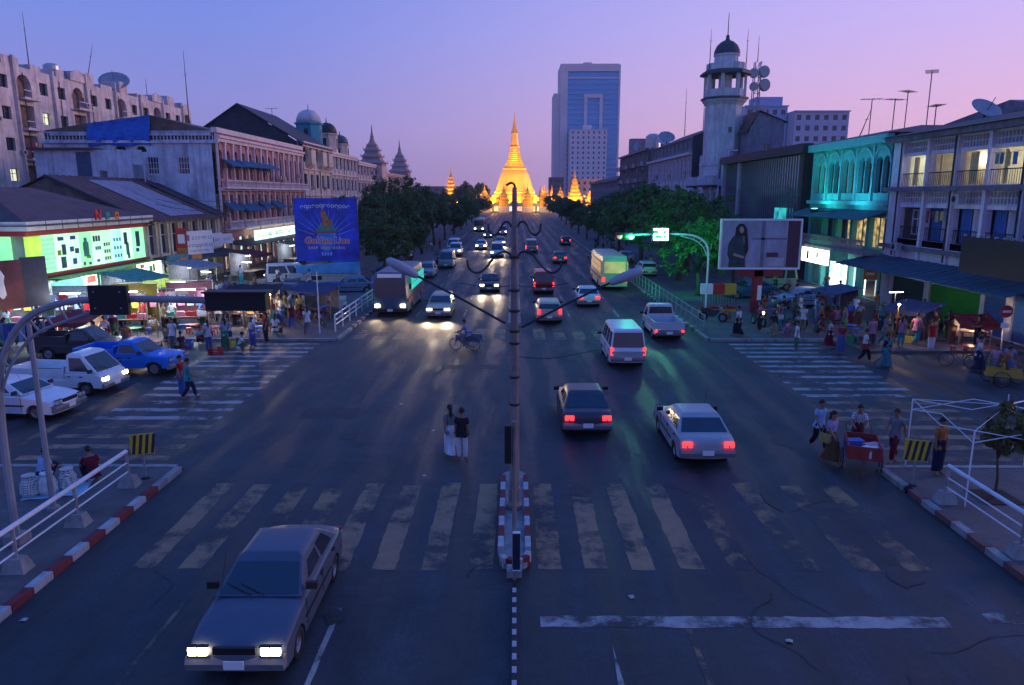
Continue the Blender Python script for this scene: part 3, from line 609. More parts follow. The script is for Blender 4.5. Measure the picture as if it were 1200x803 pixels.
for j in range(6):
    for i in range(nn): tp.poly([P_[j][i], P_[j][i + 1], P_[j + 1][i + 1], P_[j + 1][i]])
tarp = tag(tp.build('blue_tarpaulin', mat('blue_tarp', (.012, .12, .5), rough=.55, var=.15, scale=1.5, bump=.2), None, (-30, 75, .13), (0, 0, R(90))), 'bright blue tarpaulin hung on the roof edge of the pink building', 'tarpaulin')
# low white wing in front of the side wall
b2 = thing('white_wing', 'short weathered white annex with dark side panel below the blue tarpaulin', 'building', (-41.5, 73.2, .13), 0)
facade(MB(), 5.6, 0, 12.2, [(3.9, 5.0, 8.2, 10.8), (.6, 1.4, 8.6, 10.2)], .3, 0, -5.6).box(-5.6, 0, .31, 1.75, 12.0, 12.2).box(-5.6, -5.3, .31, 1.75, 0, 12).box(-.3, 0, .31, 1.75, 0, 12).build('wall', Wbl, b2)
MB().box(-1.5, -.1, -.06, -.003, 8.1, 12.0).build('dark_panel', mat('blue_grey_panel', (.06, .09, .16), rough=.7, var=.3), b2)
win(b2, -4.6, 8.6, .8, 1.6, .15, M_wdark, M_glass, 'mull')
MB().box(-6, .3, -.5, 1.7, 12.2, 12.4).build('roof_slab', M_roofb, b2)

# --- cream terrace with the dark gable, domes behind
Wt = mat('cream_terrace_wall', (.72, .57, .44), rough=.85, var=.2, scale=1, stain=.45)
def terrace(name, label, y0, Ln, H, nb, floors, wallm, seedz=0, arched=False, rooftop=True, x=-30, depth=12, trim=None):
    b = thing(name, label, 'building', (x, y0, .13), R(90)); p = Ln / nb; ops = []; trim = trim or Wpl
    fh = (H - 4.2) / floors
    for i in range(nb):
        for k in range(floors):
            z = 4.2 + k * fh + fh * .25; ops.append((i * p + p * .25, i * p + p * .75, z, z + fh * .55) + (('arch',) if arched else ()))
        ops.append((i * p + p * .15, i * p + p * .85, .05, 3.2))
    facade(MB(), Ln, 0, H, ops, .35).box(0, Ln, depth - .3, depth, 0, H).box(0, .3, .36, depth - .3, 0, H).box(Ln - .3, Ln, .36, depth - .3, 0, H).box(.3, Ln - .3, .36, depth - .3, H - .5, H - .3).build('wall', wallm, b)
    for i in range(nb):
        for k in range(floors):
            z = 4.2 + k * fh + fh * .25; win(b, i * p + p * .5, z, p * .5, fh * .55, .2, (M_wframe, M_wdark)[(i + k + seedz) % 2], M_glass, ('cross', 'mull', 'tran')[(i * 3 + k + seedz) % 3])
        MB().box(i * p + p * .15, i * p + p * .85, .6, .7, .05, 3.2).build('shop_window', emit('shop_dim_%d' % (i % 3), ((1, .8, .5), (.6, .8, .8), (.9, .9, .8))[i % 3], (.15, .05, .1)[i % 3], var=.9, scale=1.3), b)
    for i in range(nb + 1): MB().box(max(0, i * p - .18), min(Ln, i * p + .18), -.14, -.003, 4.2, H - .4).build('pilaster', trim, b)
    mb = MB(); mb.box(0, Ln, -.45, -.002, H - .35, H); mb.box(0, Ln, -.3, -.002, H - .7, H - .35)
    for k in range(floors): mb.box(0, Ln, -.25, -.002, 4.05 + k * fh, 4.25 + k * fh)
    mb.build('cornice', trim, b)
    return b
bA = terrace('cream_terrace', 'cream terrace with bay windows below the big dark gable', 105.2, 16, 15.3, 5, 3, Wt)
for i, x in enumerate((1.9, 8.3, 12.0)): MB().prism([(-.003, 12.0), (-.9, 12.2), (-.9, 14.2), (-.003, 14.4)], 'x', x, x + 2.4).prism([(-.003, 11.3), (-.9, 12.19), (-.003, 12.0)], 'x', x + .2, x + 2.2).build('bay', Wt, bA)
MB().prism([(.6, 15.3), (8.3, 20.1), (16.2, 15.0), (16.2, 8), (.6, 8)], 'x', -.6, -.05).build('gable_wall', mat('tarred_gable', (.035, .037, .05), rough=.9, var=.4, scale=.7, stain=.3), bA)
slope(-.9, 16, -.6, 15.0, 8.3, 20.3, M_roofd, 'roof', bA, .15); slope(-.9, 16, 8.3, 20.3, 17, 14.7, M_roofd, 'roof', bA, .15)
bB = terrace('long_terrace', 'long pale terrace with dark window bays between the dark gable and the city hall', 121.4, 20, 14.8, 7, 3, mat('grey_cream_wall', (.6, .5, .43), rough=.85, var=.25, stain=.5), 1)
bC = terrace('narrow_terrace', 'narrower stained terrace next to the city hall wing', 141.7, 18, 14.2, 6, 3, mat('rose_grey_wall', (.58, .44, .4), rough=.85, var=.25, stain=.5), 2)
for bq, H, Ln in ((bB, 14.8, 20), (bC, 14.2, 18)):
    slope(0, Ln, .2, H, 6, H + 1.8, M_roofb, 'roof', bq, .1); slope(0, Ln, 6, H + 1.8, 12, H, M_roofb, 'roof', bq, .1)
def dome(loc, r, h, wall, cap, label):
    d = thing('domed_kiosk', label, 'dome', loc)
    MB().lathe([(r, 0), (r, h), (r * 1.12, h), (r * 1.12, h + .25), (r * .98, h + .3)], 8, rot=R(22.5)).build('drum', wall, d)
    MB().lathe([(r * .98, 0), (r * .93, r * .35), (r * .75, r * .68), (r * .45, r * .9), (.12, r), (.08, r * 1.25), (.01, r * 1.5)], 16).build('cap', cap, d, (0, 0, h + .3), smooth=True)
    me = MB().box(-.3, .3, -.05, .05, 0, h * .55).mesh('opening', M_glass)
    for k in range(4): a = R(45 + 90 * k - 45 + 22.5 * 0); obj('opening', me, d, (r * .93 * math.cos(a), r * .93 * math.sin(a), h * .25), (0, 0, a + R(90)))
    return d
Wtq = mat('turquoise_paint', (.05, .33, .42), rough=.8, var=.2, stain=.3); Wwt = mat('white_lime', (.62, .58, .58), rough=.85, var=.15, stain=.4)
dome((-34, 124.5, 15.5), 2.1, 3.9, Wtq, Wwt, 'turquoise rooftop kiosk with pale dome above the terrace')
dome((-34, 136, 15.4), 1.9, 3.2, Wt, mat('black_dome', (.03, .03, .04), rough=.6), 'cream rooftop kiosk with black dome above the terrace')
dome((-34.5, 148, 14.8), 1.7, 2.8, Wt, mat('green_dome', (.06, .1, .1), rough=.6), 'small rooftop kiosk with dull green dome near the city hall')
o = MB().box(-3, 3, -2.5, 2.5, 0, 3.2).build('rooftop_room', Wtq, None, (-39, 117, 15.2)); tag(o, 'turquoise rooftop room behind the dark gable', 'rooftop room')
# --- city hall with tiered spires
Wch = mat('city_hall_wall', (.74, .48, .42), rough=.85, var=.15, scale=.5, stain=.2)
bH = terrace('city_hall', 'pink city hall wing with tiered spires behind the street trees', 160.2, 52, 13.0, 13, 2, Wch, 0, True, depth=25, trim=Wch)
def pyatthat(par, x, y, z, r, tiers, m, h=1.5, top=4.0):
    mb = MB(); mb.box(-r, r, -r, r, 0, h * 2.2); zz = h * 2.2; q = r
    for t in range(tiers):
        mb.frus(-q * 1.16, q * 1.16, -q * 1.16, q * 1.16, zz, -q * .78, q * .78, -q * .78, q * .78, zz + h * .55)
        for sx in (-1, 1):
            for sy in (-1, 1): mb.frus(sx * q * 1.1 - .1, sx * q * 1.1 + .1, sy * q * 1.1 - .1, sy * q * 1.1 + .1, zz, sx * q * 1.16 - .02, sx * q * 1.16 + .02, sy * q * 1.16 - .02, sy * q * 1.16 + .02, zz + h * .5)
        q *= .76; mb.box(-q, q, -q, q, zz + h * .55, zz + h * .95); zz += h * .95
    mb.lathe([(q, 0), (q * .6, top * .15), (q * .32, top * .35), (q * .4, top * .4), (q * .2, top * .55), (.05, top)], 8, (0, 0, zz))
    return mb.build('tiered_spire', m, par, (x, y, z))
pyatthat(bH, 4.0, 1.2, 11.6, 2.5, 3, mat('spire_brown', (.5, .3, .26), rough=.85, var=.2, stain=.3), 1.4, 4.2); pyatthat(bH, 44, 1.4, 10.8, 2.5, 3, MT['spire_brown'], 1.5, 4.2)
MB().box(0, 6, -1.5, -.02, 0, 14).build('end_pavilion', Wch, bH); MB().box(40, 46, -1.5, -.02, 0, 12.6).build('end_pavilion', Wch, bH)

# --- worn apartment block behind
Wap = mat('apartment_wall', (.64, .55, .54), rough=.9, var=.3, scale=.6, stain=.75, stain_col=(.09, .08, .09))
b = thing('apartment_block', 'tall weathered apartment block with balconies and rooftop clutter', 'building', (-60, 76, .0), R(90))
H = 23.2; nb = 17; p = 64 / nb; ops = []
for i in range(nb):
    for k in range(6):
        z = 1.5 + k * 3.6
        if i % 3 == 1: ops.append((i * p + .5, i * p + p - .5, z, z + 2.9) + (('arch',) if k == 5 and p - 1 < 2.9 else ()))
        else: ops.append((i * p + p * .3, i * p + p * .72, z + .9, z + 2.4))
facade(MB(), 64, 0, H, ops, .9).box(0, .3, .91, 12, 0, H).box(63.7, 64, .91, 12, 0, H).box(.3, 63.7, .91, 12, H - .4, H - .2).build('wall', Wap, b)
for i in range(nb):
    for k in range(6):
        z = 1.5 + k * 3.6
        if i % 3 == 1:
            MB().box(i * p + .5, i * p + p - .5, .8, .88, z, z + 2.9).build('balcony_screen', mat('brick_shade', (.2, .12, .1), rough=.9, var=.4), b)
            MB().box(i * p + .3, i * p + p - .3, -1.0, -.003, z - .15, z).box(i * p + .3, i * p + p - .3, -1.0, -.95, z, z + .15).box(i * p + .3, i * p + p - .3, -1.0, -.95, z + .85, z + .95).build('balcony', Wap, b)
        else: win(b, i * p + p * .51, z + .9, p * .42, 1.5, .3, M_wdark, emit('flat_window_lit', (.9, .95, .6), .7) if (i, k) in ((5, 4), (8, 3), (3, 2)) else M_glass, ('mull', 'cross')[(i + k) % 2])
for i in range(0, nb, 2): MB().box(i * p - .15, i * p + .15, -.35, -.003, 0, H + random.uniform(.4, 1.4)).build('pier', Wap, b)
for i in range(12): x = 3 + i * 5.2; h = random.uniform(.5, 1.8); MB().box(x, x + random.uniform(1.5, 3.5), .02, random.uniform(2, 4), H, H + h).build('roof_hut', Wap, b)
for i in (2, 7, 13): MB().prism([(i * p + .2, H), (i * p + p - .2, H), (i * p + p - .2, H + .9), (i * p + p / 2, H + 1.5), (i * p + .2, H + .9)], 'y', -.2, .0).build('parapet_crest', Wap, b)
for i in (3, 6, 9): awning(b, i * p + .2, i * p + p - .2, 5.4, 1.2, .5)
mast((-61, 96, 23.2), 7.0, 'tall thin mast at the near end of the apartment roof'); mast((-62, 110, 23.2), 6.0, 'leaning aerial pole on the apartment roof', 1.6); mast((-62, 128, 23.2), 4.0, 'short aerial on the apartment roof beyond the big dish')
dish((-61.5, 117, 23.6), 2.2, R(20), 'large mesh satellite dish on the apartment roof'); tank((-62.5, 103, 23.3), 1.0, 1.8, 'steel water tank on the apartment roof near the tall mast'); tank((-62.5, 90, 23.3), 1.3, 2.0, 'larger steel water tank at the apartment roof end')
mast((-38, 88, 15.2), 9.0, 'thin mast on the rusty roof of the pink building'); antenna((-36, 112, 18.0), 2.6, 'small aerial on the dark gabled roof')
mast((-36, 150, 15.5), 5, 'short mast among the small rooftop domes')

# wear and clutter on the left fronts
pb_ = bpy.data.objects['pink_colonial_building']
for x, z in ((5.4, 5.9), (13.9, 10.2), (22.5, 6.1), (26.8, 10.1), (18.2, 5.8)): aircon(pb_, x, z, -.2)
for x in (.05, 10.7, 19.3, 29.9): pipe(pb_, x, .2, 13, -.32)
laundry(pb_, 17, 20.5, 10.2, -.9); laundry(pb_, 23, 27, 6.0, -.9)
for bq in (bA, bB, bC):
    for k_ in range(6): aircon(bq, 1.2 + k_ * 2.6 + (k_ % 2) * .6, (5.0, 8.6, 12.2)[k_ % 3])
    pipe(bq, .5, 4, 14); pipe(bq, 9.3, 4, 14)
ab_ = bpy.data.objects['apartment_block']
for k_ in range(16): aircon(ab_, 4 + k_ * 3.7, 2.0 + 3.6 * ((k_ * 5) % 6))
for k_ in range(8): laundry(ab_, (1 + 3 * (k_ % 5)) * p + .6, (1 + 3 * (k_ % 5)) * p + p - .6, 3.6 + 3.6 * ((k_ * 2 + 1) % 6), -.85)
for k_ in range(9): pipe(ab_, 2.2 + k_ * 7.3, .2, 22.6)
# ------------------------------------------------------------------ RIGHT SIDE (local x runs towards the camera)
XR = 27.0
# --- lilac house with lit rooms
Wl = mat('lilac_plaster', (.62, .57, .7), rough=.85, var=.18, scale=.8, stain=.4, stain_col=(.15, .14, .18)); Wl2 = mat('lilac_trim', (.6, .56, .68), rough=.85, var=.12, stain=.25)
b = thing('lilac_house', 'lilac three-storey house with lit top-floor rooms and coloured shutters', 'building', (XR, 53.4, .13), R(-90))
LL = 18.0; bays = [1.7 + i * 3.15 for i in range(5)]
ops = [(x, x + 2.85, 8.45, 10.45) for x in bays] + [(x, x + 2.85, 4.9, 7.05) for x in bays] + [(x, x + 2.85, 7.3, 8.1) for x in bays] + [(x, x + 2.85, 10.65, 11.35) for x in bays] + [(1.6, 5.7, .05, 2.7), (6.3, 11.6, .05, 2.7), (12.0, 13.8, .05, 2.7), (14.4, 16.8, .05, 2.7)]
facade(MB(), LL, 0, 11.8, ops, .35).box(0, .3, .36, 11, 0, 11.8).box(LL - .3, LL, .36, 11, 0, 11.8).box(.3, LL - .3, 10.7, 11, 0, 11.8).box(.3, LL - .3, .36, 10.7, 4.3, 4.5).box(.3, LL - .3, .36, 10.7, 8.1, 8.3).box(.3, LL - .3, .36, 10.7, 11.5, 11.7).build('wall', Wl, b)
E_room = [emit('room_cream', (1.0, .86, .58), .5, var=.5, scale=.9), emit('room_white', (.85, .95, .8), .8, var=.5, scale=.9), emit('room_amber', (.95, .62, .25), .3, var=.6, scale=1.2)]
E_tube = emit('tube_light', (.95, 1.0, .95), 9)
lat = MB()
for i in range(10): lat.box(-1.42 + i * .3, -1.37 + i * .3, 0, .06, 0, .8)
for k in range(3): lat.box(-1.42, 1.42, .005, .055, .02 + k * .35, .08 + k * .35)
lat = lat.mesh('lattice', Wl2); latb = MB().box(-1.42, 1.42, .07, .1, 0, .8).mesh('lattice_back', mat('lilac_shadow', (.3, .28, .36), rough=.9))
rl = MB()
for i in range(15): rl.box(-1.4 + i * .2, -1.38 + i * .2, 0, .02, 0, .8)
rl.box(-1.42, 1.42, -.01, .03, .8, .86); rl = rl.mesh('railing', M_dark)
M_curt = mat('blue_curtain', (.04, .12, .4), rough=.9, var=.3, scale=4, stretch=(6, 1, .3)); M_curt2 = mat('pale_curtain', (.4, .42, .55), rough=.9, var=.25, scale=4, stretch=(6, 1, .3))
def curtain(par, x0, x1, z0, z1, y, m):
    n = max(6, int((x1 - x0) / .08)); mb = MB()
    for i in range(n):
        a = x0 + (x1 - x0) * i / n; c = x0 + (x1 - x0) * (i + 1) / n; ya, yc = y + .05 * math.sin(i * 1.9), y + .05 * math.sin((i + 1) * 1.9)
        mb.poly([(a, ya, z0), (c, yc, z0), (c, yc, z1), (a, ya, z1)])
    return mb.build('curtain', m, par)
for i, x in enumerate(bays):
    c = x + 1.425
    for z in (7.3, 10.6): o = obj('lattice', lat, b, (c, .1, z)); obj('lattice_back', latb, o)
    MB().box(x, x + 2.85, 3.4, 3.5, 8.35, 11.3).build('room_back', E_room[(1, 0, 2, 1, 0)[i]], b)
    MB().box(x - .15, x - .1, .4, 3.39, 8.35, 11.3).build('room_partition', mat('room_wall', (.6, .55, .4), rough=.9), b)
    curtain(b, x + .1, x + (.7, .35, .9, .5, .6)[i], 8.5, 10.4, .6, mat('cream_curtain', (.6, .5, .3), rough=.9, var=.2, scale=5, stretch=(6, 1, .3)))
    curtain(b, x + 1.6, x + (2.2, 2.5, 2.0, 2.7, 2.2)[i], 8.5, 10.4, .65, mat('white_curtain', (.7, .72, .68), rough=.9, var=.2, scale=5, stretch=(6, 1, .3)))
    if i != 2: MB().box(x + .8, x + 2.1, 2.0, 2.08, 10.55, 10.63).build('tube_light', E_tube, b)
    obj('railing', rl, b, (c, -.05, 8.45)); obj('railing', rl, b, (c, .1, 4.9))
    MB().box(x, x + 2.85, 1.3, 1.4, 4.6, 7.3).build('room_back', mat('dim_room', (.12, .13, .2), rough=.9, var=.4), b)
    if i in (1, 2, 3): curtain(b, x + .05, x + 1.0, 4.95, 7.0, .5, M_curt); curtain(b, x + 1.1, x + 2.7, 4.95, 7.0, .55, M_curt2)
    else: win(b, x + 1.4, 5.2, 1.3, 1.7, .5, M_wframe, M_glass, 'cross'); curtain(b, x + 2.1, x + 2.8, 4.95, 7.0, .55, M_curt2)
    lower = MB().box(x, x + 2.85, .0, .06, 4.5, 4.9); lower.build('breast_panel', Wl2, b)
lamp('POINT', 'room_light', (8, 1.6, 10.0), 60, (1, .95, .8), b, .3); lamp('POINT', 'room_light', (14, 1.6, 10.0), 60, (1, .95, .8), b, .3); lamp('POINT', 'room_light', (3.4, 1.6, 10.0), 60, (.9, 1, .85), b, .3)
for i in range(6): MB().box(1.4 + i * 3.15, 1.68 + i * 3.15, -.18, -.003, 3.6, 11.6).build('pilaster', Wl2, b)
mb = MB(); mb.box(-.1, LL, -.5, -.002, 8.12, 8.4); mb.box(-.1, LL, -.35, -.002, 4.2, 4.45); mb.box(-.2, LL, -.6, -.002, 11.45, 11.8); mb.build('cornice', mat('stained_ledge', (.16, .15, .19), rough=.9, var=.4, stain=.5), b)
MB().frus(-.6, LL + 1, -.8, 11.8, 11.82, 4, LL - 3, 4, 8, 12.9).build('roof', M_roofd, b)
slope(-1.0, LL, -3.0, 2.95, -.05, 3.6, mat('bluegreen_awning', (.03, .08, .12), rough=.7, var=.3, scale=1), 'awning', b, .08, corr=.02)
def shutter(x0, x1, m):
    mb = MB(); n = int(2.6 / .12)
    for k in range(n): mb.box(x0 + .02, x1 - .02, .1 + .02 * (k % 2), .16, .06 + k * .12, .06 + (k + 1) * .12 - .008)
    return mb.build('roller_shutter', m, b)
shutter(1.6, 5.7, mat('dark_green_shutter', (.01, .05, .06), rough=.6, var=.2)); shutter(6.3, 11.6, mat('green_shutter', (.012, .2, .02), rough=.6, var=.2, scale=1))
shutter(12, 13.8, mat('blue_shutter', (.02, .1, .4), rough=.6, var=.2)); shutter(14.4, 16.8, MT['blue_shutter'])
sign('shop_sign', 'small orange sign hanging under the lilac house awning', (25.6, 52.2, 2.0), R(-20), .9, .9, P_orange, [(.2, .8, .4, .6, P_white)])
bb2 = thing('dark_sign_frame', 'dark framed hoarding on the lower floors of the lilac house', 'hoarding', (24.4, 38.6, 3.9), R(-90))
MB().box(-1.2, 4.5, -.1, 0, 0, 1.9).build('panel', mat('dark_hoarding', (.016, .013, .02), rough=.6, var=.4, scale=1), bb2)
for x in (-1.0, 1.6, 4.3): MB().box(x, x + .08, .0, 2.4, .2, .3).build('bracket', M_dark, bb2)
for i in range(9): MB().lathe([(.1, 0), (.18, .1), (.1, .22)], 6).build('lamp_globe', M_steelg, bb2, (-1 + i * .65, -.05, 1.9), scale=.6)

# --- teal floodlit house
Wte = mat('teal_plaster', (.1, .42, .44), rough=.85, var=.2, scale=.8, stain=.25); Wte2 = mat('teal_trim', (.14, .5, .5), rough=.85, var=.15)
b = thing('teal_house', 'teal floodlit house with arched upper windows and a bright shop below', 'building', (XR, 67.6, .13), R(-90))
ops = []
for i in range(5):
    x = .8 + i * 2.75; ops += [(x, x + .95, 8.0, 10.7, 'arch'), (x + 1.1, x + 2.05, 8.0, 10.7, 'arch')]
ops += [(.6 + i * 2.75, 2.9 + i * 2.75, 3.9, 6.2) for i in range(5)] + [(.8, 3.2, .05, 3.0), (3.6, 8.6, .05, 3.3), (9.0, 10.4, .05, 3.0), (10.9, 13.6, .05, 3.0)]
facade(MB(), 14.0, 0, 12.2, ops, .4).box(0, .3, .41, 11, 0, 12.2).box(13.7, 14, .41, 11, 0, 12.2).box(.3, 13.7, .41, 11, 6.6, 6.8).box(.3, 13.7, .41, 11, 11.8, 12).build('wall', Wte, b)
for i in range(5):
    x = .8 + i * 2.75
    for d in (.475, 1.575): win(b, x + d, 8.0, .95, 2.7, .3, M_wdark, emit('amber_dim', (1, .6, .2), .12, var=.9, scale=1.5) if i in (0, 2) else M_glass, 'mull')
    MB().box(x - .35, x - .12, -.16, -.003, 7.4, 11.4).build('pilaster', Wte2, b)
    n = 10; arc = MB()
    for k in range(n):
        a0, a1 = math.pi * k / n, math.pi * (k + 1) / n; c = x + 1.02
        arc.add([(c + rr * math.cos(aa), yy, 10.2 + rr * math.sin(aa) * .95) for aa in (a0, a1) for rr in (1.15, 1.32) for yy in (-.12, -.002)], [(0, 2, 6, 4), (1, 5, 7, 3), (2, 3, 7, 6), (0, 4, 5, 1)])
    arc.build('arch_moulding', Wte2, b)
mb = MB(); mb.box(-.1, 14.1, -.5, -.002, 11.6, 12.2); mb.box(-.1, 14.1, -.3, -.002, 7.1, 7.4); mb.build('cornice', Wte2, b)
mb = MB(); mb.box(-.2, 14.2, -1.6, -.01, 3.5, 3.7); mb.build('balcony_slab', M_conc, b); baluster_rail(MB(), 0, 14, -1.5, 3.7, .9, .22, .04).build('balcony_railing', M_steelg, b)
slope(-.3, 14.3, -2.0, 6.1, -.05, 6.75, mat('teal_awning', (.03, .14, .16), rough=.7, var=.3), 'awning', b)
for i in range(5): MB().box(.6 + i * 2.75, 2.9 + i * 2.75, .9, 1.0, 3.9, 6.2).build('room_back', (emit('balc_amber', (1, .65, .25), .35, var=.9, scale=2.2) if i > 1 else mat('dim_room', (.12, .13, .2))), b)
o = MB().box(3.4, 8.8, -1.75, -1.62, 2.25, 3.45).build('lit_sign', emit('bright_white_sign', (1.0, 1.0, .9), 2.2, var=.15, scale=.7), b)
for q in ((1.2, 1.6, .25, .9), (1.3, 1.5, .9, 1.05), (3.2, 3.5, .5, .9), (.5, 4.8, .08, .14)): MB().box(3.4 + q[0], 3.4 + q[1], -1.765, -1.752, 2.25 + q[2], 2.25 + q[3]).build('print', P_dark, o)
for i in range(5): MB().box(3.7 + i * .98, 4.55 + i * .98, .7, .8, .1, 2.2).build('shop_display', (emit('shop_cool', (.6, .9, 1.0), 1.2, var=.6, scale=2), emit('shop_white', (1, .98, .9), 2.4, var=.3, scale=2))[i % 2], b)
MB().box(9.1, 10.3, .7, .8, .1, 2.9).build('shop_display', emit('shop_white', (1, 1, 1), 2.4), b); MB().box(11, 13.5, 1.2, 1.3, .1, 2.9).build('shop_display', emit('shop_low', (1, .85, .6), .25, var=.9, scale=1.5), b)
MB().frus(-.3, 14.3, -.4, 11.5, 12.25, 4, 10, 4, 8, 13.1).build('roof', M_roofb, b)
fl = thing('flood_light', 'small floodlight on a bracket before the teal house', 'floodlight', (24.6, 60.6, 6.6)); MB().box(-.25, .25, -.2, .2, 0, .3).build('housing', M_black, fl); MB().box(.25, 2.3, -.04, .04, .05, .13).build('bracket', M_dark, fl)
MB().box(-.2, .2, -.16, .16, .301, .315).build('lens', emit('teal_lens', (.1, 1.0, .95), 12), fl)
lamp('SPOT', 'floodlight_beam', (24.4, 63.5, 6.95), 380, (.08, .95, .95), None, .25, (27, 62.5, 10.3), 130); lamp('SPOT', 'floodlight_beam', (24.4, 57.2, 6.95), 330, (.08, .8, 1.0), None, .25, (27, 57, 10.3), 130)

# --- mirrored glass front
b = thing('glass_hall', 'wide dark glass-fronted hall with ribbed mullions', 'building', (XR, 95.5, .13), R(-90))
MB().box(0, 26.6, .3, 12, 0, 12.2).build('core', mat('dark_core', (.03, .03, .04), rough=.9), b)
M_mir = mat('mirror_glass', (.5, .52, .6), rough=.05, var=.3, scale=.4, metal=.9)
for i in range(38): MB().box(.35 + i * .68, .99 + i * .68, .0, .05, 2.6 + .0, 11.6).build('glass_pane', M_mir, b, rot=(0, 0, 0))
mull = MB().box(-.025, .025, -.1, .02, 2.6, 11.6).mesh('mullion', mat('mullion_grey', (.16, .16, .2), rough=.5))
for i in range(39): obj('mullion', mull, b, (.33 + i * .68, 0, 0))
MB().box(0, 27, -.7, .3, 11.65, 12.5).build('fascia', mat('dark_fascia', (.02, .025, .035), rough=.6), b)
for x, w_ in ((.0, .4), (6.3, .75), (25.9, .7)): MB().box(x, x + w_, -.35, .28, 0, 11.6).build('column', mat('pale_column', (.4, .38, .42), rough=.7) if x < 20 else M_dark, b)
refl = MB().box(20.2, 22.6, -.5, -.15, 4.5, 6.6); refl.build('teal_reflection', emit('teal_reflection_glow', (.05, .7, .6), .35, var=.8, scale=1.6), b)  # teal reflection in the glass, put in as a dim glowing box
# --- lookout tower
Wto = mat('tower_plaster', (.62, .58, .62), rough=.9, var=.2, scale=.7, stain=.6, stain_col=(.14, .13, .15)); Wtd = mat('tower_dark', (.05, .07, .08), rough=.7, var=.3)
t = thing('lookout_tower', 'tall octagonal pale watchtower with open gallery and dark dome', 'tower', (28.7, 104, 0))
t.scale = (.84, .84, 1.03)
MB().lathe([(3.35, 0), (3.35, 11.6), (3.5, 11.6), (3.5, 12.0), (3.02, 12.0), (2.95, 19.3), (3.2, 19.6), (3.55, 19.9), (3.55, 20.1)], 8, rot=R(22.5)).build('shaft', Wto, t)
for k in range(8):
    a = R(45 * k); MB().box(-.06, .06, -.05, .05, 12.1, 19.2).build('shaft_rib', Wto, t, (2.76 * math.cos(a + R(22.5)) * 1.08, 2.76 * math.sin(a + R(22.5)) * 1.08, 0), (0, 0, a + R(22.5)))
MB().lathe([(3.6, 20.1), (3.8, 20.1), (3.8, 20.35), (3.6, 20.35)], 8, rot=R(22.5)).build('gallery_floor', Wtd, t)
for k in range(8):
    a = R(45 * k); r = 3.15
    MB().box(-.28, .28, -.2, .2, 0, 3.0).build('gallery_column', Wto, t, (3.15 * math.cos(a + R(22.5)), 3.15 * math.sin(a + R(22.5)), 20.3), (0, 0, a + R(112.5)))
    MB().box(-1.15, 1.15, -.08, .08, 0, 1.05).build('gallery_panel', Wto, t, (2.95 * math.cos(a), 2.95 * math.sin(a), 20.3), (0, 0, a + R(90)))
MB().lathe([(1.1, 20.3), (1.1, 23.3)], 8).build('stair_core', Wto, t)
MB().lathe([(3.5, 23.2), (4.1, 23.2), (4.1, 23.45), (3.6, 23.75), (.5, 23.8)], 8, rot=R(22.5)).build('gallery_roof', Wtd, t)
mb = MB().lathe([(3.05, 23.8), (3.15, 23.8), (3.15, 24.6), (3.05, 24.6)], 16); mb.build('upper_parapet', Wto, t)
MB().lathe([(1.9, 23.8), (1.9, 25.6), (2.1, 25.6), (2.1, 25.8)], 12).build('lantern', Wto, t)
me = MB().box(-.3, .3, -.06, .06, 0, 1.0).mesh('lantern_window', mat('sky_pane', (.5, .48, .6), rough=.3))
for k in range(6): a = R(60 * k - 90); obj('lantern_window', me, t, (1.86 * math.cos(a), 1.86 * math.sin(a), 24.4), (0, 0, a + R(90)))
MB().lathe([(2.1, 25.8), (2.0, 26.3), (1.65, 26.9), (1.05, 27.35), (.4, 27.6), (.25, 27.9), (.3, 28.1), (.08, 28.3), (.04, 31)], 16).build('dome', Wtd, t, smooth=False)
mast((26.2, 103, 24.6), 5.0, 'aerial rod on the road side of the watchtower gallery'); mast((31.1, 103, 24.6), 5.0, 'aerial rod beside the drum mast on the watchtower gallery')
for z in (15.8, 12.9): MB().box(-.25, .25, -.1, .1, 0, .7).build('slit_window', M_glass, t, (.4, -2.78, z))
# relay mast with drums
t = thing('relay_mast', 'lattice relay mast with round drum antennas behind the watchtower', 'mast', (34.5, 109, 15.5))
mb = MB()
for sx, sy in ((-.5, -.5), (.5, -.5), (.5, .5), (-.5, .5)): mb.tube([(sx, sy, 0), (sx * .7, sy * .7, 11)], .07, 4)
for k in range(10):
    z = k * 1.1; mb.tube([(-.5, -.5, z), (.5, -.5, z + 1.1)], .04, 4); mb.tube([(.5, .5, z), (.5, -.5, z + 1.1)], .04, 4); mb.tube([(-.5, -.45, z + .1), (.5, -.45, z + .1)], .04, 4)
mb.build('lattice', M_steelg, t)
dr = MB().lathe([(.001, 0), (.7, 0), (.75, .1), (.75, .45), (.6, .55), (.001, .6)], 14, ax='y').mesh('drum', mat('drum_grey', (.4, .36, .4), rough=.6))
for x, z, s in ((.9, 9.6, 1.1), (-.7, 9.4, .9), (1.1, 7.8, 1.15), (-.6, 7.6, .8), (.9, 4.4, 1.0), (-.6, 2.6, .8)): obj('drum', dr, t, (x, -.9, z), (0, 0, R(20 * x)), scale=s)
MB().tube([(0, 0, 11), (0, 0, 14.5)], [.06, .02], 4).build('rod', M_dark, t)
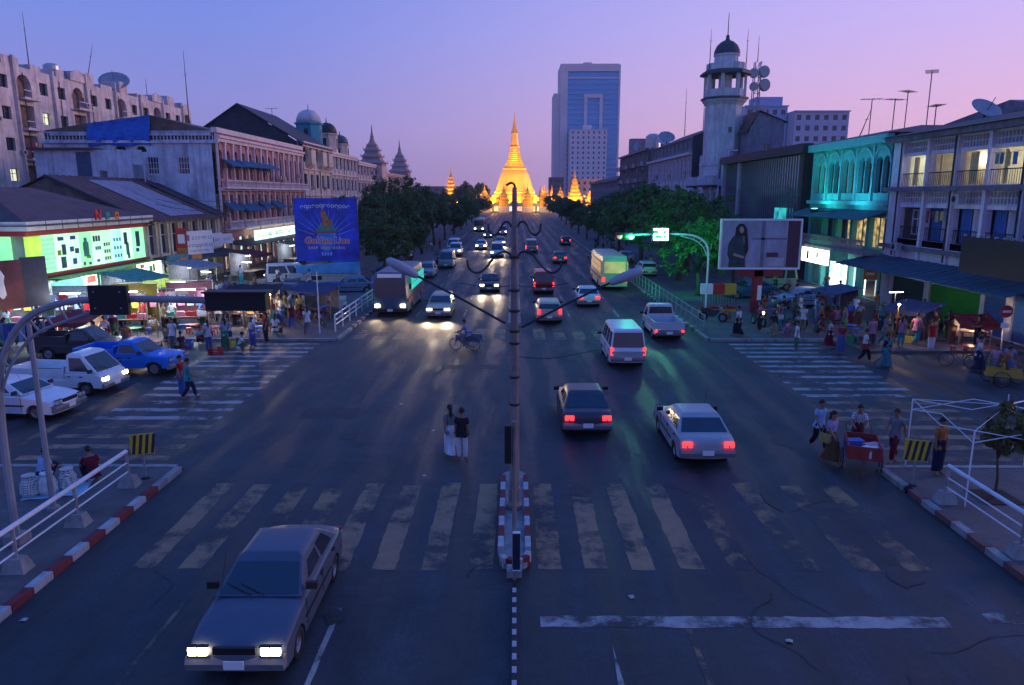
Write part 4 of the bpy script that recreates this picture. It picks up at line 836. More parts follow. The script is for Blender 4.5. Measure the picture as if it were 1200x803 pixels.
# dark block behind tower and glass hall
b = thing('dark_block', 'dark weathered block with one pale window behind the watchtower', 'building', (30.6, 114.5, 0), R(-90))
facade(MB(), 16, 0, 16.2, [], .3).box(0, .3, .31, 4.6, 0, 16.2).box(.3, 15.6, .31, 4.6, 15.9, 16.1).build('wall', mat('blue_grey_wall', (.2, .2, .27), rough=.9, var=.3, stain=.5), b)
q_ = facade(MB(), 4.6, 0, 16.2, [(2.0, 3.0, 12.6, 14.6)], .3); MB().add([(16 - p_[1], p_[0], p_[2]) for p_ in q_.v], q_.f).prism([(0, 16.2), (1.2, 18.6), (4.6, 17.4), (4.6, 16.2)], 'x', 15.7, 16).build('side_wall', MT['blue_grey_wall'], b)
f_ = win(b, 0, 12.6, 1.0, 2.0, 0, M_wframe, M_glass, 'cross'); f_.location = (15.85, 2.5, 12.6); f_.rotation_euler = (0, 0, R(90))
slope(-.5, 16.3, -.4, 16.1, 1.2, 18.8, M_roofb, 'roof', b); slope(-.5, 16.3, 1.2, 18.8, 5.0, 17.3, M_roofb, 'roof', b)
# ornate white building at the tower foot
Wor = mat('white_stucco', (.5, .5, .56), rough=.85, var=.2, stain=.55)
b = thing('ornate_white_house', 'white stucco house with curved balconies at the watchtower foot', 'building', (26.4, 111.5, 0.1), R(-90))
ops = [(1.0 + i * 2.9, 2.4 + i * 2.9, 4.6, 8.2) for i in range(5)]
facade(MB(), 15.5, 0, 9.2, ops, .35).box(0, .3, .36, 2.0, 0, 9.2).box(15.2, 15.5, .36, 2.0, 0, 9.2).box(0, 15.5, .36, 2, 9.0, 9.19).build('wall', Wor, b)
for i in range(5):
    win(b, 1.7 + i * 2.9, 4.6, 1.4, 3.6, .2, M_wframe, M_glass, 'cross'); MB().box(.55 + i * 2.9, .85 + i * 2.9, -.2, -.003, 4, 8.8).build('pilaster', Wor, b)
for x in (3.2, 9.6, 13.4): MB().prism([(x + 1.5 * math.cos(R(180 + 18 * k)), -.05 + 1.3 * math.sin(R(180 + 18 * k))) for k in range(11)], 'z', 9.2, 10.4).build('curved_balcony', Wor, b); MB().prism([(x + 1.55 * math.cos(R(180 + 18 * k)), -.05 + 1.36 * math.sin(R(180 + 18 * k))) for k in range(11)], 'z', 8.95, 9.18).build('balcony_ledge', M_dark, b)
facade(MB(), 15.5, 9.2, 13.6, [(2 + i * 4.2, 3.3 + i * 4.2, 10.0, 12.6) for i in range(3)], .3, 1.2).box(0, 15.5, 1.51, 2.2, 13.4, 13.59).build('upper_wall', Wor, b)
for i in range(3): win(b, 2.65 + i * 4.2, 10, 1.3, 2.6, 1.4, M_wdark, M_glass, 'cross')
# row beyond the tower
def rowR(name, label, y1, Ln, H, nb, floors, wallm, roofm, x=XR, depth=13, z1=4.2, trim=None, roofh=3.0, cat='building'):
    b = thing(name, label, cat, (x, y1, .1), R(-90)); p = Ln / nb; fh = (H - z1) / floors; ops = []
    for i in range(nb):
        for k in range(floors): z = z1 + k * fh + fh * .18; ops.append((i * p + p * .28, i * p + p * .72, z, z + fh * .64))
    facade(MB(), Ln, 0, H, ops, .4).box(0, .3, .41, depth, 0, H).box(Ln - .3, Ln, .41, depth, 0, H).box(.3, Ln - .3, .41, depth, H - .4, H - .2).build('wall', wallm, b)
    for i in range(nb):
        for k in range(floors): win(b, i * p + p * .5, z1 + k * fh + fh * .18, p * .44, fh * .64, .25, (M_wframe, M_wdark)[(i * 2 + k) % 3 == 0], M_glass, ('cross', 'mull', 'tran')[(i + 2 * k) % 3])
    for i in range(nb + 1): MB().box(max(0, i * p - .2), min(Ln, i * p + .2), -.18, -.003, z1, H - .5).build('pilaster', trim or wallm, b)
    MB().box(-.1, Ln + .1, -.6, -.002, H - .4, H).box(-.1, Ln + .1, -.3, -.002, z1 - .2, z1 + .05).build('cornice', trim or wallm, b)
    if roofh:
        slope(-.4, Ln + .4, -.7, H + .02, depth * .5, H + roofh, roofm, 'roof', b, .12); slope(-.4, Ln + .4, depth * .5, H + roofh, depth + .6, H, roofm, 'roof', b, .12)
        MB().prism([(.1, H), (depth * .5, H + roofh - .15), (depth - .1, H)], 'x', Ln - .35, Ln - .05).build('gable', wallm, b)
    return b
Wr1 = mat('mauve_wall', (.64, .53, .58), rough=.85, var=.2, stain=.4)
b = rowR('mauve_block', 'mauve block with tall pilastered windows and dark roof beyond the watchtower', 149.5, 36, 14.3, 13, 2, Wr1, M_roofd, trim=Wr1, roofh=0)
facade(MB(), 36, 14.3, 16.6, [(1 + i * 3.2, 2.6 + i * 3.2, 14.9, 16.2) for i in range(11)], .25, .5).build('attic', mat('slate_attic', (.16, .16, .2), rough=.8, var=.3), b)
for i in range(11): win(b, 1.8 + i * 3.2, 14.9, 1.6, 1.3, .65, M_wframe, M_glass, 'mull')
slope(-.4, 36.4, .3, 16.6, 6.5, 19.2, M_roofd, 'roof', b, .15); slope(-.4, 36.4, 6.5, 19.2, 13.5, 16.2, M_roofd, 'roof', b, .15)
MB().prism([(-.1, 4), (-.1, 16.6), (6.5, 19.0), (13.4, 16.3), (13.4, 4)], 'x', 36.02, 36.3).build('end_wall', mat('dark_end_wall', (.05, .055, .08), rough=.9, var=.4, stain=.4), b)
b = rowR('cluttered_flats', 'dark cluttered flats with balconies and rooftop tanks far up the road', 190, 39, 17.2, 11, 4, mat('dim_flats', (.3, .24, .25), rough=.9, var=.35, stain=.6), M_roofd, roofh=0)
for i in range(11):
    for k in range(4): MB().box(.4 + i * 3.55, 3.2 + i * 3.55, -1.1, -.01, 4.1 + k * 3.2, 4.25 + k * 3.2).box(.4 + i * 3.55, 3.2 + i * 3.55, -1.1, -1.04, 4.25 + k * 3.2, 5.0 + k * 3.2).build('balcony', mat('balcony_mix%d' % ((i + k) % 3), ((.3, .14, .12), (.32, .33, .36), (.12, .1, .11))[(i + k) % 3], rough=.9, var=.3), b)
MB().box(6, 9, 1, 5, 17.2, 21.2).build('stair_head', MT['dim_flats'], b); MB().box(20, 24, 1, 6, 17.2, 20).build('stair_head', MT['dim_flats'], b)
tank((29.5, 160, 17.3), 1.6, 3.2, 'big rusty rooftop tank on the cluttered flats'); dish((29, 172, 17.4), 1.9, R(-20), 'satellite dish on the cluttered flats'); dish((29.5, 146, 17.6), 1.6, R(5), 'satellite dish on the mauve block roof'); dish((30, 153, 17.4), 1.6, R(30), 'smaller dish at the near edge of the cluttered flats')
b = rowR('distant_row', 'distant low row of houses towards the golden pagoda', 262, 70, 12.0, 18, 3, mat('distant_wall', (.28, .23, .26), rough=.9, var=.3), M_roofd, roofh=2)
mast((28, 124, 17.5), 7.5, 'tall thin mast on the mauve block roof'); mast((29, 116, 17.8), 5, 'cross-topped mast on the mauve block roof')
# far white flats over the roofs
Wf = mat('far_white_flats', (.58, .52, .6), rough=.8, var=.1, stain=.2)
def flats(name, label, x0, x1, y, z1, nb, nf, d=14, m=None, glass=None, wv=.5):
    b = thing(name, label, 'building', (x0, y, 0), 0); Ln = x1 - x0; p = Ln / nb; fh = 3.4; ops = []
    for i in range(nb):
        for k in range(nf): z = z1 - 3.0 - k * fh; ops.append((i * p + p * (.5 - wv / 2), i * p + p * (.5 + wv / 2), z, z + 1.6))
    facade(MB(), Ln, 0, z1, ops, .3).box(0, .3, .31, d, 0, z1).box(Ln - .3, Ln, .31, d, 0, z1).box(.3, Ln - .3, .31, d, z1 - .5, z1 - .3).build('wall', m or Wf, b)
    for i in range(nb):
        for k in range(nf): win(b, i * p + p * .5, z1 - 3.0 - k * fh, p * wv, 1.6, .18, M_wdark, glass or M_glass, 'mull')
    MB().box(-.3, Ln + .3, -.4, -.002, z1 - .4, z1).build('cornice', m or Wf, b); return b
flats('far_flats', 'pale flats with rows of small windows above the teal house roof', 92.5, 110.5, 250, 35.3, 6, 4, m=Wf)
flats('far_flats', 'bluish taller flats between the pale flats and the watchtower', 78, 92.2, 256, 37.6, 5, 4, m=mat('bluish_flats', (.38, .44, .6), rough=.8, var=.15))
MB().box(0, 9, 0, 8, 0, 3).build('roof_house', MT['bluish_flats'], bpy.data.objects['far_flats.001'], (4, 2, 37.6))
# roof clutter above teal and lilac houses
rh = thing('roof_hut', 'weathered grey rooftop hut above the teal house', 'rooftop hut', (34.5, 56, 11.3), R(-90)); MB().prism([(-5, 0), (9, 0), (9, 1.8), (3, 3.2), (-5, 2.2)], 'y', 0, 7).build('walls', mat('hut_grey', (.2, .19, .24), rough=.9, var=.3, stain=.5), rh); MB().box(-3, -2, -.05, -.002, .8, 2).build('hut_window', M_glass, rh)
for i, (x, y, z, h, l) in enumerate(((31, 66, 13.0, 3.2, 'slim aerial on the roof nearest the glass hall'), (31.5, 63, 13.2, 2.6, 'twin of short aerials near the tallest antenna'), (32, 62, 13.3, 3.0, 'bent aerial with tilted bar'), (31.6, 58, 13.2, 4.0, 'tallest rooftop antenna above the teal house'), (32.5, 58.5, 13.2, 1.6, 'low aerial beside the tallest antenna'))): antenna((x, y, z - 1), h + 1, l, 5, R(20 * i))
mast((33, 73, 12.3), 4, 'leaning mast over the glass hall roof', 1.4); dish((31, 50, 12.2), 1.0, R(10), 'skeleton dish on the lilac house roof')

for nm_, pts_ in (('lilac_house', ((3.0, 4.1), (9.4, 7.35), (12.4, 4.1))), ('mauve_block', ((3, 6.2), (9, 11), (14, 6.4), (21, 10.8), (28, 6.1), (33, 11))), ('cluttered_flats', ((2, 6), (8, 9), (13, 12.5), (22, 6), (30, 9.2), (35, 13)))):
    for x, z in pts_: aircon(bpy.data.objects[nm_], x, z, -.2 if nm_ != 'lilac_house' else -.5)
for x in (1.5, 7.8, 14.1): pipe(bpy.data.objects['lilac_house'], x, 3.7, 11.4, -.24)
laundry(bpy.data.objects['lilac_house'], 5.0, 7.4, 6.9, -.06); laundry(bpy.data.objects['lilac_house'], 11.3, 13.6, 10.2, -.08)
for k_ in range(9): laundry(bpy.data.objects['cluttered_flats'], 1 + k_ * 3.7, 3.2 + k_ * 3.7, 7.0 + 3.2 * (k_ % 3), -1.06)
# ------------------------------------------------------------------ office tower and its neighbours
Wtw = mat('tower_mauve_stone', (.74, .62, .64), rough=.7, var=.06, scale=.1); Gl = mat('tower_blue_glass', (.08, .33, .62), rough=.15, var=.2, scale=.06, metal=.3); Gl2 = mat('tower_spandrel', (.16, .4, .66), rough=.3, var=.1)
t = thing('office_tower', 'tall blue glass office tower framed in mauve stone', 'skyscraper', (33, 540, 0), 0)
MB().box(0, 42, .4, 34, 0, 93).build('core', Gl, t)
mb = MB(); mb.box(-.5, 4.6, -.6, 35, 0, 98.5); mb.box(40.6, 41.8, -.6, 2, 0, 98); mb.box(4.6, 40.6, -.8, 6, 93.4, 98.5); mb.box(4.6, 40.6, -.4, 2, 88.6, 89.6); mb.build('stone_frame', Wtw, t)
MB().box(4.8, 40.4, .6, 1.2, 89.6, 93.4).build('louvre_band', M_dark, t)
for i in range(26): MB().box(4.6, 40.6, -.05, .39, 3 + i * 3.42, 4.1 + i * 3.42).build('spandrel', Gl2, t)
mb = MB(); mb.box(16.4, 18.6, -1.4, -.06, 44, 78); mb.box(27.4, 29.6, -1.4, -.06, 44, 78); mb.box(18.6, 27.4, -1.4, -.06, 75.6, 78); mb.build('inner_frame', Wtw, t)
MB().box(-5, -.6, 3, 30, 0, 79).build('service_wing', Wtw, t); MB().box(16, 22, 6, 12, 98.5, 100.5).build('roof_plant', Wtw, t)
b = flats('white_hotel', 'white slab block standing before the office tower', 38.5, 64, 520, 52.5, 7, 11, 16, mat('hotel_white', (.75, .66, .7), rough=.8, var=.06), wv=.32)
MB().box(9, 15, 3, 9, 52.5, 55.5).build('roof_plant', MT['hotel_white'], b)
flats('colonial_office', 'pink colonial office block behind the golden shrines', 30, 70, 399, 16.5, 13, 4, 20, Wch, wv=.45)
flats('far_dark_block', 'dark far block beside the office tower', 22, 31, 470, 19, 4, 4, 14, mat('far_dark', (.15, .12, .15), rough=.9, var=.2))
flats('far_low_block', 'low purple block on the horizon behind the lone gold shrine', -75, -35, 480, 13.5, 9, 3, 14, mat('far_purple', (.2, .16, .2), rough=.9, var=.2))

# ------------------------------------------------------------------ golden pagoda and shrines
M_gold = mat('gold_leaf', (.9, .52, .08), rough=.42, var=.12, scale=.5, metal=.35, spec=.6); M_gold2 = mat('gold_dull', (.72, .38, .06), rough=.5, var=.25, scale=.8, metal=.2)
M_shr = mat('shrine_white', (.7, .6, .45), rough=.7, var=.2)
pg = thing('golden_pagoda', 'floodlit golden octagonal pagoda with tall tapering spire', 'pagoda', (.0, 372, 0), 0); pg.scale = (1.0, 1.0, 1.0)
MB().lathe([(24, 0), (24, 3.2), (22.5, 3.2), (22.5, 4.2)], 8, rot=R(22.5)).build('plinth', M_shr, pg)
MB().lathe([(15.5, 4.2), (15.5, 5.0), (14.4, 5.0), (14.2, 6.0), (13.2, 6.0), (13.0, 7.0), (12.1, 7.0), (11.9, 8.0), (11.0, 8.2), (10.8, 9.0)], 8, rot=R(22.5)).build('terrace', M_gold, pg)
MB().lathe([(10.8, 9.0), (11.0, 9.5), (10.3, 9.9), (9.8, 11.0), (9.2, 12.8), (8.6, 14.6), (8.0, 16.4), (7.3, 18.2), (6.5, 19.6), (6.0, 20.2)], 8, rot=R(22.5)).build('bell', M_gold, pg)
MB().lathe([(6.0, 20.2), (6.35, 20.5), (6.2, 21.1), (5.5, 21.4), (5.3, 22.0), (4.9, 22.2)], 8, rot=R(22.5)).build('bell_band', M_gold, pg)
rings = []; z = 22.2; r = 4.9
for i in range(8): rings += [(r, z), (r * 1.05, z + .4), (r * .93, z + .9)]; z += 1.05; r *= .9
MB().lathe(rings, 8, rot=R(22.5)).build('ring_mouldings', M_gold, pg)
MB().lathe([(r, z), (r * 1.25, z + .4), (r * 1.2, z + 1.0), (r * .95, z + 1.4), (r * .88, z + 3.0), (r * .72, z + 5.2), (r * .6, z + 7)], 16).build('lotus_bud', M_gold, pg)
MB().lathe([(r * .6, z + 7), (r * .9, z + 7.1), (r * .82, z + 7.6), (r * .62, z + 8.8), (r * .42, z + 10.4), (r * .24, z + 12.4), (.3, z + 14), (.12, z + 17)], 12).build('umbrella_finial', M_gold2, pg)
zed = MB().lathe([(1.5, 0), (1.5, .7), (1.2, .7), (1.1, 1.4), (.85, 1.6), (.7, 2.5), (.4, 3.1), (.3, 4.0), (.12, 5.2), (.03, 6.6)], 8)
zed = zed.mesh('small_stupa', M_gold2)
for k in range(24): a = 2 * math.pi * k / 24; s = 1.0 if k % 3 else 1.35; obj('small_stupa', zed, pg, (18.7 * math.cos(a), 18.7 * math.sin(a), 4.2), scale=s)
def shrine(loc, r, tiers, h, top, label, m=M_gold2):
    s = thing('tiered_shrine', label, 'shrine', loc); MB().box(-r * 1.2, r * 1.2, -r * 1.2, r * 1.2, 0, h * 1.8).build('hall', M_shr, s); pyatthat(s, 0, 0, h * 1.4, r, tiers, m, h, top); return s
shrine((-31.5, 368, 0), 3.8, 5, 2.0, 6.0, 'golden tiered shrine standing apart behind the kerbside trees'); shrine((30, 371, 0), 3.6, 5, 1.9, 4.6, 'golden tiered shrine in front of the colonial office')
for i, (x, y) in enumerate(((-14, 345), (14, 345), (-5, 342), (6, 342), (22, 355), (38, 366), (44, 368))):
    shrine((x, y, 0), 2.2 if i < 5 else 2.6, 3, 1.5, 3.0, ('small golden shrine at the pagoda foot on the city hall side', 'small golden shrine at the pagoda foot on the office tower side', 'gold entrance shrine facing the oncoming lanes', 'gold entrance shrine facing the outbound lanes', 'gold shrine between pagoda and colonial office', 'near gold shrine before the colonial office front', 'outermost gold shrine before the colonial office')[i])
shops = MB()
pl = thing('pagoda_shop_ring', 'low ring of lit shops around the pagoda foot', 'shops', (0, 372, 0))
for k in range(16):
    a = R(180 + 180 * (k + .5) / 16); x, y = 25.5 * math.cos(a), 25.5 * math.sin(a)
    MB().box(-2.4, 2.4, -.9, .9, 0, 3.3).build('shop_bay', M_shr, pl, (x, y, 0), (0, 0, a + R(90))); MB().box(-2.0, 2.0, -.06, 0, .4, 2.4).build('lit_front', emit('pagoda_shop_%d' % (k % 3), ((1, .6, .2), (.9, .95, .7), (1, .4, .25))[k % 3], (1.6, 1.0, 1.2)[k % 3], var=.8, scale=1.0), pl, (x + .92 * math.cos(a), y + .92 * math.sin(a), .2), (0, 0, a + R(90)))
for k in range(10):
    a = R(180 + 20 * k); lamp('SPOT', 'pagoda_floodlight', (23.5 * math.cos(a), 372 + 23.5 * math.sin(a), 4.6), 13000, (1.0, .48, .08), None, .5, (2 * math.cos(a), 372 + 2 * math.sin(a), 17), 80)
for x in (-16, 0, 16): lamp('SPOT', 'pagoda_floodlight', (x, 330, 5), 30000, (1.0, .5, .09), None, .5, (0, 372, 30), 40)
for x, y in ((-33.5, 361), (-28, 362), (30, 361), (41, 358), (-10, 336), (10, 336), (22, 346)): lamp('POINT', 'shrine_floodlight', (x, y, 6.0), 9000 if y > 355 else 2600, (1.0, .5, .09), None, .4)
# ------------------------------------------------------------------ vehicles (local +Y forwards)
def wheel_meshes(r, w_):
    t = MB().lathe([(r * .62, -w_ / 2), (r * .93, -w_ / 2), (r, -w_ * .3), (r, w_ * .3), (r * .93, w_ / 2), (r * .62, w_ / 2)], 18, ax='x', caps=False).mesh('tyre', M_rubber, True)
    rm = MB().lathe([(.001, w_ * .36), (r * .16, w_ * .36), (r * .2, w_ * .26), (r * .5, w_ * .22), (r * .56, w_ * .4), (r * .64, w_ * .42), (r * .64, -w_ * .42), (.001, -w_ * .42)], 14, ax='x').mesh('rim', M_rim)
    return t, rm
def bevel(me, off, seg=2, ang=25):
    b = bmesh.new(); b.from_mesh(me); bmesh.ops.remove_doubles(b, verts=b.verts, dist=.0005); bmesh.ops.recalc_face_normals(b, faces=b.faces)
    es = [e for e in b.edges if len(e.link_faces) == 2 and e.calc_face_angle(0) > R(ang)]
    bmesh.ops.bevel(b, geom=es, offset=off, segments=seg, profile=.6, affect='EDGES', clamp_overlap=True)
    bmesh.ops.recalc_face_normals(b, faces=b.faces); b.to_mesh(me); b.free()
    me.polygons.foreach_set('use_smooth', [True] * len(me.polygons)); me.set_sharp_from_angle(angle=R(40)); return me
def spline(pts, n=3):
    """rounds the body line"""
    P_ = [pts[0]] + list(pts) + [pts[-1]]; o = []
    for i in range(1, len(P_) - 2):
        a, b, c, d = (Vector((*P_[j], 0)) for j in (i - 1, i, i + 1, i + 2))
        k = .35
        for q in range(n):
            t = q / n; h1, h2, h3, h4 = 2 * t ** 3 - 3 * t * t + 1, -2 * t ** 3 + 3 * t * t, t ** 3 - 2 * t * t + t, t ** 3 - t * t
            v = b * h1 + c * h2 + (c - a) * k * h3 + (d - b) * k * h4; o.append((v.x, v.y))
    return o + [tuple(pts[-1])]
def body_prism(mb, prof, W, edge=.05, inset=.04):
    cy = 0.0; cz = .62; ymax = max(abs(p[0]) for p in prof)
    fr = [-1, -.985, -.94, -.85, -.6, -.25, .25, .6, .85, .94, .985, 1]; n = len(prof); V = []
    for f in fr:
        q = abs(f)
        for y, z in prof:
            e = max(0.0, (abs(y) - ymax * .72) / (ymax * .28))           # nose and tail round off in plan
            yy = y - math.copysign(.13 * e * q ** 3, y)
            hw = W / 2 * (1 - .045 * e) - (.05 * max(0, z - .75) if z > .75 else 0) - .03 * max(0, .5 - z)
            zz = z - (.035 * q ** 3 if z > cz else 0) - (.05 * max(0, (q - .93) / .07) if z > cz else 0)
            V.append((f * hw, yy, zz))
    m = len(fr)
    mb.add(V, [(i * n + k, i * n + (k + 1) % n, (i + 1) * n + (k + 1) % n, (i + 1) * n + k) for i in range(m - 1) for k in range(n)] + [list(range(n))[::-1], list(range((m - 1) * n, m * n))])
def smooth_body(me, a=35):
    me.polygons.foreach_set('use_smooth', [True] * len(me.polygons)); me.set_sharp_from_angle(angle=R(a)); return me
def arch(cy, r, z0, n=8): return [(cy + r * math.cos(math.pi * i / n), z0 + r * .98 * math.sin(math.pi * i / n)) for i in range(n + 1)]
PROTO = {}
def vehicle(kind, prof_top, axles, W, wr, sill, ghs, heads, tails, extra=None, bump=(None, None)):
    """prof_top: rear-bottom -> over the top -> front-bottom; ghs: greenhouses (y0,y1,zb,ry0,ry1,zr,wb,wr, side panes, has front, has rear)"""
    parts = []
    prof = spline(prof_top)
    for a in sorted(axles, reverse=True): prof += [(p[0], p[1]) for p in arch(a, wr + .07, sill)]
    mb = MB(); body_prism(mb, prof, W); parts.append(('body', smooth_body(mb.mesh('body', M_paint)), None, []))
    for a in axles:   # dark wells
        parts.append(('wheel_well', MB().lathe([(wr + .05, -W / 2 + .12), (wr + .05, W / 2 - .12)], 14, (0, a, wr + .02), ax='x').mesh('wheel_well', M_black), None, []))
    t, rm = wheel_meshes(wr, .19)
    for a in axles:
        for s in (-1, 1): parts.append(('wheel', t, ((s * (W / 2 - .11), a, wr), (0, 0, 0 if s > 0 else math.pi)), [('rim', rm)]))
    for (y0, y1, zb, r0, r1, zr, wb, wt, panes, fr, re) in ghs:
        g = MB(); q = .06
        V = [(-wb / 2, y0, zb), (wb / 2, y0, zb), (wb / 2, y1, zb), (-wb / 2, y1, zb), (-wt / 2, r0, zr - q), (wt / 2, r0, zr - q), (wt / 2, r1, zr - q), (-wt / 2, r1, zr - q),
             (-wt / 2 + .1, r0 + .1, zr), (wt / 2 - .1, r0 + .1, zr), (wt / 2 - .1, r1 - .1, zr), (-wt / 2 + .1, r1 - .1, zr)]
        g.add(V, [(0, 1, 5, 4), (1, 2, 6, 5), (2, 3, 7, 6), (3, 0, 4, 7), (4, 5, 9, 8), (5, 6, 10, 9), (6, 7, 11, 10), (7, 4, 8, 11), (8, 9, 10, 11)])
        g.add([], [])
        parts.append(('cabin', bevel(g.mesh('cabin', M_paint), .045, 3), None, []))
        def pane(name, A, B, C_, D, m=.07, mt=.05):
            A, B, C_, D = map(Vector, (A, B, C_, D)); nrm = (B - A).cross(D - A).normalized(); ctr = (A + B + C_ + D) / 4
            if nrm.dot(ctr - Vector((0, (y0 + y1) / 2, zb))) < 0: nrm = -nrm
            f = lambda u, v: (A * (1 - u) + B * u) * (1 - v) + (D * (1 - u) + C_ * u) * v
            wd, ht = (B - A).length, (D - A).length; a, b = m / wd, mt / ht
            p = [f(a, b), f(1 - a, b), f(1 - a, 1 - 2 * b), f(a, 1 - 2 * b)]
            parts.append((name, MB().add([v + nrm * .008 for v in p] + [v - nrm * .01 for v in p], [(0, 1, 2, 3), (0, 4, 5, 1), (1, 5, 6, 2), (2, 6, 7, 3), (3, 7, 4, 0)]).mesh(name, M_glass), None, []))
        if fr: pane('windscreen', V[2], V[3], V[7], V[6])
        if re: pane('rear_window', V[0], V[1], V[5], V[4])
        for s, (a, b, c, d) in ((1, (1, 2, 6, 5)), (-1, (0, 3, 7, 4))):
            A, B, C_, D = (Vector(V[i]) for i in (a, b, c, d))
            for (u0, u1) in panes: pane('side_window', A.lerp(B, u0), A.lerp(B, u1), D.lerp(C_, u1), D.lerp(C_, u0), .035, .06)
    for nm, lst in (('headlight', heads), ('taillight', tails)):
        for (x, y, z, a, c) in lst:
            trim = ('lamp_trim', MB().box(-a / 2 - .02, a / 2 + .02, -.045, .03, -c / 2 - .02, -c / 2).box(-a / 2 - .02, a / 2 + .02, -.045, .03, c / 2, c / 2 + .02).box(-.008, .008, -.045, .047, -c / 2, c / 2).mesh('lamp_trim', M_black)) if nm == 'headlight' else ('lamp_trim', MB().box(-a / 2 - .015, a / 2 + .015, -.046, .03, -c * .12 - .012, -c * .12 + .012).box(-a * .1, a * .1, -.048, .02, -c / 2, -c * .14).mesh('lamp_trim', M_hl_off))
            parts.append((nm, bevel(MB().cbox(0, 0, 0, a, .08, c).mesh(nm, M_hl_off if nm == 'headlight' else M_tl_off), .025, 2), ((x, y, z), (0, 0, 0)), [trim]))
    yb, yf = bump
    if yf is not None: parts.append(('bumper', MB().prism([(yf - .12, .3), (yf + .06, .32), (yf + .09, .45), (yf + .03, .55), (yf - .12, .55)], 'x', -W / 2 + .03, W / 2 - .03).mesh('bumper', MT.get('bumper_grey') or mat('bumper_grey', (.18, .18, .19), rough=.6)), None, []))
    if yb is not None: parts.append(('bumper', MB().prism([(yb + .12, .34), (yb - .06, .36), (yb - .09, .48), (yb - .03, .58), (yb + .12, .58)], 'x', -W / 2 + .03, W / 2 - .03).mesh('bumper', MT['bumper_grey'] if 'bumper_grey' in MT else M_dark), None, []))
    if yf is not None:
        parts.append(('grille', MB().cbox(0, yf + .015, .66, W * .42, .06, .12).mesh('grille', M_black), None, []))
        parts.append(('number_plate', MB().cbox(0, yf + .095, .44, .34, .02, .15).mesh('number_plate', P_white), None, []))
    if yb is not None: parts.append(('number_plate', MB().cbox(0, yb - .1, .5, .34, .02, .15).mesh('number_plate', P_white), None, []))
    for s in (-1, 1):
        g = ghs[0]; yy = g[1] - (g[1] - g[4]) * .25
        parts.append(('mirror', MB().cbox(s * (g[6] / 2 + .12), yy - .05, g[2] + .1, .2, .08, .13).mesh('mirror', M_black), None, []))
    for s in (-1, 1):
        g = ghs[0]
        for yy in ((g[0] * .47 + g[1] * .53), g[1] - .08):
            if kind in ('sedan', 'wagon', 'suv', 'van'): parts.append(('door_seam', MB().box(s * W / 2 - .004, s * W / 2 + .004, yy - .008, yy + .008, .36, g[2] - .07).mesh('door_seam', M_black), None, []))
        for yy in ((g[0] * .4 + g[1] * .6), (g[0] * .78 + g[1] * .22)): parts.append(('door_handle', MB().box(s * W / 2 - .01, s * W / 2 + .025, yy - .2, yy - .07, g[2] - .17, g[2] - .14).mesh('door_handle', M_black), None, []))
    if kind in ('sedan', 'wagon', 'suv', 'van'):
        for s in (-1, 1): parts.append(('side_moulding', MB().box(s * W / 2 - .012, s * W / 2 + .014, -axles[0] + wr + .14, axles[0] - wr - .12, .52, .57).mesh('side_moulding', M_black), None, []))
    g = ghs[0]
    for s in (-1, 1):
        A_ = Vector((s * .12, g[1] + .012, g[2] + .03)); B_ = Vector((s * .12 + .5, g[1] - (g[1] - g[4]) * .3 + .02, g[2] + (g[5] - g[2]) * .3 + .02)); parts.append(('wiper', MB().tube([A_, B_], .009, 4).mesh('wiper', M_black), None, []))
    parts.append(('aerial', MB().tube([(W / 2 - .2, g[1] + .1, g[2]), (W / 2 - .22, g[1] - .25, g[2] + .75)], .006, 4).mesh('aerial', M_black), None, []))
    parts += extra or []
    PROTO[kind] = parts
sedan_prof = [(-2.05, .27), (-2.14, .5), (-2.12, .82), (-1.98, .93), (-1.3, .96), (.0, .94), (.78, .92), (1.4, .86), (1.95, .75), (2.1, .62), (2.14, .45), (2.05, .24)]
vehicle('sedan', sedan_prof, (1.32, -1.28), 1.68, .29, .25, [(-1.62, .9, .93, -1.02, .18, 1.38, 1.56, 1.22, [(.1, .44), (.47, .83)], True, True)],
        [(s * .6, 2.1, .66, .32, .15) for s in (-1, 1)], [(s * .62, -2.12, .74, .3, .17) for s in (-1, 1)], bump=(-2.08, 2.08))
wagon_prof = [(-2.0, .27), (-2.1, .5), (-2.1, .9), (-1.95, .96), (.0, .95), (.82, .92), (1.45, .86), (1.95, .75), (2.1, .62), (2.14, .45), (2.05, .24)]
vehicle('wagon', wagon_prof, (1.32, -1.28), 1.66, .29, .25, [(-2.04, .92, .94, -1.78, .2, 1.42, 1.55, 1.26, [(.04, .28), (.31, .58), (.61, .86)], True, True)],
        [(s * .6, 2.1, .66, .32, .15) for s in (-1, 1)], [(s * .68, -2.1, .84, .16, .32) for s in (-1, 1)], bump=(-2.05, 2.08))
bed = lambda y0, y1, W, z0, z1, m=M_paint: [('bed_side', MB().box(-W / 2, -W / 2 + .05, y0, y1, z0, z1).mesh('bed_side', m), None, []), ('bed_side', MB().box(W / 2 - .05, W / 2, y0, y1, z0, z1).mesh('bed_side', m), None, []),
     ('tailgate', MB().box(-W / 2 + .05, W / 2 - .05, y0, y0 + .05, z0, z1).mesh('tailgate', m), None, []), ('headboard', MB().box(-W / 2 + .05, W / 2 - .05, y1 - .05, y1, z0, z1 + .1).mesh('headboard', m), None, [])]
pick_prof = [(-2.3, .38), (-2.32, .7), (-2.28, .78), (.2, .8), (.95, .98), (1.15, .97), (2.05, .9), (2.2, .78), (2.24, .5), (2.15, .36)]
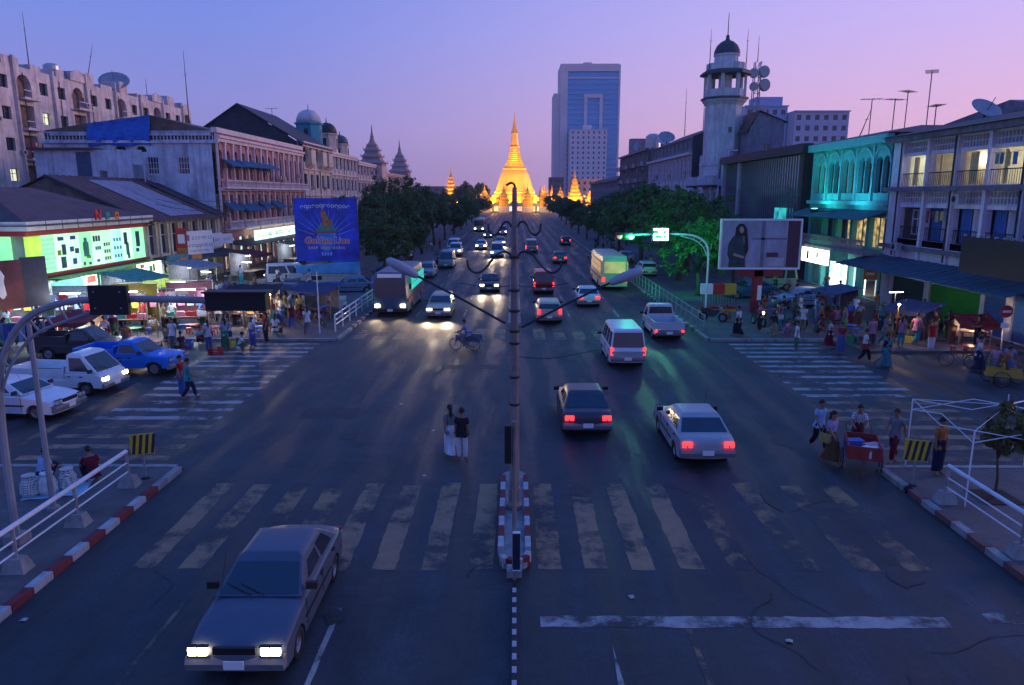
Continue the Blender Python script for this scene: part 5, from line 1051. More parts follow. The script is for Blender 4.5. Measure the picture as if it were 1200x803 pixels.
vehicle('pickup', pick_prof, (1.45, -1.35), 1.7, .33, .36, [(-.35, 1.05, .96, -.2, .42, 1.55, 1.52, 1.24, [(.06, .8)], True, True)],
        [(s * .64, 2.2, .74, .28, .16) for s in (-1, 1)], [(s * .78, -2.32, .66, .12, .26) for s in (-1, 1)],
        bed(-2.3, -.4, 1.68, .78, 1.2) + [('cab_lower', MB().box(-.8, .8, -.38, 1.1, .5, .97).mesh('cab_lower', M_paint), None, [])], (-2.3, 2.16))
lt_prof = [(-2.2, .4), (-2.22, .62), (-2.2, .7), (.35, .7), (.4, .95), (1.75, .97), (2.02, .8), (2.08, .5), (2.0, .34)]
vehicle('light_truck', lt_prof, (1.25, -1.3), 1.66, .29, .34, [(.4, 1.8, .95, .45, 1.12, 1.72, 1.58, 1.36, [(.12, .82)], True, True)],
        [(s * .6, 2.03, .7, .3, .16) for s in (-1, 1)], [(s * .74, -2.22, .55, .14, .2) for s in (-1, 1)],
        bed(-2.2, .34, 1.66, .7, 1.08), (-2.2, 2.0))
van_prof = [(-2.1, .3), (-2.16, .6), (-2.14, 1.0), (1.6, 1.0), (2.02, .82), (2.1, .5), (2.0, .3)]
vehicle('van', van_prof, (1.3, -1.25), 1.68, .3, .3, [(-2.14, 1.66, .98, -2.02, .9, 1.88, 1.62, 1.4, [(.04, .27), (.3, .52), (.55, .78), (.8, .93)], True, True)],
        [(s * .62, 2.04, .74, .3, .18) for s in (-1, 1)], [(s * .76, -2.15, .85, .12, .38) for s in (-1, 1)], bump=(-2.1, 2.03))
suv_prof = [(-2.1, .36), (-2.18, .7), (-2.16, 1.05), (.6, 1.05), (1.5, .98), (2.05, .92), (2.18, .7), (2.16, .45), (2.05, .34)]
vehicle('suv', suv_prof, (1.35, -1.3), 1.76, .35, .36, [(-2.12, .85, 1.04, -1.9, .3, 1.72, 1.62, 1.38, [(.05, .3), (.33, .58), (.61, .87)], True, True)],
        [(s * .64, 2.12, .8, .28, .18) for s in (-1, 1)], [(s * .76, -2.16, .9, .14, .34) for s in (-1, 1)], bump=(-2.12, 2.12))
# bus
def bus(kind, Ln, H, glow):
    a = Ln / 2; W = 2.35
    prof = [(-a, .35), (-a - .03, 1.2), (-a, H - .25), (-a + .2, H), (a - .35, H), (a - .08, H - .3), (a + .03, 1.3), (a, .35)]
    parts = []; p = list(prof)
    for c in (a - 2.0, -a + 2.3): p += arch(c, .54, .35)
    mb = MB(); body_prism(mb, p, W, .07, .06); parts.append(('body', smooth_body(mb.mesh('body', M_paint)), None, []))
    for c in (a - 2.0, -a + 2.3): parts.append(('wheel_well', MB().lathe([(.5, -W / 2 + .14), (.5, W / 2 - .14)], 14, (0, c, .5), ax='x').mesh('wheel_well', M_black), None, []))
    t, rm = wheel_meshes(.47, .26)
    for c in (a - 2.0, -a + 2.3):
        for s in (-1, 1): parts.append(('wheel', t, ((s * (W / 2 - .14), c, .47), (0, 0, 0 if s > 0 else math.pi)), [('rim', rm)]))
    n = int((Ln - 1.6) / 1.15); wp = MB().cbox(0, 0, 0, .03, 1.02, .85).mesh('window', glow); fr = MB().box(-.02, .02, -.51, .51, -.01, .02).mesh('window_bar', M_dark)
    for s in (-1, 1):
        for i in range(n): parts.append(('window', wp, ((s * (W / 2 + .006), -a + 1.0 + i * 1.15, H - .95), (0, 0, 0)), [('window_bar', fr)]))
        parts.append(('stripe', MB().box(s * W / 2 - .012, s * W / 2 + .012, -a + .3, a - .3, .95, 1.15).mesh('stripe', P_red), None, []))
        parts.append(('mirror', MB().cbox(s * (W / 2 + .2), a - .05, H - .9, .16, .1, .35).mesh('mirror', M_black), None, []))
    parts.append(('windscreen', MB().prism([(a + .04, 1.35), (a - .05, H - .38), (a - .1, H - .38), (a - .02, 1.35)], 'x', -1.02, 1.02).mesh('windscreen', M_glass), None, []))
    parts.append(('rear_window', MB().box(-.9, .9, -a - .045, -a - .01, 1.5, H - .5).mesh('rear_window', glow), None, []))
    parts.append(('destination_board', MB().box(-.8, .8, a - .1, a - .0, H - .33, H - .08).mesh('destination_board', P_white), None, []))
    for s in (-1, 1):
        parts.append(('headlight', MB().cbox(0, 0, 0, .32, .06, .2).mesh('headlight', M_hl_off), ((s * .85, a + .02, .75), (0, 0, 0)), []))
        parts.append(('taillight', MB().cbox(0, 0, 0, .2, .06, .32).mesh('taillight', M_tl_off), ((s * .98, -a - .02, .95), (0, 0, 0)), []))
    parts.append(('bumper', MB().box(-W / 2 + .02, W / 2 - .02, a - .05, a + .12, .35, .58).mesh('bumper', M_dark), None, []))
    parts.append(('number_plate', MB().cbox(0, a + .13, .47, .36, .02, .16).mesh('number_plate', P_white), None, []))
    PROTO[kind] = parts
E_teal = emit('bus_teal_light', (.02, .8, .55), .45, var=.5, scale=.8); E_busw = emit('bus_warm_light', (1.0, .55, .22), .22, var=.5, scale=.8)
bus('bus_teal', 9.2, 2.95, E_teal); bus('bus_warm', 9.0, 2.95, E_busw)
bus('bus_dark', 9.0, 2.95, M_glass)
# motorcycle and bicycle and trishaw
def tubes(lst, m, name, n=5): 
    mb = MB()
    for pts, r in lst: mb.tube(pts, r, n)
    return (name, mb.mesh(name, m), None, [])
t, rm = wheel_meshes(.29, .09)
PROTO['motorbike'] = [('wheel', t, ((0, .62, .29), (0, 0, 0)), [('rim', rm)]), ('wheel', t, ((0, -.6, .29), (0, 0, 0)), [('rim', rm)]),
    ('body', MB().prism([(-.75, .68), (-.45, .78), (.0, .66), (.3, .8), (.45, .74), (.25, .45), (.1, .3), (-.3, .32), (-.4, .55), (-.75, .6)], 'x', -.13, .13).mesh('body', M_paint), None, []),
    ('seat', MB().prism([(-.78, .78), (-.4, .84), (.05, .72), (.05, .66), (-.4, .76), (-.78, .7)], 'x', -.14, .14).mesh('seat', M_black), None, []),
    tubes([([(0, .62, .29), (0, .42, .75), (0, .36, .98)], .035), ([(-.33, .28, 1.02), (0, .36, .98), (.33, .28, 1.02)], .02)], M_steelg, 'handlebar'),
    ('headlight', MB().ball((0, 0, 0), .085, 8, 5).mesh('headlight', M_hl_off), ((0, .5, .86), (0, 0, 0)), []), ('taillight', MB().cbox(0, 0, 0, .14, .06, .08).mesh('taillight', M_tl_off), ((0, -.8, .68), (0, 0, 0)), [])]
tb = MB().lathe([(.31, -.02), (.335, 0), (.31, .02), (.3, 0), (.31, -.02)], 18, ax='x').mesh('wheel', M_rubber)
sp = MB()
for k in range(8): a = math.pi * k / 8; sp.tube([(0, .3 * math.cos(a), .3 * math.sin(a)), (0, -.3 * math.cos(a), -.3 * math.sin(a))], .005, 3)
sp = sp.mesh('spokes', M_steelg)
bike = [('wheel', tb, ((0, .52, .335), (0, 0, 0)), [('spokes', sp)]), ('wheel', tb, ((0, -.52, .335), (0, 0, 0)), [('spokes', sp)]),
    tubes([([(0, -.52, .335), (0, -.12, .33), (0, -.2, .85)], .018), ([(0, -.12, .33), (0, .38, .8), (0, -.18, .78)], .018), ([(0, -.52, .335), (0, -.19, .8)], .014), ([(0, .52, .335), (0, .38, .8), (0, .36, .98)], .018), ([(-.27, .3, 1.0), (0, .37, .98), (.27, .3, 1.0)], .014)], M_paint, 'frame'),
    ('saddle', MB().prism([(-.34, .88), (-.2, .9), (-.04, .87), (-.2, .84)], 'x', -.07, .07).mesh('saddle', M_black), None, [])]
PROTO['bicycle'] = bike
PROTO['trishaw'] = bike + [('wheel', tb, ((.95, -.1, .335), (0, 0, 0)), [('spokes', sp)]), ('side_seat', MB().box(.3, .85, -.75, .65, .42, .5).box(.3, .85, -.1, -.04, .5, .95).box(.3, .33, -.7, .6, .5, .75).box(.82, .85, -.7, .6, .5, .75).mesh('side_seat', M_paint), None, []),
    tubes([([(0, -.1, .34), (.95, -.1, .34)], .02), ([(0, .4, .5), (.35, .4, .45)], .018)], M_steelg, 'axle')]
def put(kind, name, label, cat, loc, rz=0.0, color=(.6, .6, .62), group=None, head=False, tail=False, beam=0.0, scale=None):
    r = thing(name, label, cat, (loc[0], loc[1], loc[2] if len(loc) > 2 else 0.0), rz, group)
    if scale: r.scale = (scale,) * 3
    for (nm, me, tr, subs) in PROTO[kind]:
        o = obj(nm, me, r, *(tr or ((0, 0, 0), (0, 0, 0))), color=(*color, 1))
        if nm in ('headlight', 'taillight'):
            m_ = (E_head if head else None) if nm == 'headlight' else (E_tail if tail else None)
            if m_: o.material_slots[0].link = 'OBJECT'; o.material_slots[0].material = m_
            if nm == 'headlight' and beam and head:
                lamp('SPOT', 'headlight_beam', (0, .1, 0), beam, (1.0, .74, .45), o, .06, (0, 8, -.75), 60)
        for s in subs: obj(s[0], s[1], o, color=(*color, 1))
    return r
# ------------------------------------------------------------------ people: skinned skeletons, a few poses (local -Y is the front)
def skin_mesh(name, joints, edges, root, m, sub=1):
    me = bpy.data.meshes.new(name); keys = list(joints); ix = {k: i for i, k in enumerate(keys)}
    me.from_pydata([joints[k][:3] for k in keys], [(ix[a], ix[b]) for a, b in edges], [])
    o = bpy.data.objects.new(name, me); C.objects.link(o); sk = o.modifiers.new('s', 'SKIN'); sk.use_smooth_shade = True; sk.branch_smoothing = .3
    if not me.skin_vertices:
        me.attributes  # the modifier adds the layer
    bpy.context.view_layer.objects.active = o
    lay = me.skin_vertices[0].data if me.skin_vertices else None
    if lay is None:
        b = bmesh.new(); b.from_mesh(me); b.verts.layers.skin.verify(); b.to_mesh(me); b.free(); lay = me.skin_vertices[0].data
    for k in keys:
        r = joints[k][3]; lay[ix[k]].radius = (r if isinstance(r, tuple) else (r, r)); lay[ix[k]].use_root = (k == root)
    ss = o.modifiers.new('u', 'SUBSURF'); ss.levels = sub; ss.render_levels = sub
    bpy.context.view_layer.update()
    res = bpy.data.meshes.new_from_object(o.evaluated_get(bpy.context.evaluated_depsgraph_get())); bpy.data.objects.remove(o)
    res.materials.clear(); res.materials.append(m); res.name = name
    res.polygons.foreach_set('use_smooth', [True] * len(res.polygons)); return res
def join_into(me, mb):
    b = bmesh.new(); b.from_mesh(me); vs_ = [b.verts.new(p) for p in mb.v]
    for f in mb.f: b.faces.new([vs_[i] for i in f]).smooth = True
    b.to_mesh(me); b.free()
def pose(hip=.9, lean=0.0, armL=((.2, 0, 1.12), (.21, -.05, .88)), armR=((-.2, 0, 1.12), (-.21, -.05, .88)), legL=((.1, -.01, .48), (.1, .01, .07)), legR=((-.1, -.01, .48), (-.1, .01, .07)), head=0.0):
    """hands and feet are given for a standing figure of hip height .9; the spine leans forwards by `lean`"""
    d = hip - .9; L_ = lambda z: (0, -math.sin(lean) * (z - .9), hip + math.cos(lean) * (z - .9))
    J = {'pelvis': (*L_(.94), (.15, .11)), 'waist': (*L_(1.08), (.135, .1)), 'chest': (*L_(1.27), (.155, .105)), 'neck': (*L_(1.43), (.055, .055))}
    hb = Vector(L_(1.5)) + Vector((0, -.02 - head, 0)); J['jaw'] = (*hb, (.062, .072)); J['brow'] = (*(hb + Vector((0, -.012, .085))), (.075, .092)); J['crown'] = (*(hb + Vector((0, .0, .145))), (.05, .06))
    for s, n, arm, leg in ((1, 'L', armL, legL), (-1, 'R', armR, legR)):
        sh = Vector(L_(1.36)) + Vector((s * .16, 0, 0)); J['sho' + n] = (*sh, .058)
        J['elb' + n] = (arm[0][0], arm[0][1], arm[0][2] + d * 0, .042); J['wri' + n] = (*arm[1], .03)
        dv_ = (Vector(arm[1]) - Vector(arm[0])).normalized(); J['palm' + n] = (*(Vector(arm[1]) + dv_ * .07), (.036, .02))
        J['hip' + n] = (s * .085, 0, hip - .04, .092); J['kne' + n] = (*leg[0], .062); J['ank' + n] = (*leg[1], .042); J['toe' + n] = (leg[1][0] + s * .02, leg[1][1] - .17, max(.035, leg[1][2] - .04), .035)
    return J
BE = [('pelvis', 'waist'), ('waist', 'chest'), ('chest', 'neck'), ('neck', 'jaw'), ('jaw', 'brow'), ('brow', 'crown')]
for n in 'LR': BE += [('chest', 'sho' + n), ('sho' + n, 'elb' + n), ('elb' + n, 'wri' + n), ('wri' + n, 'palm' + n), ('pelvis', 'hip' + n), ('hip' + n, 'kne' + n), ('kne' + n, 'ank' + n), ('ank' + n, 'toe' + n)]
POSES = {
 'standing': pose(), 
 'standing_arms_bent': pose(armL=((.22, .03, 1.12), (.13, -.24, 1.08)), armR=((-.22, .03, 1.12), (-.12, -.25, 1.0)), legL=((.12, -.01, .48), (.13, .0, .07))),
 'walking': pose(hip=.89, lean=.05, armL=((.2, .1, 1.13), (.2, .16, .9)), armR=((-.2, -.09, 1.12), (-.2, -.26, .95)), legL=((.09, -.2, .5), (.09, -.26, .08)), legR=((-.09, .03, .47), (-.09, .3, .13))),
 'sitting': pose(hip=.42, lean=.12, armL=((.22, -.06, .68), (.15, -.33, .62)), armR=((-.22, -.06, .68), (-.14, -.33, .6)), legL=((.14, -.42, .44), (.13, -.38, .07)), legR=((-.14, -.42, .44), (-.13, -.38, .07))),
 'squatting': pose(hip=.26, lean=.3, armL=((.24, -.2, .5), (.12, -.46, .42)), armR=((-.24, -.2, .5), (-.1, -.46, .38)), legL=((.17, -.33, .5), (.13, -.1, .07)), legR=((-.17, -.33, .5), (-.13, -.1, .07))),
 'bending': pose(hip=.86, lean=1.05, armL=((.2, -.42, .86), (.14, -.55, .62)), armR=((-.2, -.42, .86), (-.14, -.55, .6)), legL=((.1, -.04, .46), (.1, .05, .07)), legR=((-.1, .0, .46), (-.1, .08, .07))),
 'pushing': pose(hip=.87, lean=.38, armL=((.22, -.3, 1.05), (.17, -.58, 1.0)), armR=((-.22, -.3, 1.05), (-.17, -.58, 1.0)), legL=((.1, -.2, .48), (.1, -.12, .07)), legR=((-.1, .05, .46), (-.1, .38, .12))),
 'riding': pose(hip=.9, lean=.3, armL=((.24, -.3, 1.05), (.25, -.52, 1.0)), armR=((-.24, -.3, 1.05), (-.25, -.52, 1.0)), legL=((.13, -.28, .62), (.12, -.1, .3)), legR=((-.13, -.25, .52), (-.12, -.02, .16))),
}
def hand_mb(J, n, mb):
    w_, p = Vector(J['wri' + n][:3]), Vector(J['palm' + n][:3]); d = (p - w_).normalized(); s = 1 if n == 'L' else -1
    side = d.cross(Vector((s, 0, 0))); side = side.normalized() if side.length > .1 else Vector((0, -1, 0)); inn = Vector((-s, 0, 0))
    for k, ln in enumerate((.065, .075, .07, .055)):
        b0 = p + side * (.024 - k * .016); m1 = b0 + d * ln * .6 + inn * .008; mb.tube([b0 - d * .01, m1, m1 + d * ln * .4 + inn * .02], [.0095, .009, .007], 5)
    b0 = w_ + d * .025 + side * .022; m1 = b0 + side * .03 + d * .025; mb.tube([b0, m1, m1 + d * .03 + inn * .01], [.011, .01, .008], 5)
PM = {}
for nm, J in POSES.items():
    body = skin_mesh('body', J, BE, 'pelvis', M_skin); x = MB()
    for n in 'LR': hand_mb(J, n, x)
    br, jw = Vector(J['brow'][:3]), Vector(J['jaw'][:3])
    x.tube([br + Vector((0, -.085, .0)), br + Vector((0, -.108, -.035)), br + Vector((0, -.085, -.045))], [.008, .015, .009], 5)
    for s in (-1, 1): x.ball(br + Vector((s * .078, .01, -.02)), .028, 6, 4, .35, .7, 1)
    join_into(body, x)
    pv_ = Vector(J['pelvis'][:3]); wa_ = Vector(J['waist'][:3])
    J2 = {k: (*v[:3], (tuple(q + .022 for q in v[3]) if isinstance(v[3], tuple) else v[3] + .022)) for k, v in J.items() if k in ('pelvis', 'waist', 'chest', 'shoL', 'shoR', 'elbL', 'elbR', 'neck')}
    J2['hem'] = (*(pv_ - (wa_ - pv_) * .75), (.165, .125))
    nk = Vector(J['neck'][:3]); ch = Vector(J['chest'][:3]); J2['neck'] = (*(ch + (nk - ch) * .62), (.075, .065))
    for n in 'LR': a, c = Vector(J['sho' + n][:3]), Vector(J['elb' + n][:3]); J2['elb' + n] = (*(a + (c - a) * .8), .058)
    shirt = skin_mesh('shirt', J2, [('hem', 'pelvis'), ('pelvis', 'waist'), ('waist', 'chest'), ('chest', 'neck'), ('chest', 'shoL'), ('chest', 'shoR'), ('shoL', 'elbL'), ('shoR', 'elbR')], 'pelvis', M_cloth)
    J3 = {k: (*J[k][:3], r) for k, r in (('pelvis', (.165, .13)), ('hipL', .115), ('hipR', .115), ('kneL', .088), ('kneR', .088))}
    for n in 'LR': k_ = Vector(J['kne' + n][:3]); a = Vector(J['ank' + n][:3]); J3['hem' + n] = (*(k_ + (a - k_) * .9), .072)
    J3['belt'] = (*(pv_.lerp(wa_, .7)), (.145, .11))
    trous = skin_mesh('trousers', J3, [('belt', 'pelvis'), ('pelvis', 'hipL'), ('pelvis', 'hipR'), ('hipL', 'kneL'), ('hipR', 'kneR'), ('kneL', 'hemL'), ('kneR', 'hemR')], 'pelvis', M_cloth)
    # wrapped skirt: hull rings around both legs
    rg = []
    pv = Vector(J['pelvis'][:3]); kl, kr, al, ar = (Vector(J[k][:3]) for k in ('kneL', 'kneR', 'ankL', 'ankR'))
    hm = (kl + kr) / 2; am = (kl + kr) / 2 + ((al + ar) / 2 - (kl + kr) / 2) * .86
    for c, a, bq in ((pv.lerp(wa_, .9), .15, .115), (pv, .17, .14), (pv.lerp(hm, .5), .19, .15 + abs(kl.y - kr.y) * .25), (hm, abs(kl.x - kr.x) / 2 + .1, .11 + abs(kl.y - kr.y) * .5), (am, abs(al.x - ar.x) / 2 + .1, .1 + abs(al.y - ar.y) * .45)): rg.append((c, a, bq))
    lg = MB(); ns = 14; V = []
    for c, a, bq in rg:
        for k in range(ns): th = 2 * math.pi * k / ns; V.append((c.x + a * math.cos(th) * (1 + .04 * math.sin(5 * th)), c.y + bq * math.sin(th), c.z))
    lg.add(V, [(i * ns + k, i * ns + (k + 1) % ns, (i + 1) * ns + (k + 1) % ns, (i + 1) * ns + k) for i in range(len(rg) - 1) for k in range(ns)])
    longyi = lg.mesh('wrapped_skirt', M_cloth, True)
    hr = MB(); c = br + Vector((0, .022, .03))
    t_ = MB().ball((0, 0, 0), .098, 12, 8); hr.add([(c.x + p[0] * .93, c.y + p[1] * 1.05 + (.035 if p[2] < -.02 else 0), c.z + p[2] * (1.0 if p[2] > 0 else .8)) for p in t_.v], t_.f)
    hair = hr.mesh('hair', M_hair, True)
    bun = MB(); bun.add(hr.v, hr.f); bun.ball(c + Vector((0, .1, -.03)), .055, 8, 6); bun.tube([c + Vector((0, .08, -.04)), c + Vector((0, .11, -.2)), c + Vector((0, .1, -.32))], [.06, .05, .02], 7)
    PM[nm] = dict(body=body, shirt=shirt, trousers=trous, longyi=longyi, hair=hair, long_hair=bun.mesh('hair', M_hair, True))
CL = {'white': (.62, .63, .66), 'pale blue': (.3, .42, .62), 'blue': (.05, .12, .4), 'navy': (.015, .02, .06), 'red': (.4, .02, .03), 'maroon': (.14, .015, .03), 'pink': (.55, .22, .32), 'green': (.03, .2, .08), 'teal': (.03, .25, .28), 'yellow': (.55, .42, .08), 'orange': (.55, .18, .03), 'black': (.015, .015, .018), 'grey': (.18, .18, .2), 'brown': (.13, .07, .04), 'lilac': (.36, .28, .5), 'khaki': (.24, .2, .12)}
USED = set(); PPL = []
def person(x, y, ps, rz, shirt, low, kind, where, z=0.0, hair='hair', h=1.0, group=None, extra=''):
    ph = {'standing': 'standing', 'standing_arms_bent': 'standing arms bent', 'walking': 'walking', 'sitting': 'sitting', 'squatting': 'squatting', 'bending': 'bending over', 'pushing': 'pushing', 'riding': 'riding'}[ps]
    lab = f"person in {shirt} shirt, {low} {kind.split()[-1]}, {ph} {where}"
    r = thing('person', lab, 'person', (x, y, z), rz, group or 'people ' + where); r.scale = (h, h, h)
    USED.add(lab); p = PM[ps]; o = obj('body', p['body'], r)
    tone = random.uniform(.7, 1.15)
    obj('shirt', p['shirt'], r, color=(*CL[shirt], 1)); obj('trousers' if kind == 'trousers' else 'wrapped_skirt', p['trousers' if kind == 'trousers' else 'longyi'], r, color=(*CL[low], 1)); obj('hair', p[hair], r)
    q = len(PPL) % 4
    if q == 1 and ps in ('standing', 'walking', 'standing_arms_bent'):
        bc = random.choice([(.3, .05, .04, 1), (.05, .06, .1, 1), (.4, .3, .1, 1), (.5, .5, .52, 1)]); obj('shoulder_bag', BAG, r, (-.24, .02, .72), (0, 0, .1), color=bc)
    if q == 3 and ps == 'standing_arms_bent': obj('carried_bundle', BUN, r, (0, -.3, 1.02), color=(.5, .48, .42, 1))
    PPL.append((x, y)); return r
BAG = MB().box(-.05, .05, -.16, .16, 0, .26).tube([(0, -.13, .25), (.1, -.08, .6), (.2, .0, .68), (.12, .08, .6), (0, .13, .25)], .012, 4).mesh('shoulder_bag', M_cloth); BUN = MB().ball((0, 0, 0), .16, 8, 6, 1.2, .8, .7).mesh('carried_bundle', M_cloth)
SH = ['white', 'pale blue', 'red', 'pink', 'white', 'teal', 'blue', 'yellow', 'green', 'grey', 'white', 'maroon', 'orange', 'lilac', 'navy', 'khaki', 'black']; LO = ['navy', 'black', 'green', 'brown', 'maroon', 'blue', 'grey', 'khaki', 'teal']
def crowd(n, poly, where, poses, zf=.13, seed=1, mind=.75, face=None, shirts=None):
    rnd = random.Random(seed); xs = [p[0] for p in poly]; ys = [p[1] for p in poly]; k = 0; tries = 0
    def inside(x, y):
        c = False; j = len(poly) - 1
        for i in range(len(poly)):
            if (poly[i][1] > y) != (poly[j][1] > y) and x < (poly[j][0] - poly[i][0]) * (y - poly[i][1]) / (poly[j][1] - poly[i][1]) + poly[i][0]: c = not c
            j = i
        return c
    while k < n and tries < 4000:
        tries += 1; x, y = rnd.uniform(min(xs), max(xs)), rnd.uniform(min(ys), max(ys))
        if not inside(x, y) or any((x - a) ** 2 + (y - b_) ** 2 < mind * mind for a, b_ in PPL + OBST): continue
        for _ in range(60):
            ps, s, l, kd = rnd.choice(poses), rnd.choice(shirts or SH), rnd.choice(LO), rnd.choice(['wrapped skirt', 'wrapped skirt', 'trousers'])
            ph = {'standing': 'standing', 'standing_arms_bent': 'standing arms bent', 'walking': 'walking', 'sitting': 'sitting', 'squatting': 'squatting', 'bending': 'bending over'}[ps]
            if f"person in {s} shirt, {l} {kd.split()[-1]}, {ph} {where}" not in USED and s != l: break
        z = zf(x, y) if callable(zf) else zf
        person(x, y, ps, rnd.uniform(0, 6.28) if face is None else face + rnd.uniform(-.5, .5), s, l, kd, where, z, rnd.choice(['hair', 'hair', 'long_hair']), rnd.uniform(.95, 1.05)); k += 1
        if ps == 'sitting':
            stool(x, y + 0, z, rnd.choice(['red', 'red', 'blue', 'green']), where)
OBST = []
ST = {}
def stool(x, y, z, col, where):
    if 'm' not in ST:
        ST['s'] = MB().lathe([(.15, .36), (.16, .39), (.15, .41), (.001, .41)], 10).mesh('seat', M_plast); ST['l'] = MB().tube([(.0, 0, 0), (-.06, 0, .37)], [.022, .018], 4).mesh('leg', M_plast); ST['m'] = 1
    n_ = {'red': 'red plastic stool', 'blue': 'blue plastic stool', 'green': 'green plastic stool'}[col]
    r = thing('plastic_stool', n_ + ' ' + where, 'stool', (x, y, z), random.uniform(0, 6), n_ + 's ' + where)
    c = (*{'red': (.5, .02, .03), 'blue': (.03, .15, .5), 'green': (.03, .3, .08)}[col], 1); obj('seat', ST['s'], r, color=c)
    for k in range(4): a = R(45 + 90 * k); obj('leg', ST['l'], r, (.17 * math.cos(a), .17 * math.sin(a), 0), (0, 0, a), color=c)
# ------------------------------------------------------------------ trees
def leafmesh(name, seed, h, r, trunk_h, n_cl, per, m, leaf=.3):
    rnd = random.Random(seed); tr = MB(); pts = [(0, 0, 0), (.06 * h * rnd.uniform(-1, 1) * .3, .0, trunk_h * .5), (rnd.uniform(-.2, .2), rnd.uniform(-.2, .2), trunk_h)]
    tr.tube(pts, [h * .03, h * .024, h * .019], 8); tips = []
    for i in range(7):
        a = 2 * math.pi * i / 7 + rnd.uniform(-.3, .3); rr = r * rnd.uniform(.45, .75); zz = trunk_h + (h - trunk_h) * rnd.uniform(.25, .7)
        tr.tube([pts[-1], (pts[-1][0] + rr * .45 * math.cos(a), pts[-1][1] + rr * .45 * math.sin(a), trunk_h + (zz - trunk_h) * .6), (rr * math.cos(a), rr * math.sin(a), zz)], [h * .014, h * .009, h * .004], 6)
    tr.tube([pts[-1], (0, 0, trunk_h + (h - trunk_h) * .75)], [h * .015, h * .004], 6)
    cr = MB(); cz = trunk_h * .75 + (h - trunk_h * .75) * .5; hz = (h - trunk_h * .75) * .5
    lobes = [(rnd.uniform(0, 6.28), rnd.uniform(-.6, .95), rnd.uniform(.5, 1.2)) for _ in range(15)]
    for c in range(n_cl):
        la, lu, lk = lobes[c % len(lobes)]; a = la + rnd.gauss(0, .33); u = max(-1, min(1, lu + rnd.gauss(0, .25))); q = (1 - u * u) ** .5; k = lk * rnd.uniform(.5, 1.0) ** .5
        C0 = Vector((r * k * q * math.cos(a), r * k * q * math.sin(a), cz + hz * k * u)); cs = r * rnd.uniform(.06, .19)
        for l in range(per):
            d = Vector((rnd.gauss(0, 1), rnd.gauss(0, 1), rnd.gauss(0, .7))) * cs * .55; p = C0 + d
            if p.z < trunk_h * .62: continue
            nrm = (d.normalized() + Vector((rnd.uniform(-.6, .6), rnd.uniform(-.6, .6), rnd.uniform(.1, 1.0)))).normalized(); t = nrm.cross(Vector((rnd.uniform(-1, 1), rnd.uniform(-1, 1), rnd.uniform(-1, 1)))).normalized(); bt = nrm.cross(t)
            s = leaf * rnd.uniform(.6, 1.25); cr.add([p - t * s, p + bt * s * .42, p + t * s, p - bt * s * .42], [(0, 1, 2, 3)])
    return tr.mesh('trunk', M_bark, True), cr.mesh('crown', m, fix=False)
TR = (4.4, 3.8, 4.8, 4.1, 4.6)
TV = [leafmesh('t', 11 + i * 7, 10, TR[i], (3.2, 2.8, 3.4, 2.6, 3.0)[i], 165, 52, M_leaf, (.26, .2, .3, .22, .28)[i]) for i in range(5)]
TCN = [0]
def tree(x, y, h, r, v, label, group='street trees', z=.1):
    t = thing('street_tree', label, 'tree', (x, y, z), random.uniform(0, 6.28), group); k = h / 10; v = (v + TCN[0]) % 5; TCN[0] += 1; kr = r / TR[v]
    obj('trunk', TV[v][0], t, scale=(k, k, k)); obj('crown', TV[v][1], t, scale=(kr, kr, k)); return t
ORD = ['first', 'second', 'third', 'fourth', 'fifth', 'sixth', 'seventh', 'eighth', 'ninth', 'tenth', 'eleventh', 'twelfth', 'thirteenth', 'fourteenth', 'fifteenth']
for i, (x, y, h, r) in enumerate(((-12.6, 70, 5.6, 2.9), (-12.8, 79, 7.4, 3.3), (-13.0, 90, 8.2, 3.4), (-14.4, 103, 10.4, 4.2), (-12.8, 116, 8.0, 3.8), (-12.6, 132, 7.2, 3.8), (-12.4, 150, 8.0, 4.0), (-12.4, 170, 7.0, 4.0), (-12.6, 192, 7.6, 4.2), (-12.6, 216, 7.0, 4.2), (-12.6, 245, 7.4, 4.6), (-14, 285, 7.6, 5.0))):
    tree(x, y, h, r, i % 3, f'{ORD[i]} kerbside tree beyond the Golden Lion billboard, counted up the road')
for i, (x, y, h, r) in enumerate(((-16.8, 74, 7.8, 2.9), (-20.5, 88, 7.4, 3.2), (-20.0, 99, 8.2, 3.6), (-18.5, 112, 11.0, 4.0), (-18.5, 128, 10.2, 4.4), (-19, 150, 8.6, 4.6), (-19, 180, 8.2, 4.6))):
    tree(x, y, h, r, (i + 1) % 3, f'{ORD[i]} tree of the inner row behind the Golden Lion billboard')
for i, (x, y, h, r) in enumerate(((14.6, 57.5, 6.2, 2.9), (18.4, 61, 6.8, 3.6), (15.4, 68, 8.4, 4.3), (18.0, 76, 9.4, 4.6), (14.2, 82, 9.2, 4.2), (18.5, 92, 9.4, 4.4), (14.0, 98, 8.0, 3.8))):
    tree(x, y, h, r, i % 3, f'{ORD[i]} tree beyond the green traffic light, tinted green by it')
for i, (x, y, h, r) in enumerate(((13.2, 116, 7.0, 3.8), (13.2, 134, 6.6, 3.6), (13.4, 154, 7.0, 4.0), (13.6, 176, 6.6, 4.0), (14, 200, 7.0, 4.4), (14.5, 228, 6.8, 4.6), (16, 262, 7.2, 5.2), (19.5, 122, 9.0, 4.4), (20.5, 150, 8.4, 4.6))):
    tree(x, y, h, r, (i + 2) % 3, f'{ORD[i]} tree of the far dark row below the mauve block')
for i, (x, y, h, r) in enumerate(((-22, 330, 13.5, 6.0), (-29, 345, 12.5, 6), (-17, 350, 13.5, 5.5), (-45, 340, 12, 6), (17, 325, 8.5, 4.5))):
    tree(x, y, h, r, i % 3, f'{("round", "wide", "tall", "outermost", "low")[i]} tree near the golden pagoda foot')
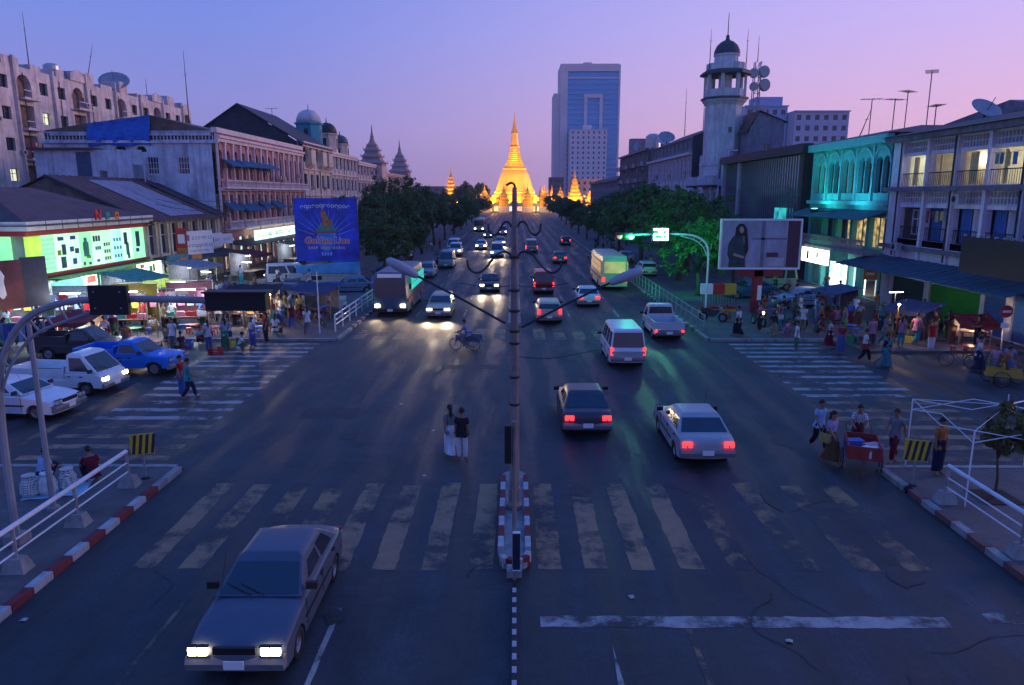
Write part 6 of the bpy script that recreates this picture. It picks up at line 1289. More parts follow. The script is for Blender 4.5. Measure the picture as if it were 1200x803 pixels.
# sapling inside the right railing
sl = leafmesh('s', 42, 2.6, .8, 1.1, 90, 40, M_leaf2, .1)
t = thing('sapling', 'slim young tree with small round crown inside the gazebo frame', 'tree', (12.75, 18.1, .13)); obj('trunk', sl[0], t, scale=(.55, .55, 1)); obj('crown', sl[1], t)
MB().box(-.5, .5, -.5, .5, -.02, .02).build('soil_pit', mat('soil', (.03, .025, .02), rough=1), t)

# ------------------------------------------------------------------ street furniture
def atY(px, py, Y): r = ray(px, py); q = Y / r[1]; return (r[0] * q, CAMH + r[2] * q)
def smooth_path(pts, n=5):
    out_ = []; P_ = [pts[0]] + list(pts) + [pts[-1]]
    for i in range(1, len(P_) - 2):
        for k in range(n):
            t = k / n; a, b, c, d = (Vector(P_[j]) for j in (i - 1, i, i + 1, i + 2))
            out_.append(.5 * ((2 * b) + (c - a) * t + (2 * a - 5 * b + 4 * c - d) * t * t + (3 * b - a - 3 * c + d) * t ** 3))
    return out_ + [Vector(pts[-1])]
LY = 17.4
lp = thing('street_lamp', 'tall weathered median lamp post with two lamp arms and iron scrolls', 'lamp post', (0, LY, .12))
M_post = mat('weathered_post', (.24, .19, .17), rough=.75, var=.35, scale=5, stain=.5, stretch=(1, 1, .4))
MB().tube([(0, 0, 0), (0, 0, 2.6), (0, 0, 5.2), (0, 0, 8.05)], [.13, .12, .1, .055], 10).build('post', M_post, lp)
MB().lathe([(.2, 0), (.2, .12), (.15, .2), (.15, .55), (.13, .6)], 10).build('post_base', M_post, lp)
for z in (2.75, 3.45, 4.3, 4.6, 5.1, 5.6, 6.4): MB().lathe([(.13, 0), (.14, .02), (.14, .05), (.12, .06)], 8).build('clamp_band', M_dark, lp, (0, 0, z))
sc_pts = {'low': [(598.7, 305), (595, 297), (589, 295), (580, 299), (571, 310), (563, 318), (555, 319.5), (548, 314), (546, 305)], 'up': [(598, 266), (595, 261), (591, 260), (587, 264), (583, 272), (577.5, 275.6), (572, 271), (570.6, 262.5)]}
for k_, pp in sc_pts.items():
    for s in (1, -1):
        q = [atY(p[0], p[1], LY) for p in pp]; MB().tube(smooth_path([(s * (p[0] + .03), 0, p[1] - .12) for p in q]), .027, 5).build('iron_scroll', M_dark, lp)
MB().tube(smooth_path([(0, 0, 7.9), (0, 0, 8.1), (-.08, 0, 8.16), (-.2, 0, 8.1)]), .03, 5).build('top_hook', M_dark, lp)
for s, a, b_, c in ((-1, (592, 379), (488, 323), (453, 304)), (1, (611, 384), (716, 331), (754, 316))):
    A, B, D = (atY(*p, LY) for p in (a, b_, c)); MB().tube([(A[0], 0, A[1] - .12), ((A[0] + B[0]) / 2, 0, (A[1] + B[1]) / 2 - .1), (B[0], 0, B[1] - .12)], .03, 6).build('lamp_arm', M_dark, lp)
    d = Vector((D[0] - B[0], 0, D[1] - B[1])); ln = d.length; ang = math.atan2(d.z, abs(d.x)); hd = MB()
    hd.add([(p[0], p[1], p[2]) for p in MB().lathe([(.05, -.05), (.085, .02), (.12, ln * .35), (.125, ln * .65), (.09, ln * .92), (.03, ln)], 12, ax='x').v], MB().lathe([(.05, -.05), (.085, .02), (.12, ln * .35), (.125, ln * .65), (.09, ln * .92), (.03, ln)], 12, ax='x').f)
    o = hd.build('lamp_head', mat('lamp_grey', (.36, .36, .4), rough=.5, var=.15), lp, (B[0], 0, B[1] - .12), (0, -ang if s > 0 else ang, 0 if s > 0 else 0), smooth=True)
    if s < 0: o.rotation_euler = (0, math.pi + ang, 0)
    MB().ball((ln * .55, 0, 0), .09, 10, 6, 2.4, 1, .6).build('lens', mat('lamp_lens', (.5, .5, .52), rough=.15), o, (0, 0, -.07 if s > 0 else .07))
# wires from the lamp post
for sx, z in ((-1, 5.75), (1, 5.75), (1, 4.0)):
    MB().tube(smooth_path([(0, 0, z), (sx * .9, .3, z - .12), (sx * 2.2, 1.0, z - .05)]) if z < 5 else smooth_path([(0, 0, z), (sx * .6, 0, z - .05), (sx * 1.3, 0, z + .05)]), .008, 4).build('loose_wire', M_black, lp)
# signal post at the median nose, back turned
sp_ = thing('signal_post', 'slim signal post with black signal back at the median nose', 'traffic signal', (0, 14.1, .0))
MB().tube([(0, 0, 0), (0, 0, 3.5)], .05, 8).build('post', M_post, sp_); MB().box(-.2, -.06, -.08, .1, 2.62, 3.42).build('signal_head', M_black, sp_)
MB().box(-.03, .12, -.12, -.05, .28, 1.1).build('sign_plate', mat('navy_plate', (.015, .02, .05), rough=.5), sp_); MB().box(-.035, .125, -.125, -.045, .26, .28).box(-.035, .125, -.125, -.045, 1.1, 1.12).build('plate_trim', P_white, sp_)
MB().box(-.16, .16, -.16, .16, .12, .26).build('post_base', M_conc, sp_)
# left gantry signal
gs = thing('arched_signal_mast', 'arched lattice signal mast with dark signal backs over the oncoming lanes', 'traffic signal', (-11.5, 15.5, .13))
path = smooth_path([(0, 0, 0), (.0, 0, 1.6), (.05, 0, 3.2), (.25, 0, 4.3), (.8, 0, 5.15), (1.6, 0, 5.55), (2.6, 0, 5.66), (4.2, 0, 5.66), (6.0, 0, 5.6)])
M_mast = mat('mast_paint', (.3, .3, .31), rough=.6, var=.2, stain=.35)
MB().tube(path, [.085] * 12 + [.075] * (len(path) - 12), 8).build('mast', M_mast, gs)
inner = smooth_path([(.02, 0, 3.3), (.4, 0, 4.15), (1.0, 0, 4.85), (1.8, 0, 5.2), (2.7, 0, 5.5)]); mb = MB().tube(inner, .035, 6); op = smooth_path([(.05, 0, 3.4), (.25, 0, 4.3), (.8, 0, 5.15), (1.6, 0, 5.55), (2.6, 0, 5.66)])
for a, c in zip(inner[1::2], op[1::2]): mb.tube([a, c], .025, 5)
mb.build('lattice_brace', M_mast, gs)
def sighead(par, x, y, z, w_, h, n, horiz=True):
    o = MB().box(x - w_ / 2, x + w_ / 2, y, y + .2, z, z + h).build('signal_head', M_black, par)
    for k in range(n):
        cx = x - w_ / 2 + w_ * (k + .5) / n; MB().lathe([(.11, 0), (.13, .16), (.12, .16), (.1, 0)], 10, ax='y').build('visor', M_black, o, (cx, y + .2, z + h / 2))
    return o
o = MB().box(2.42, 3.25, -.2, -.1, 5.35, 5.98).build('signal_back', M_black, gs)
for x, z in ((2.55, 5.5), (3.1, 5.5), (2.55, 5.85), (3.1, 5.85)): MB().lathe([(.02, 0), (.02, .02)], 6, ax='y').build('bolt', M_steelg, o, (x, -.225, z))
MB().box(4.85, 6.15, -.08, .24, 5.42, 5.8).box(4.8, 6.2, -.14, .3, 5.8, 5.84).build('signal_head', M_black, gs); MB().box(-.16, .16, -.24, -.09, 3.95, 4.45).build('signal_head', M_black, gs)
MB().box(-.2, .2, -.2, .2, -.02, .2).build('footing', M_conc, gs)
p2 = thing('lamp_pole', 'plain pale pole rising beside the arched signal mast', 'pole', (-11.76, 17.25, .13)); MB().tube([(0, 0, 0), (0, 0, 4.85)], [.075, .06], 8).build('pole', M_mast, p2); MB().lathe([(.16, 0), (.16, .08), (.08, .14)], 8).build('base_plate', M_conc, p2); MB().tube([(0, 0, 4.8), (.2, 0, 4.95), (.45, 0, 4.95)], .03, 6).build('bracket', M_dark, p2)
# right signal mast, green
gr = thing('green_signal_mast', 'curved white signal mast with green light and green countdown', 'traffic signal', (12.9, 48.5, .13))
MB().tube(smooth_path([(0, 0, 0), (0, 0, 2), (0, 0, 3.8), (-.15, 0, 4.6), (-.7, 0, 5.1), (-1.6, 0, 5.3), (-3.5, 0, 5.32), (-6.0, 0, 5.25)]), .07, 8).build('mast', M_steelw, gr)
mb = MB().tube(smooth_path([(-.12, 0, 3.9), (-.4, 0, 4.5), (-1.0, 0, 4.95), (-1.9, 0, 5.2)]), .03, 5)
for a, c in (((-.02, 0, 4.1), (-.2, 0, 4.1)), ((-.12, 0, 4.55), (-.4, 0, 4.45)), ((-.45, 0, 4.95), (-.7, 0, 4.75)), ((-.9, 0, 5.18), (-1.1, 0, 4.98))): mb.tube([a, c], .02, 4)
mb.build('lattice_brace', M_steelw, gr); MB().box(-.2, .2, -.2, .2, -.02, .18).build('footing', M_conc, gr)
E_green = emit('green_signal', (.03, 1.0, .45), 26); E_greenw = emit('green_digits', (.35, 1.0, .7), 22)
cd = MB().box(-3.85, -2.7, -.3, -.1, 4.85, 5.8).build('countdown_box', M_black, gr)
seg = {'2': 'abged', '8': 'abcdefg'}
def digit(ch, x, z, w_, h):
    t = .12; S = {'a': (0, w_, h - t, h), 'g': (0, w_, h / 2 - t / 2, h / 2 + t / 2), 'd': (0, w_, 0, t), 'f': (0, t, h / 2, h), 'b': (w_ - t, w_, h / 2, h), 'e': (0, t, 0, h / 2), 'c': (w_ - t, w_, 0, h / 2)}
    mb = MB()
    for s in seg[ch]: a = S[s]; mb.box(x + a[0], x + a[1], -.33, -.301, z + a[2], z + a[3])
    return mb.build('digit', E_greenw, cd)
digit('2', -3.75, 4.95, .43, .75); digit('8', -3.23, 4.95, .43, .75)
sh_ = MB().box(-6.2, -5.0, -.25, -.05, 4.97, 5.43).build('signal_head', M_black, gr)
for x, m_ in ((-5.22, E_green), (-5.6, mat('amber_glass', (.1, .05, .01), rough=.3)), (-5.98, emit('red_signal_dim', (.9, .3, .3), .4))):
    MB().ball((0, 0, 0), .19, 14, 8, 1, .35, 1).build('lens', m_, sh_, (x, -.27, 5.2)); MB().prism([(-.2, .05), (.2, .05), (.14, .17), (0, .21), (-.14, .17)], 'y', -.18, .05).build('visor', M_black, sh_, (x, -.27, 5.2 + .03))
lamp('POINT', 'signal_glow', (-3.27, -.75, 5.3), 130, (.02, 1.0, .42), gr, .3); lamp('SPOT', 'signal_glow', (-3.27, .5, 5.6), 2700, (.0, 1.0, .4), gr, .4, (2.2, 14, 4.2), 80); lamp('POINT', 'signal_glow', (-5.25, -.6, 5.2), 120, (.02, 1.0, .42), gr, .2)
# striped control box with lattice below the mast
cb = thing('striped_control_box', 'white red and yellow striped box on a lattice stand by the signal mast', 'control box', (14.0, 49.6, .13))
for i, m_ in enumerate((P_white, P_red, mat('print_yellow', (.6, .4, .03), rough=.6))): MB().box(-1.2 + i * .8, -.42 + i * .8, -.2, .2, 1.2, 1.9).build('stripe_panel', m_, cb)
mb = MB()
for i in range(13): mb.box(-1.15 + i * .19, -1.12 + i * .19, -.02, .02, .35, 1.19)
mb.build('lattice', M_steelg, cb); MB().box(-1.2, 1.2, -.25, .25, 0, .17).build('base', MT['print_yellow'], cb); MB().box(-1.2, 1.2, -.25, .25, .172, .34).build('base', P_red, cb)
# no entry sign
ne = thing('no_entry_sign', 'round red no-entry sign with white bar on a thin pole', 'road sign', (25.3, 37.0, .13)); MB().tube([(0, 0, 0), (0, 0, 2.3)], .035, 6).build('pole', M_steelw, ne)
d_ = MB().lathe([(.001, -.03), (.32, -.03), (.32, 0), (.001, 0)], 24, ax='y').build('disc', mat('sign_red', (.55, .02, .03), rough=.4), ne, (0, -.05, 2.0)); MB().box(-.22, .22, -.045, -.031, -.06, .06).build('bar', P_white, d_); MB().box(-.2, .2, -.06, -.04, 1.15, 1.4).build('small_plate', P_white, ne)
# railings
def railing(name, label, x, ys, foot=True, h=1.0, rr=(.055, .022, .022), zf=.13, z_l=(1.0, .68, .42)):
    r = thing(name, label, 'railing', (x, ys[0], zf))
    for z, q in zip(z_l, rr): MB().tube([(0, 0, z), (0, ys[-1] - ys[0], z)], q, 8).build('rail', M_steelw, r)
    for y in ys:
        MB().tube([(.0, y - ys[0], 0), (.0, y - ys[0], 1.0)], .045, 6).build('post', M_steelw if not foot else M_conc, r)
        if foot: MB().frus(-.26, .26, y - ys[0] - .2, y - ys[0] + .2, -.01, -.16, .16, y - ys[0] - .12, y - ys[0] + .12, .3).build('footing', M_conc, r)
    return r
railing('pipe_railing', 'white pipe railing with concrete feet beside the arched signal mast', -10.62, [9.0, 11.6, 14.2, 16.4, 18.8])
railing('pipe_railing', 'white pipe railing with concrete feet beside the gazebo frame', 11.25, [9.5, 12.2, 14.9, 17.8])
railing('kerb_railing', 'white railing with thin rails along the kerb by the drinks stall', -10.5, [41.8 + 1.9 * i for i in range(7)], False, rr=(.05, .035, .035))
fr_ = thing('kerb_fence', 'long pale post-and-rail fence along the kerb by the green signal mast', 'fence', (11.15, 42, .13))
for z in (.95, .55): MB().tube([(0, 0, z), (0, 30, z)], .028, 6).build('rail', M_mast, fr_)
pm = MB().box(-.045, .045, -.045, .045, 0, 1.0).mesh('post', M_mast)
for i in range(21): obj('post', pm, fr_, (0, i * 1.5, 0))
# chevron boards
def chevron(x, y, rz, label):
    c = thing('chevron_board', label, 'road sign', (x, y, .0), rz); p = MB().box(-.3, .3, -.03, 0, .85, 1.45).build('board', MT['print_yellow'], c)
    for k in range(4): MB().poly([(-.28 + k * .16, -.034, .87), (-.2 + k * .16, -.034, .87), (-.12 + k * .16, -.034, 1.43), (-.2 + k * .16, -.034, 1.43)]).build('stripe', M_dark, p)
    MB().tube([(0, .02, 0), (0, .02, .9)], .03, 6).build('post', M_steelg, c); MB().lathe([(.22, 0), (.22, .08), (.08, .16)], 10).build('base', M_rubber, c); return c
chevron(-10.45, 19.35, R(20), 'striped yellow chevron board at the pipe railing end by the arched mast'); chevron(11.0, 18.9, R(-15), 'striped chevron board at the pipe railing end by the handcart')
# bare gazebo frame on the right pavement
gz = thing('gazebo_frame', 'bare folding gazebo frame without its cover around the sapling', 'gazebo frame', (13.2, 18.9, .13)); mb = MB(); X0, X1, Y0, Y1, ZT = -1.6, 1.9, -1.4, 1.5, 2.05
for x in (X0, X1):
    for y in (Y0, Y1): MB().tube([(x, y, 0), (x, y, ZT)], .022, 5).build('leg', M_steelw, gz)
for (a, c) in (((X0, Y0), (X1, Y0)), ((X0, Y1), (X1, Y1)), ((X0, Y0), (X0, Y1)), ((X1, Y0), (X1, Y1))):
    A, B = Vector((*a, 0)), Vector((*c, 0)); m_ = (A + B) / 2
    for p, q in ((A, m_), (m_, B)):
        for z0, z1 in ((ZT, ZT - .32), (ZT - .32, ZT)): mb.tube([(p.x, p.y, z0), (q.x, q.y, z1)], .014, 4)
for x in (X0, X1):
    for y in (Y0, Y1): mb.tube([(x, y, ZT), (.15, .05, ZT + .25)], .012, 4)
mb.tube([(.15, .05, ZT - .2), (.15, .05, ZT + .55)], .014, 4); mb.build('scissor_bars', M_steelw, gz)

# ------------------------------------------------------------------ billboards
bb = thing('golden_lion_billboard', 'tall blue advertising billboard reading Golden Lion on a striped plinth', 'billboard', (-16.45, 64, .13), R(3))
M_bbl = mat('billboard_blue', (.012, .05, .5), rough=.4, var=.7, scale=.6); 
MB().box(-2.7, 2.75, 0, .3, 2.15, 7.6).build('panel', M_bbl, bb)
for s in (-1, 1):
    for k in range(7):
        a = R(18 + k * 13); r0, r1 = 1.1, 2.6 + .3 * (k % 3); x1 = max(-2.6, min(2.6, s * r1 * math.cos(a)))
        MB().add([(s * r0 * math.cos(a), -.012, 4.1 + r0 * math.sin(a)), (s * r0 * math.cos(a + .05), -.012, 4.1 + r0 * math.sin(a + .05)), (x1, -.012, 4.1 + r1 * math.sin(a + .03)), (x1 * .985, -.012, 4.1 + r1 * math.sin(a + .01))], [(0, 1, 2, 3)]).build('light_ray', mat('print_sky', (.2, .4, .8), rough=.5), bb)
MB().lathe([(.001, 0), (1.0, 0), (1.0, .004), (.001, .005)], 20, ax='y').build('halo', mat('print_azure', (.06, .22, .65), rough=.5, var=.4), bb, (0, -.012, 4.3), scale=(.85, 1, 1.3))
# round-lettered line at the top
mb = MB()
for i in range(13):
    x = -2.0 + i * .33; z = 6.95 - .03 * abs(i - 6) * .6 + .02 * (i % 2)
    for k in range(10 if i % 3 else 7):
        a0, a1 = 2 * math.pi * k / 10, 2 * math.pi * (k + 1) / 10
        mb.add([(x + q * math.cos(a), -.02, z + q * math.sin(a)) for a in (a0, a1) for q in (.09, .15)], [(0, 1, 3, 2)])
    if i % 4 == 1: mb.box(x + .1, x + .15, -.022, -.018, z - .3, z + .1)
mb.build('lettering', mat('print_cream', (.65, .7, .75), rough=.5), bb)
MB().add([(-.95, -.025, 4.75), (.95, -.025, 4.75), (.45, -.025, 5.25), (-.4, -.025, 5.3)], [(0, 1, 2, 3)]).build('printed_mound', P_green, bb)
MB().box(-1.05, 1.05, -.024, -.02, 4.62, 4.76).build('printed_ribbon', P_red, bb)
lion = [(-.5, 5.2), (.55, 5.2), (.6, 5.5), (.45, 5.75), (.2, 5.85), (.1, 6.15), (-.05, 6.55), (-.3, 6.6), (-.42, 6.35), (-.4, 6.0), (-.25, 5.8), (-.35, 5.5)]
MB().prism(lion, 'y', -.045, -.03).build('printed_emblem', mat('print_bronze', (.5, .17, .06), rough=.5, var=.5, scale=5), bb)
letter(bb, 'Golden Lion', .78, P_white, (0.02, -.018, 3.95), off=.045, ext=.006, shear=.15); letter(bb, 'Golden Lion', .78, mat('print_crimson', (.6, .03, .06), rough=.5), (0.02, -.04, 3.95), off=.012, ext=.006, shear=.15)
mb = MB()
for i in range(15): mb.box(-1.6 + i * .215, -1.47 + i * .215, -.02, -.014, 3.2 + .02 * (i % 2), 3.42 + .06 * (i % 3 == 0)) if i not in (4, 9) else None
mb.build('lettering', mat('print_peach', (.6, .35, .3), rough=.5), bb)
mb = MB()
for i in range(4): mb.box(-.5 + i * .25, -.34 + i * .25, -.02, -.014, 2.65, 2.95)
mb.build('lettering', MT['print_sky'], bb)
arcp = [(-2.75, 1.1), (2.8, 1.1), (2.8, 2.1)] + [(2.8 - 5.55 * i / 10, 1.75 + .36 * math.sin(math.pi * (.5 + .5 * i / 10)) ) for i in range(1, 11)]
MB().prism(arcp, 'y', -.25, -.05).build('arched_board', mat('board_azure', (.06, .3, .6), rough=.4, var=.4, scale=.6), bb)
pb = MB().box(-2.3, 2.6, .0, 1.4, 0, 1.2).build('plinth', mat('plinth_white', (.5, .52, .55), rough=.7, var=.15), bb)
for k in range(5): MB().box(-2.3, 2.6, -.02, -.002, .12 + k * .22, .17 + k * .22).build('plinth_groove', M_steelg, pb)
MB().box(-1.8, -.6, -.04, -.021, .5, .85).build('plinth_opening', M_black, pb)
for x in (-2.2, 0, 2.3): MB().tube([(x, .5, 0), (x, .5, 7.2)], .12, 6).build('support', M_dark, bb)

rb = thing('fashion_billboard', 'landscape billboard of a dark-haired woman on a red pillar', 'billboard', (16.4, 48.7, .13), 0)
fr0 = MB().box(-2.6, 2.6, 0, .25, 3.1, 6.2).build('panel', mat('bill_lilac', (.34, .32, .42), rough=.5, var=.35, scale=1.2, stretch=(1, 1, .4)), rb)
mb = MB(); mb.box(-2.7, 2.7, -.04, .28, 6.2, 6.32); mb.box(-2.7, 2.7, -.04, .28, 2.98, 3.1); mb.box(-2.7, -2.6, -.04, .28, 3.1, 6.2); mb.box(2.6, 2.7, -.04, .28, 3.1, 6.2); mb.build('frame', P_white, rb)
def ell(cx, cz, a, c, n=16, t=0.0): return [(cx + a * math.cos(2 * math.pi * k / n) * math.cos(t) - c * math.sin(2 * math.pi * k / n) * math.sin(t), cz + a * math.cos(2 * math.pi * k / n) * math.sin(t) + c * math.sin(2 * math.pi * k / n) * math.cos(t)) for k in range(n)]
MB().prism([(-2.1, 3.12), (-.95, 3.12), (-1.0, 3.7), (-.92, 4.2), (-1.15, 4.75), (-1.2, 5.2), (-1.5, 5.35), (-1.85, 5.2), (-2.15, 4.7), (-2.2, 4.0), (-2.05, 3.6)], 'y', -.010, -.003).build('printed_figure', mat('print_petrol', (.02, .05, .06), rough=.5, var=.5, scale=2), rb)
MB().prism([(-1.75, 5.2), (-1.72, 5.75), (-1.5, 6.02), (-1.2, 6.0), (-.98, 5.7), (-.88, 5.0), (-.8, 4.3), (-.95, 3.9), (-1.08, 4.3), (-1.12, 5.2)], 'y', -.017, -.011).build('printed_hair', M_black, rb)
MB().prism(ell(-1.33, 5.6, .15, .22, t=.15), 'y', -.024, -.018).build('printed_face', mat('print_skin', (.42, .27, .21), rough=.5, var=.25, scale=6), rb); MB().prism([(-1.8, 3.9), (-1.1, 3.7), (-1.05, 3.85), (-1.75, 4.08)], 'y', -.024, -.018).build('printed_arm', MT['print_skin'], rb)
for x0, x1, z0, z1, m_ in ((1.75, 2.55, 3.12, 6.18, mat('print_plum', (.09, .03, .06), rough=.5)), (.0, .25, 3.12, 6.18, mat('print_mauve', (.2, .17, .24), rough=.5)), (-.6, 1.7, 4.95, 5.08, MT['print_mauve']), (.4, 1.2, 3.8, 4.1, MT['print_plum']), (.6, 1.6, 3.2, 3.75, mat('print_pale', (.45, .42, .5), rough=.5))): MB().box(x0, x1, -.01, -.002, z0, z1).build('print', m_, rb)
MB().box(-.3, .3, .0, .5, 0, 2.9).build('pillar', mat('pillar_red', (.25, .02, .03), rough=.5, var=.2), rb); MB().box(-1.3, 1.6, .0, .5, 2.5, 2.97).build('crossbeam', MT['pillar_red'], rb); MB().box(-.02, .25, -.03, -.001, .9, 1.9).build('poster', P_white, rb)
fp = thing('flag_pole', 'slim white pole standing before the Golden Lion billboard', 'pole', (*gnd(375, 393), .13)); MB().tube([(0, 0, 0), (0, 0, 3.6)], [.045, .03], 6).build('pole', M_steelw, fp); MB().ball((0, 0, 3.62), .05, 8, 5).build('cap', M_steelg, fp)

# ------------------------------------------------------------------ vehicles on the road
wh, sil, blk, grn, blu, red_, crm = (.66, .66, .68), (.35, .36, .38), (.02, .02, .025), (.02, .12, .08), (.02, .12, .5), (.4, .03, .02), (.5, .45, .32)
PI = math.pi
put('sedan', 'car', 'dark saloon with red tail lights in the lane beside the median', 'car', (2.45, 25.2), 0, (.05, .05, .07), tail=True)
put('sedan', 'car', 'silver saloon with red tail lights just past the near crosswalk', 'car', (5.75, 22.6), 0, sil, tail=True)
put('van', 'van', 'white van with red tail lights driving away towards the far crosswalk', 'van', (5.3, 35.2), 0, wh, tail=True)
put('wagon', 'car', 'pale estate car with red tail lights past the far crosswalk', 'car', (2.2, 47), 0, crm, tail=True)
put('van', 'van', 'red van heading away beside the median divider', 'van', (2.4, 61), 0, red_, tail=True)
put('sedan', 'car', 'white saloon heading away in the middle lane beyond the far crosswalk', 'car', (5.4, 54), 0, wh, tail=True)
put('bus_warm', 'bus', 'cream bus with warm lit windows heading away by the kerb fence', 'bus', (8.5, 66), 0, crm, tail=True)
put('light_truck', 'light_truck', 'pale small truck with open bed heading away in the kerb lane', 'truck', (8.6, 41.8), 0, (.5, .52, .55), tail=True)
put('sedan', 'car', 'green saloon heading away far up the road', 'car', (5.4, 88), 0, grn, tail=True); put('van', 'van', 'silver van heading away far up the road', 'van', (2.4, 104), 0, sil, tail=True)
put('wagon', 'car', 'dark estate car heading away far up the kerb lane', 'car', (8.3, 120), 0, blk, tail=True)
put('sedan', 'car', 'grey saloon with lit headlights driving over the near crosswalk', 'car', (-4.6, 12.75), PI, (.07, .09, .13), head=True, beam=160)
put('bus_teal', 'bus', 'blue grey bus with teal lit windows in the oncoming kerb lane', 'bus', (-8.3, 52.5), PI, (.05, .09, .15), head=True, beam=120)
put('wagon', 'car', 'cream estate car with bright headlights in the second oncoming lane', 'car', (-5.0, 49.0), PI, crm, head=True, beam=420)
put('sedan', 'car', 'dark saloon with bright headlights beside the median divider', 'car', (-2.1, 62), PI, blk, head=True, beam=300)
put('van', 'van', 'grey green van with dim lights oncoming by the trees', 'van', (-7.6, 82), PI, (.2, .28, .26), head=False)
put('suv', 'suv', 'white off-roader with round bright lights oncoming by the kerb trees', 'car', (-7.9, 98), PI, wh, head=True, beam=150)
put('sedan', 'car', 'white saloon with bright headlights oncoming in the middle lane far up the road', 'car', (-5.0, 110), PI, wh, head=True, beam=150)
put('van', 'van', 'white van with glaring headlights next to the far median', 'van', (-2.3, 96), PI, wh, head=True, beam=500); put('sedan', 'car', 'silver saloon with glaring headlights behind the white van at the far median', 'car', (-2.3, 118), PI, sil, head=True, beam=400)
put('sedan', 'car', 'black saloon oncoming near the pagoda end', 'car', (-5.0, 140), PI, blk, head=True); put('van', 'van', 'silver van oncoming near the pagoda end', 'van', (-2.4, 150), PI, sil, head=True); put('bus_dark', 'bus', 'pale bus oncoming near the pagoda end by the kerb', 'bus', (-7.8, 165), PI, crm, head=True)
# side street left, waiting at the stop line
put('sedan', 'car', 'white saloon with dark windows waiting in the side street', 'car', (-18.5, 26.0), R(-96), (.72, .72, .74))
put('light_truck', 'pickup_truck', 'white cab-forward pickup with lit headlights waiting in the side street', 'truck', (-18.5, 29.3), R(-97), (.68, .7, .72), head=True, beam=25)
put('pickup', 'pickup_truck', 'bright blue pickup with bonnet waiting in the side street', 'truck', (-17.6, 32.6), R(-94), (.01, .16, .62))
put('pickup', 'pickup_truck', 'dark pickup half hidden behind the blue pickup', 'truck', (-21.6, 35.6), R(-90), (.05, .045, .05))
r_ = put('sedan', 'car', 'red and white saloon with amber lamp at the picture-side end of the queue', 'car', (-19.9, 23.2), R(-96), (.5, .07, .03)); r_['label'] = 'red saloon with amber lamp behind the white saloon queue'
MB().cbox(.6, 2.16, .5, .2, .05, .12).build('amber_lamp', E_amber, r_)
lamp('POINT', 'amber_lamp_glow', (.6, 2.4, .5), 14, (1, .5, .15), r_, .08)
# parked on the left forecourt
put('light_truck', 'pickup_truck', 'white flatbed with green windscreen parked before the Golden Lion billboard', 'truck', (-13.9, 49.4), R(97), (.62, .66, .62))
put('van', 'van', 'white van parked between the Golden Lion billboard and the shop fronts', 'van', (-20.6, 66.5), R(-70), wh); put('suv', 'suv', 'dark blue off-roader parked behind the white flatbed', 'car', (-17.6, 52.5), R(80), (.03, .05, .12))
put('sedan', 'car', 'dark saloon with red tail lights on the forecourt', 'car', (-18.0, 58.5), R(15), (.06, .06, .08), tail=True); put('sedan', 'car', 'blue-grey saloon parked at the billboard plinth', 'car', (-13.6, 60.2), R(100), (.15, .2, .3))
for i, (x, y, k_, c, l) in enumerate(((-12.0, 66.5, 'sedan', (.05, .08, .16), 'navy saloon parked first under the kerbside trees'), (-8.75, 72.5, 'wagon', sil, 'silver estate parked at the kerb beyond the forecourt'), (-8.75, 88.5, 'sedan', blk, 'black saloon parked at the kerb under the trees'), (-8.75, 105, 'van', wh, 'white van parked at the kerb under the trees'))): put(k_, 'car', l, 'car', (x, y, 0 if x > -9.5 else .13), PI, c)
put('sedan', 'car', 'pale blue saloon parked before the bright shop under the teal house', 'car', (20.6, 51.8, .13), R(100), (.3, .4, .52)); put('sedan', 'car', 'dark blue saloon parked behind the red billboard pillar', 'car', (18.4, 56.5, .13), R(95), (.03, .08, .2)); put('van', 'van', 'grey van parked under the green trees', 'van', (21.6, 61.5, .13), R(92), (.2, .22, .25))
put('wagon', 'car', 'white estate parked beyond the kerb fence trees', 'car', (13.2, 73, .13), 0, wh); put('sedan', 'car', 'grey saloon parked beyond the kerb fence trees', 'car', (13.2, 87, .13), 0, sil)
MC = [(15.0, 44.0, 10, True, 'black motorbike with lit headlamp by the red billboard pillar'), (16.2, 44.3, -15, False, 'second motorbike parked between the two lit ones'), (17.6, 44.1, 5, True, 'motorbike with lit headlamp outermost of the parked bikes'), (12.6, 45.5, 60, False, 'motorbike leaning by the striped control box'), (20.0, 45.5, 100, False, 'red motorbike at the edge of the shop forecourt')]
for x, y, a, hd, l in MC: put('motorbike', 'motorbike', l, 'motorbike', (x, y, .13), PI + R(a), (.25, .02, .03) if 'red motorbike' in l else (.05, .05, .07), head=hd); OBST.append((x, y))
for x, y, a, c, l in ((-13.2, 43.2, 80, (.1, .1, .12), 'bicycle leaning near the drinks stall railing'), (-16.4, 38.3, 20, (.02, .1, .2), 'blue bicycle at the stalls corner'), (21.0, 33.5, 60, (.1, .1, .1), 'dark bicycle crossing towards the snack stall')): put('bicycle', 'bicycle', l, 'bicycle', (x, y, .13 if y > S1 else 0), R(a), c); OBST.append((x, y))
put('trishaw', 'trishaw', 'trishaw with side seat crossing at the far crosswalk', 'trishaw', (-2.6, 37.2), R(75), (.15, .15, .2)); person(-2.45, 37.15, 'riding', R(75) + PI, 'lilac', 'grey', 'wrapped skirt', 'on the trishaw at the far crosswalk', .0)
put('trishaw', 'trishaw', 'trishaw with yellow seat near the snack stall', 'trishaw', (21.2, 30.6), R(-120), (.5, .3, .05)); person(21.05, 30.5, 'riding', R(60), 'orange', 'brown', 'wrapped skirt', 'on the yellow trishaw', .0)
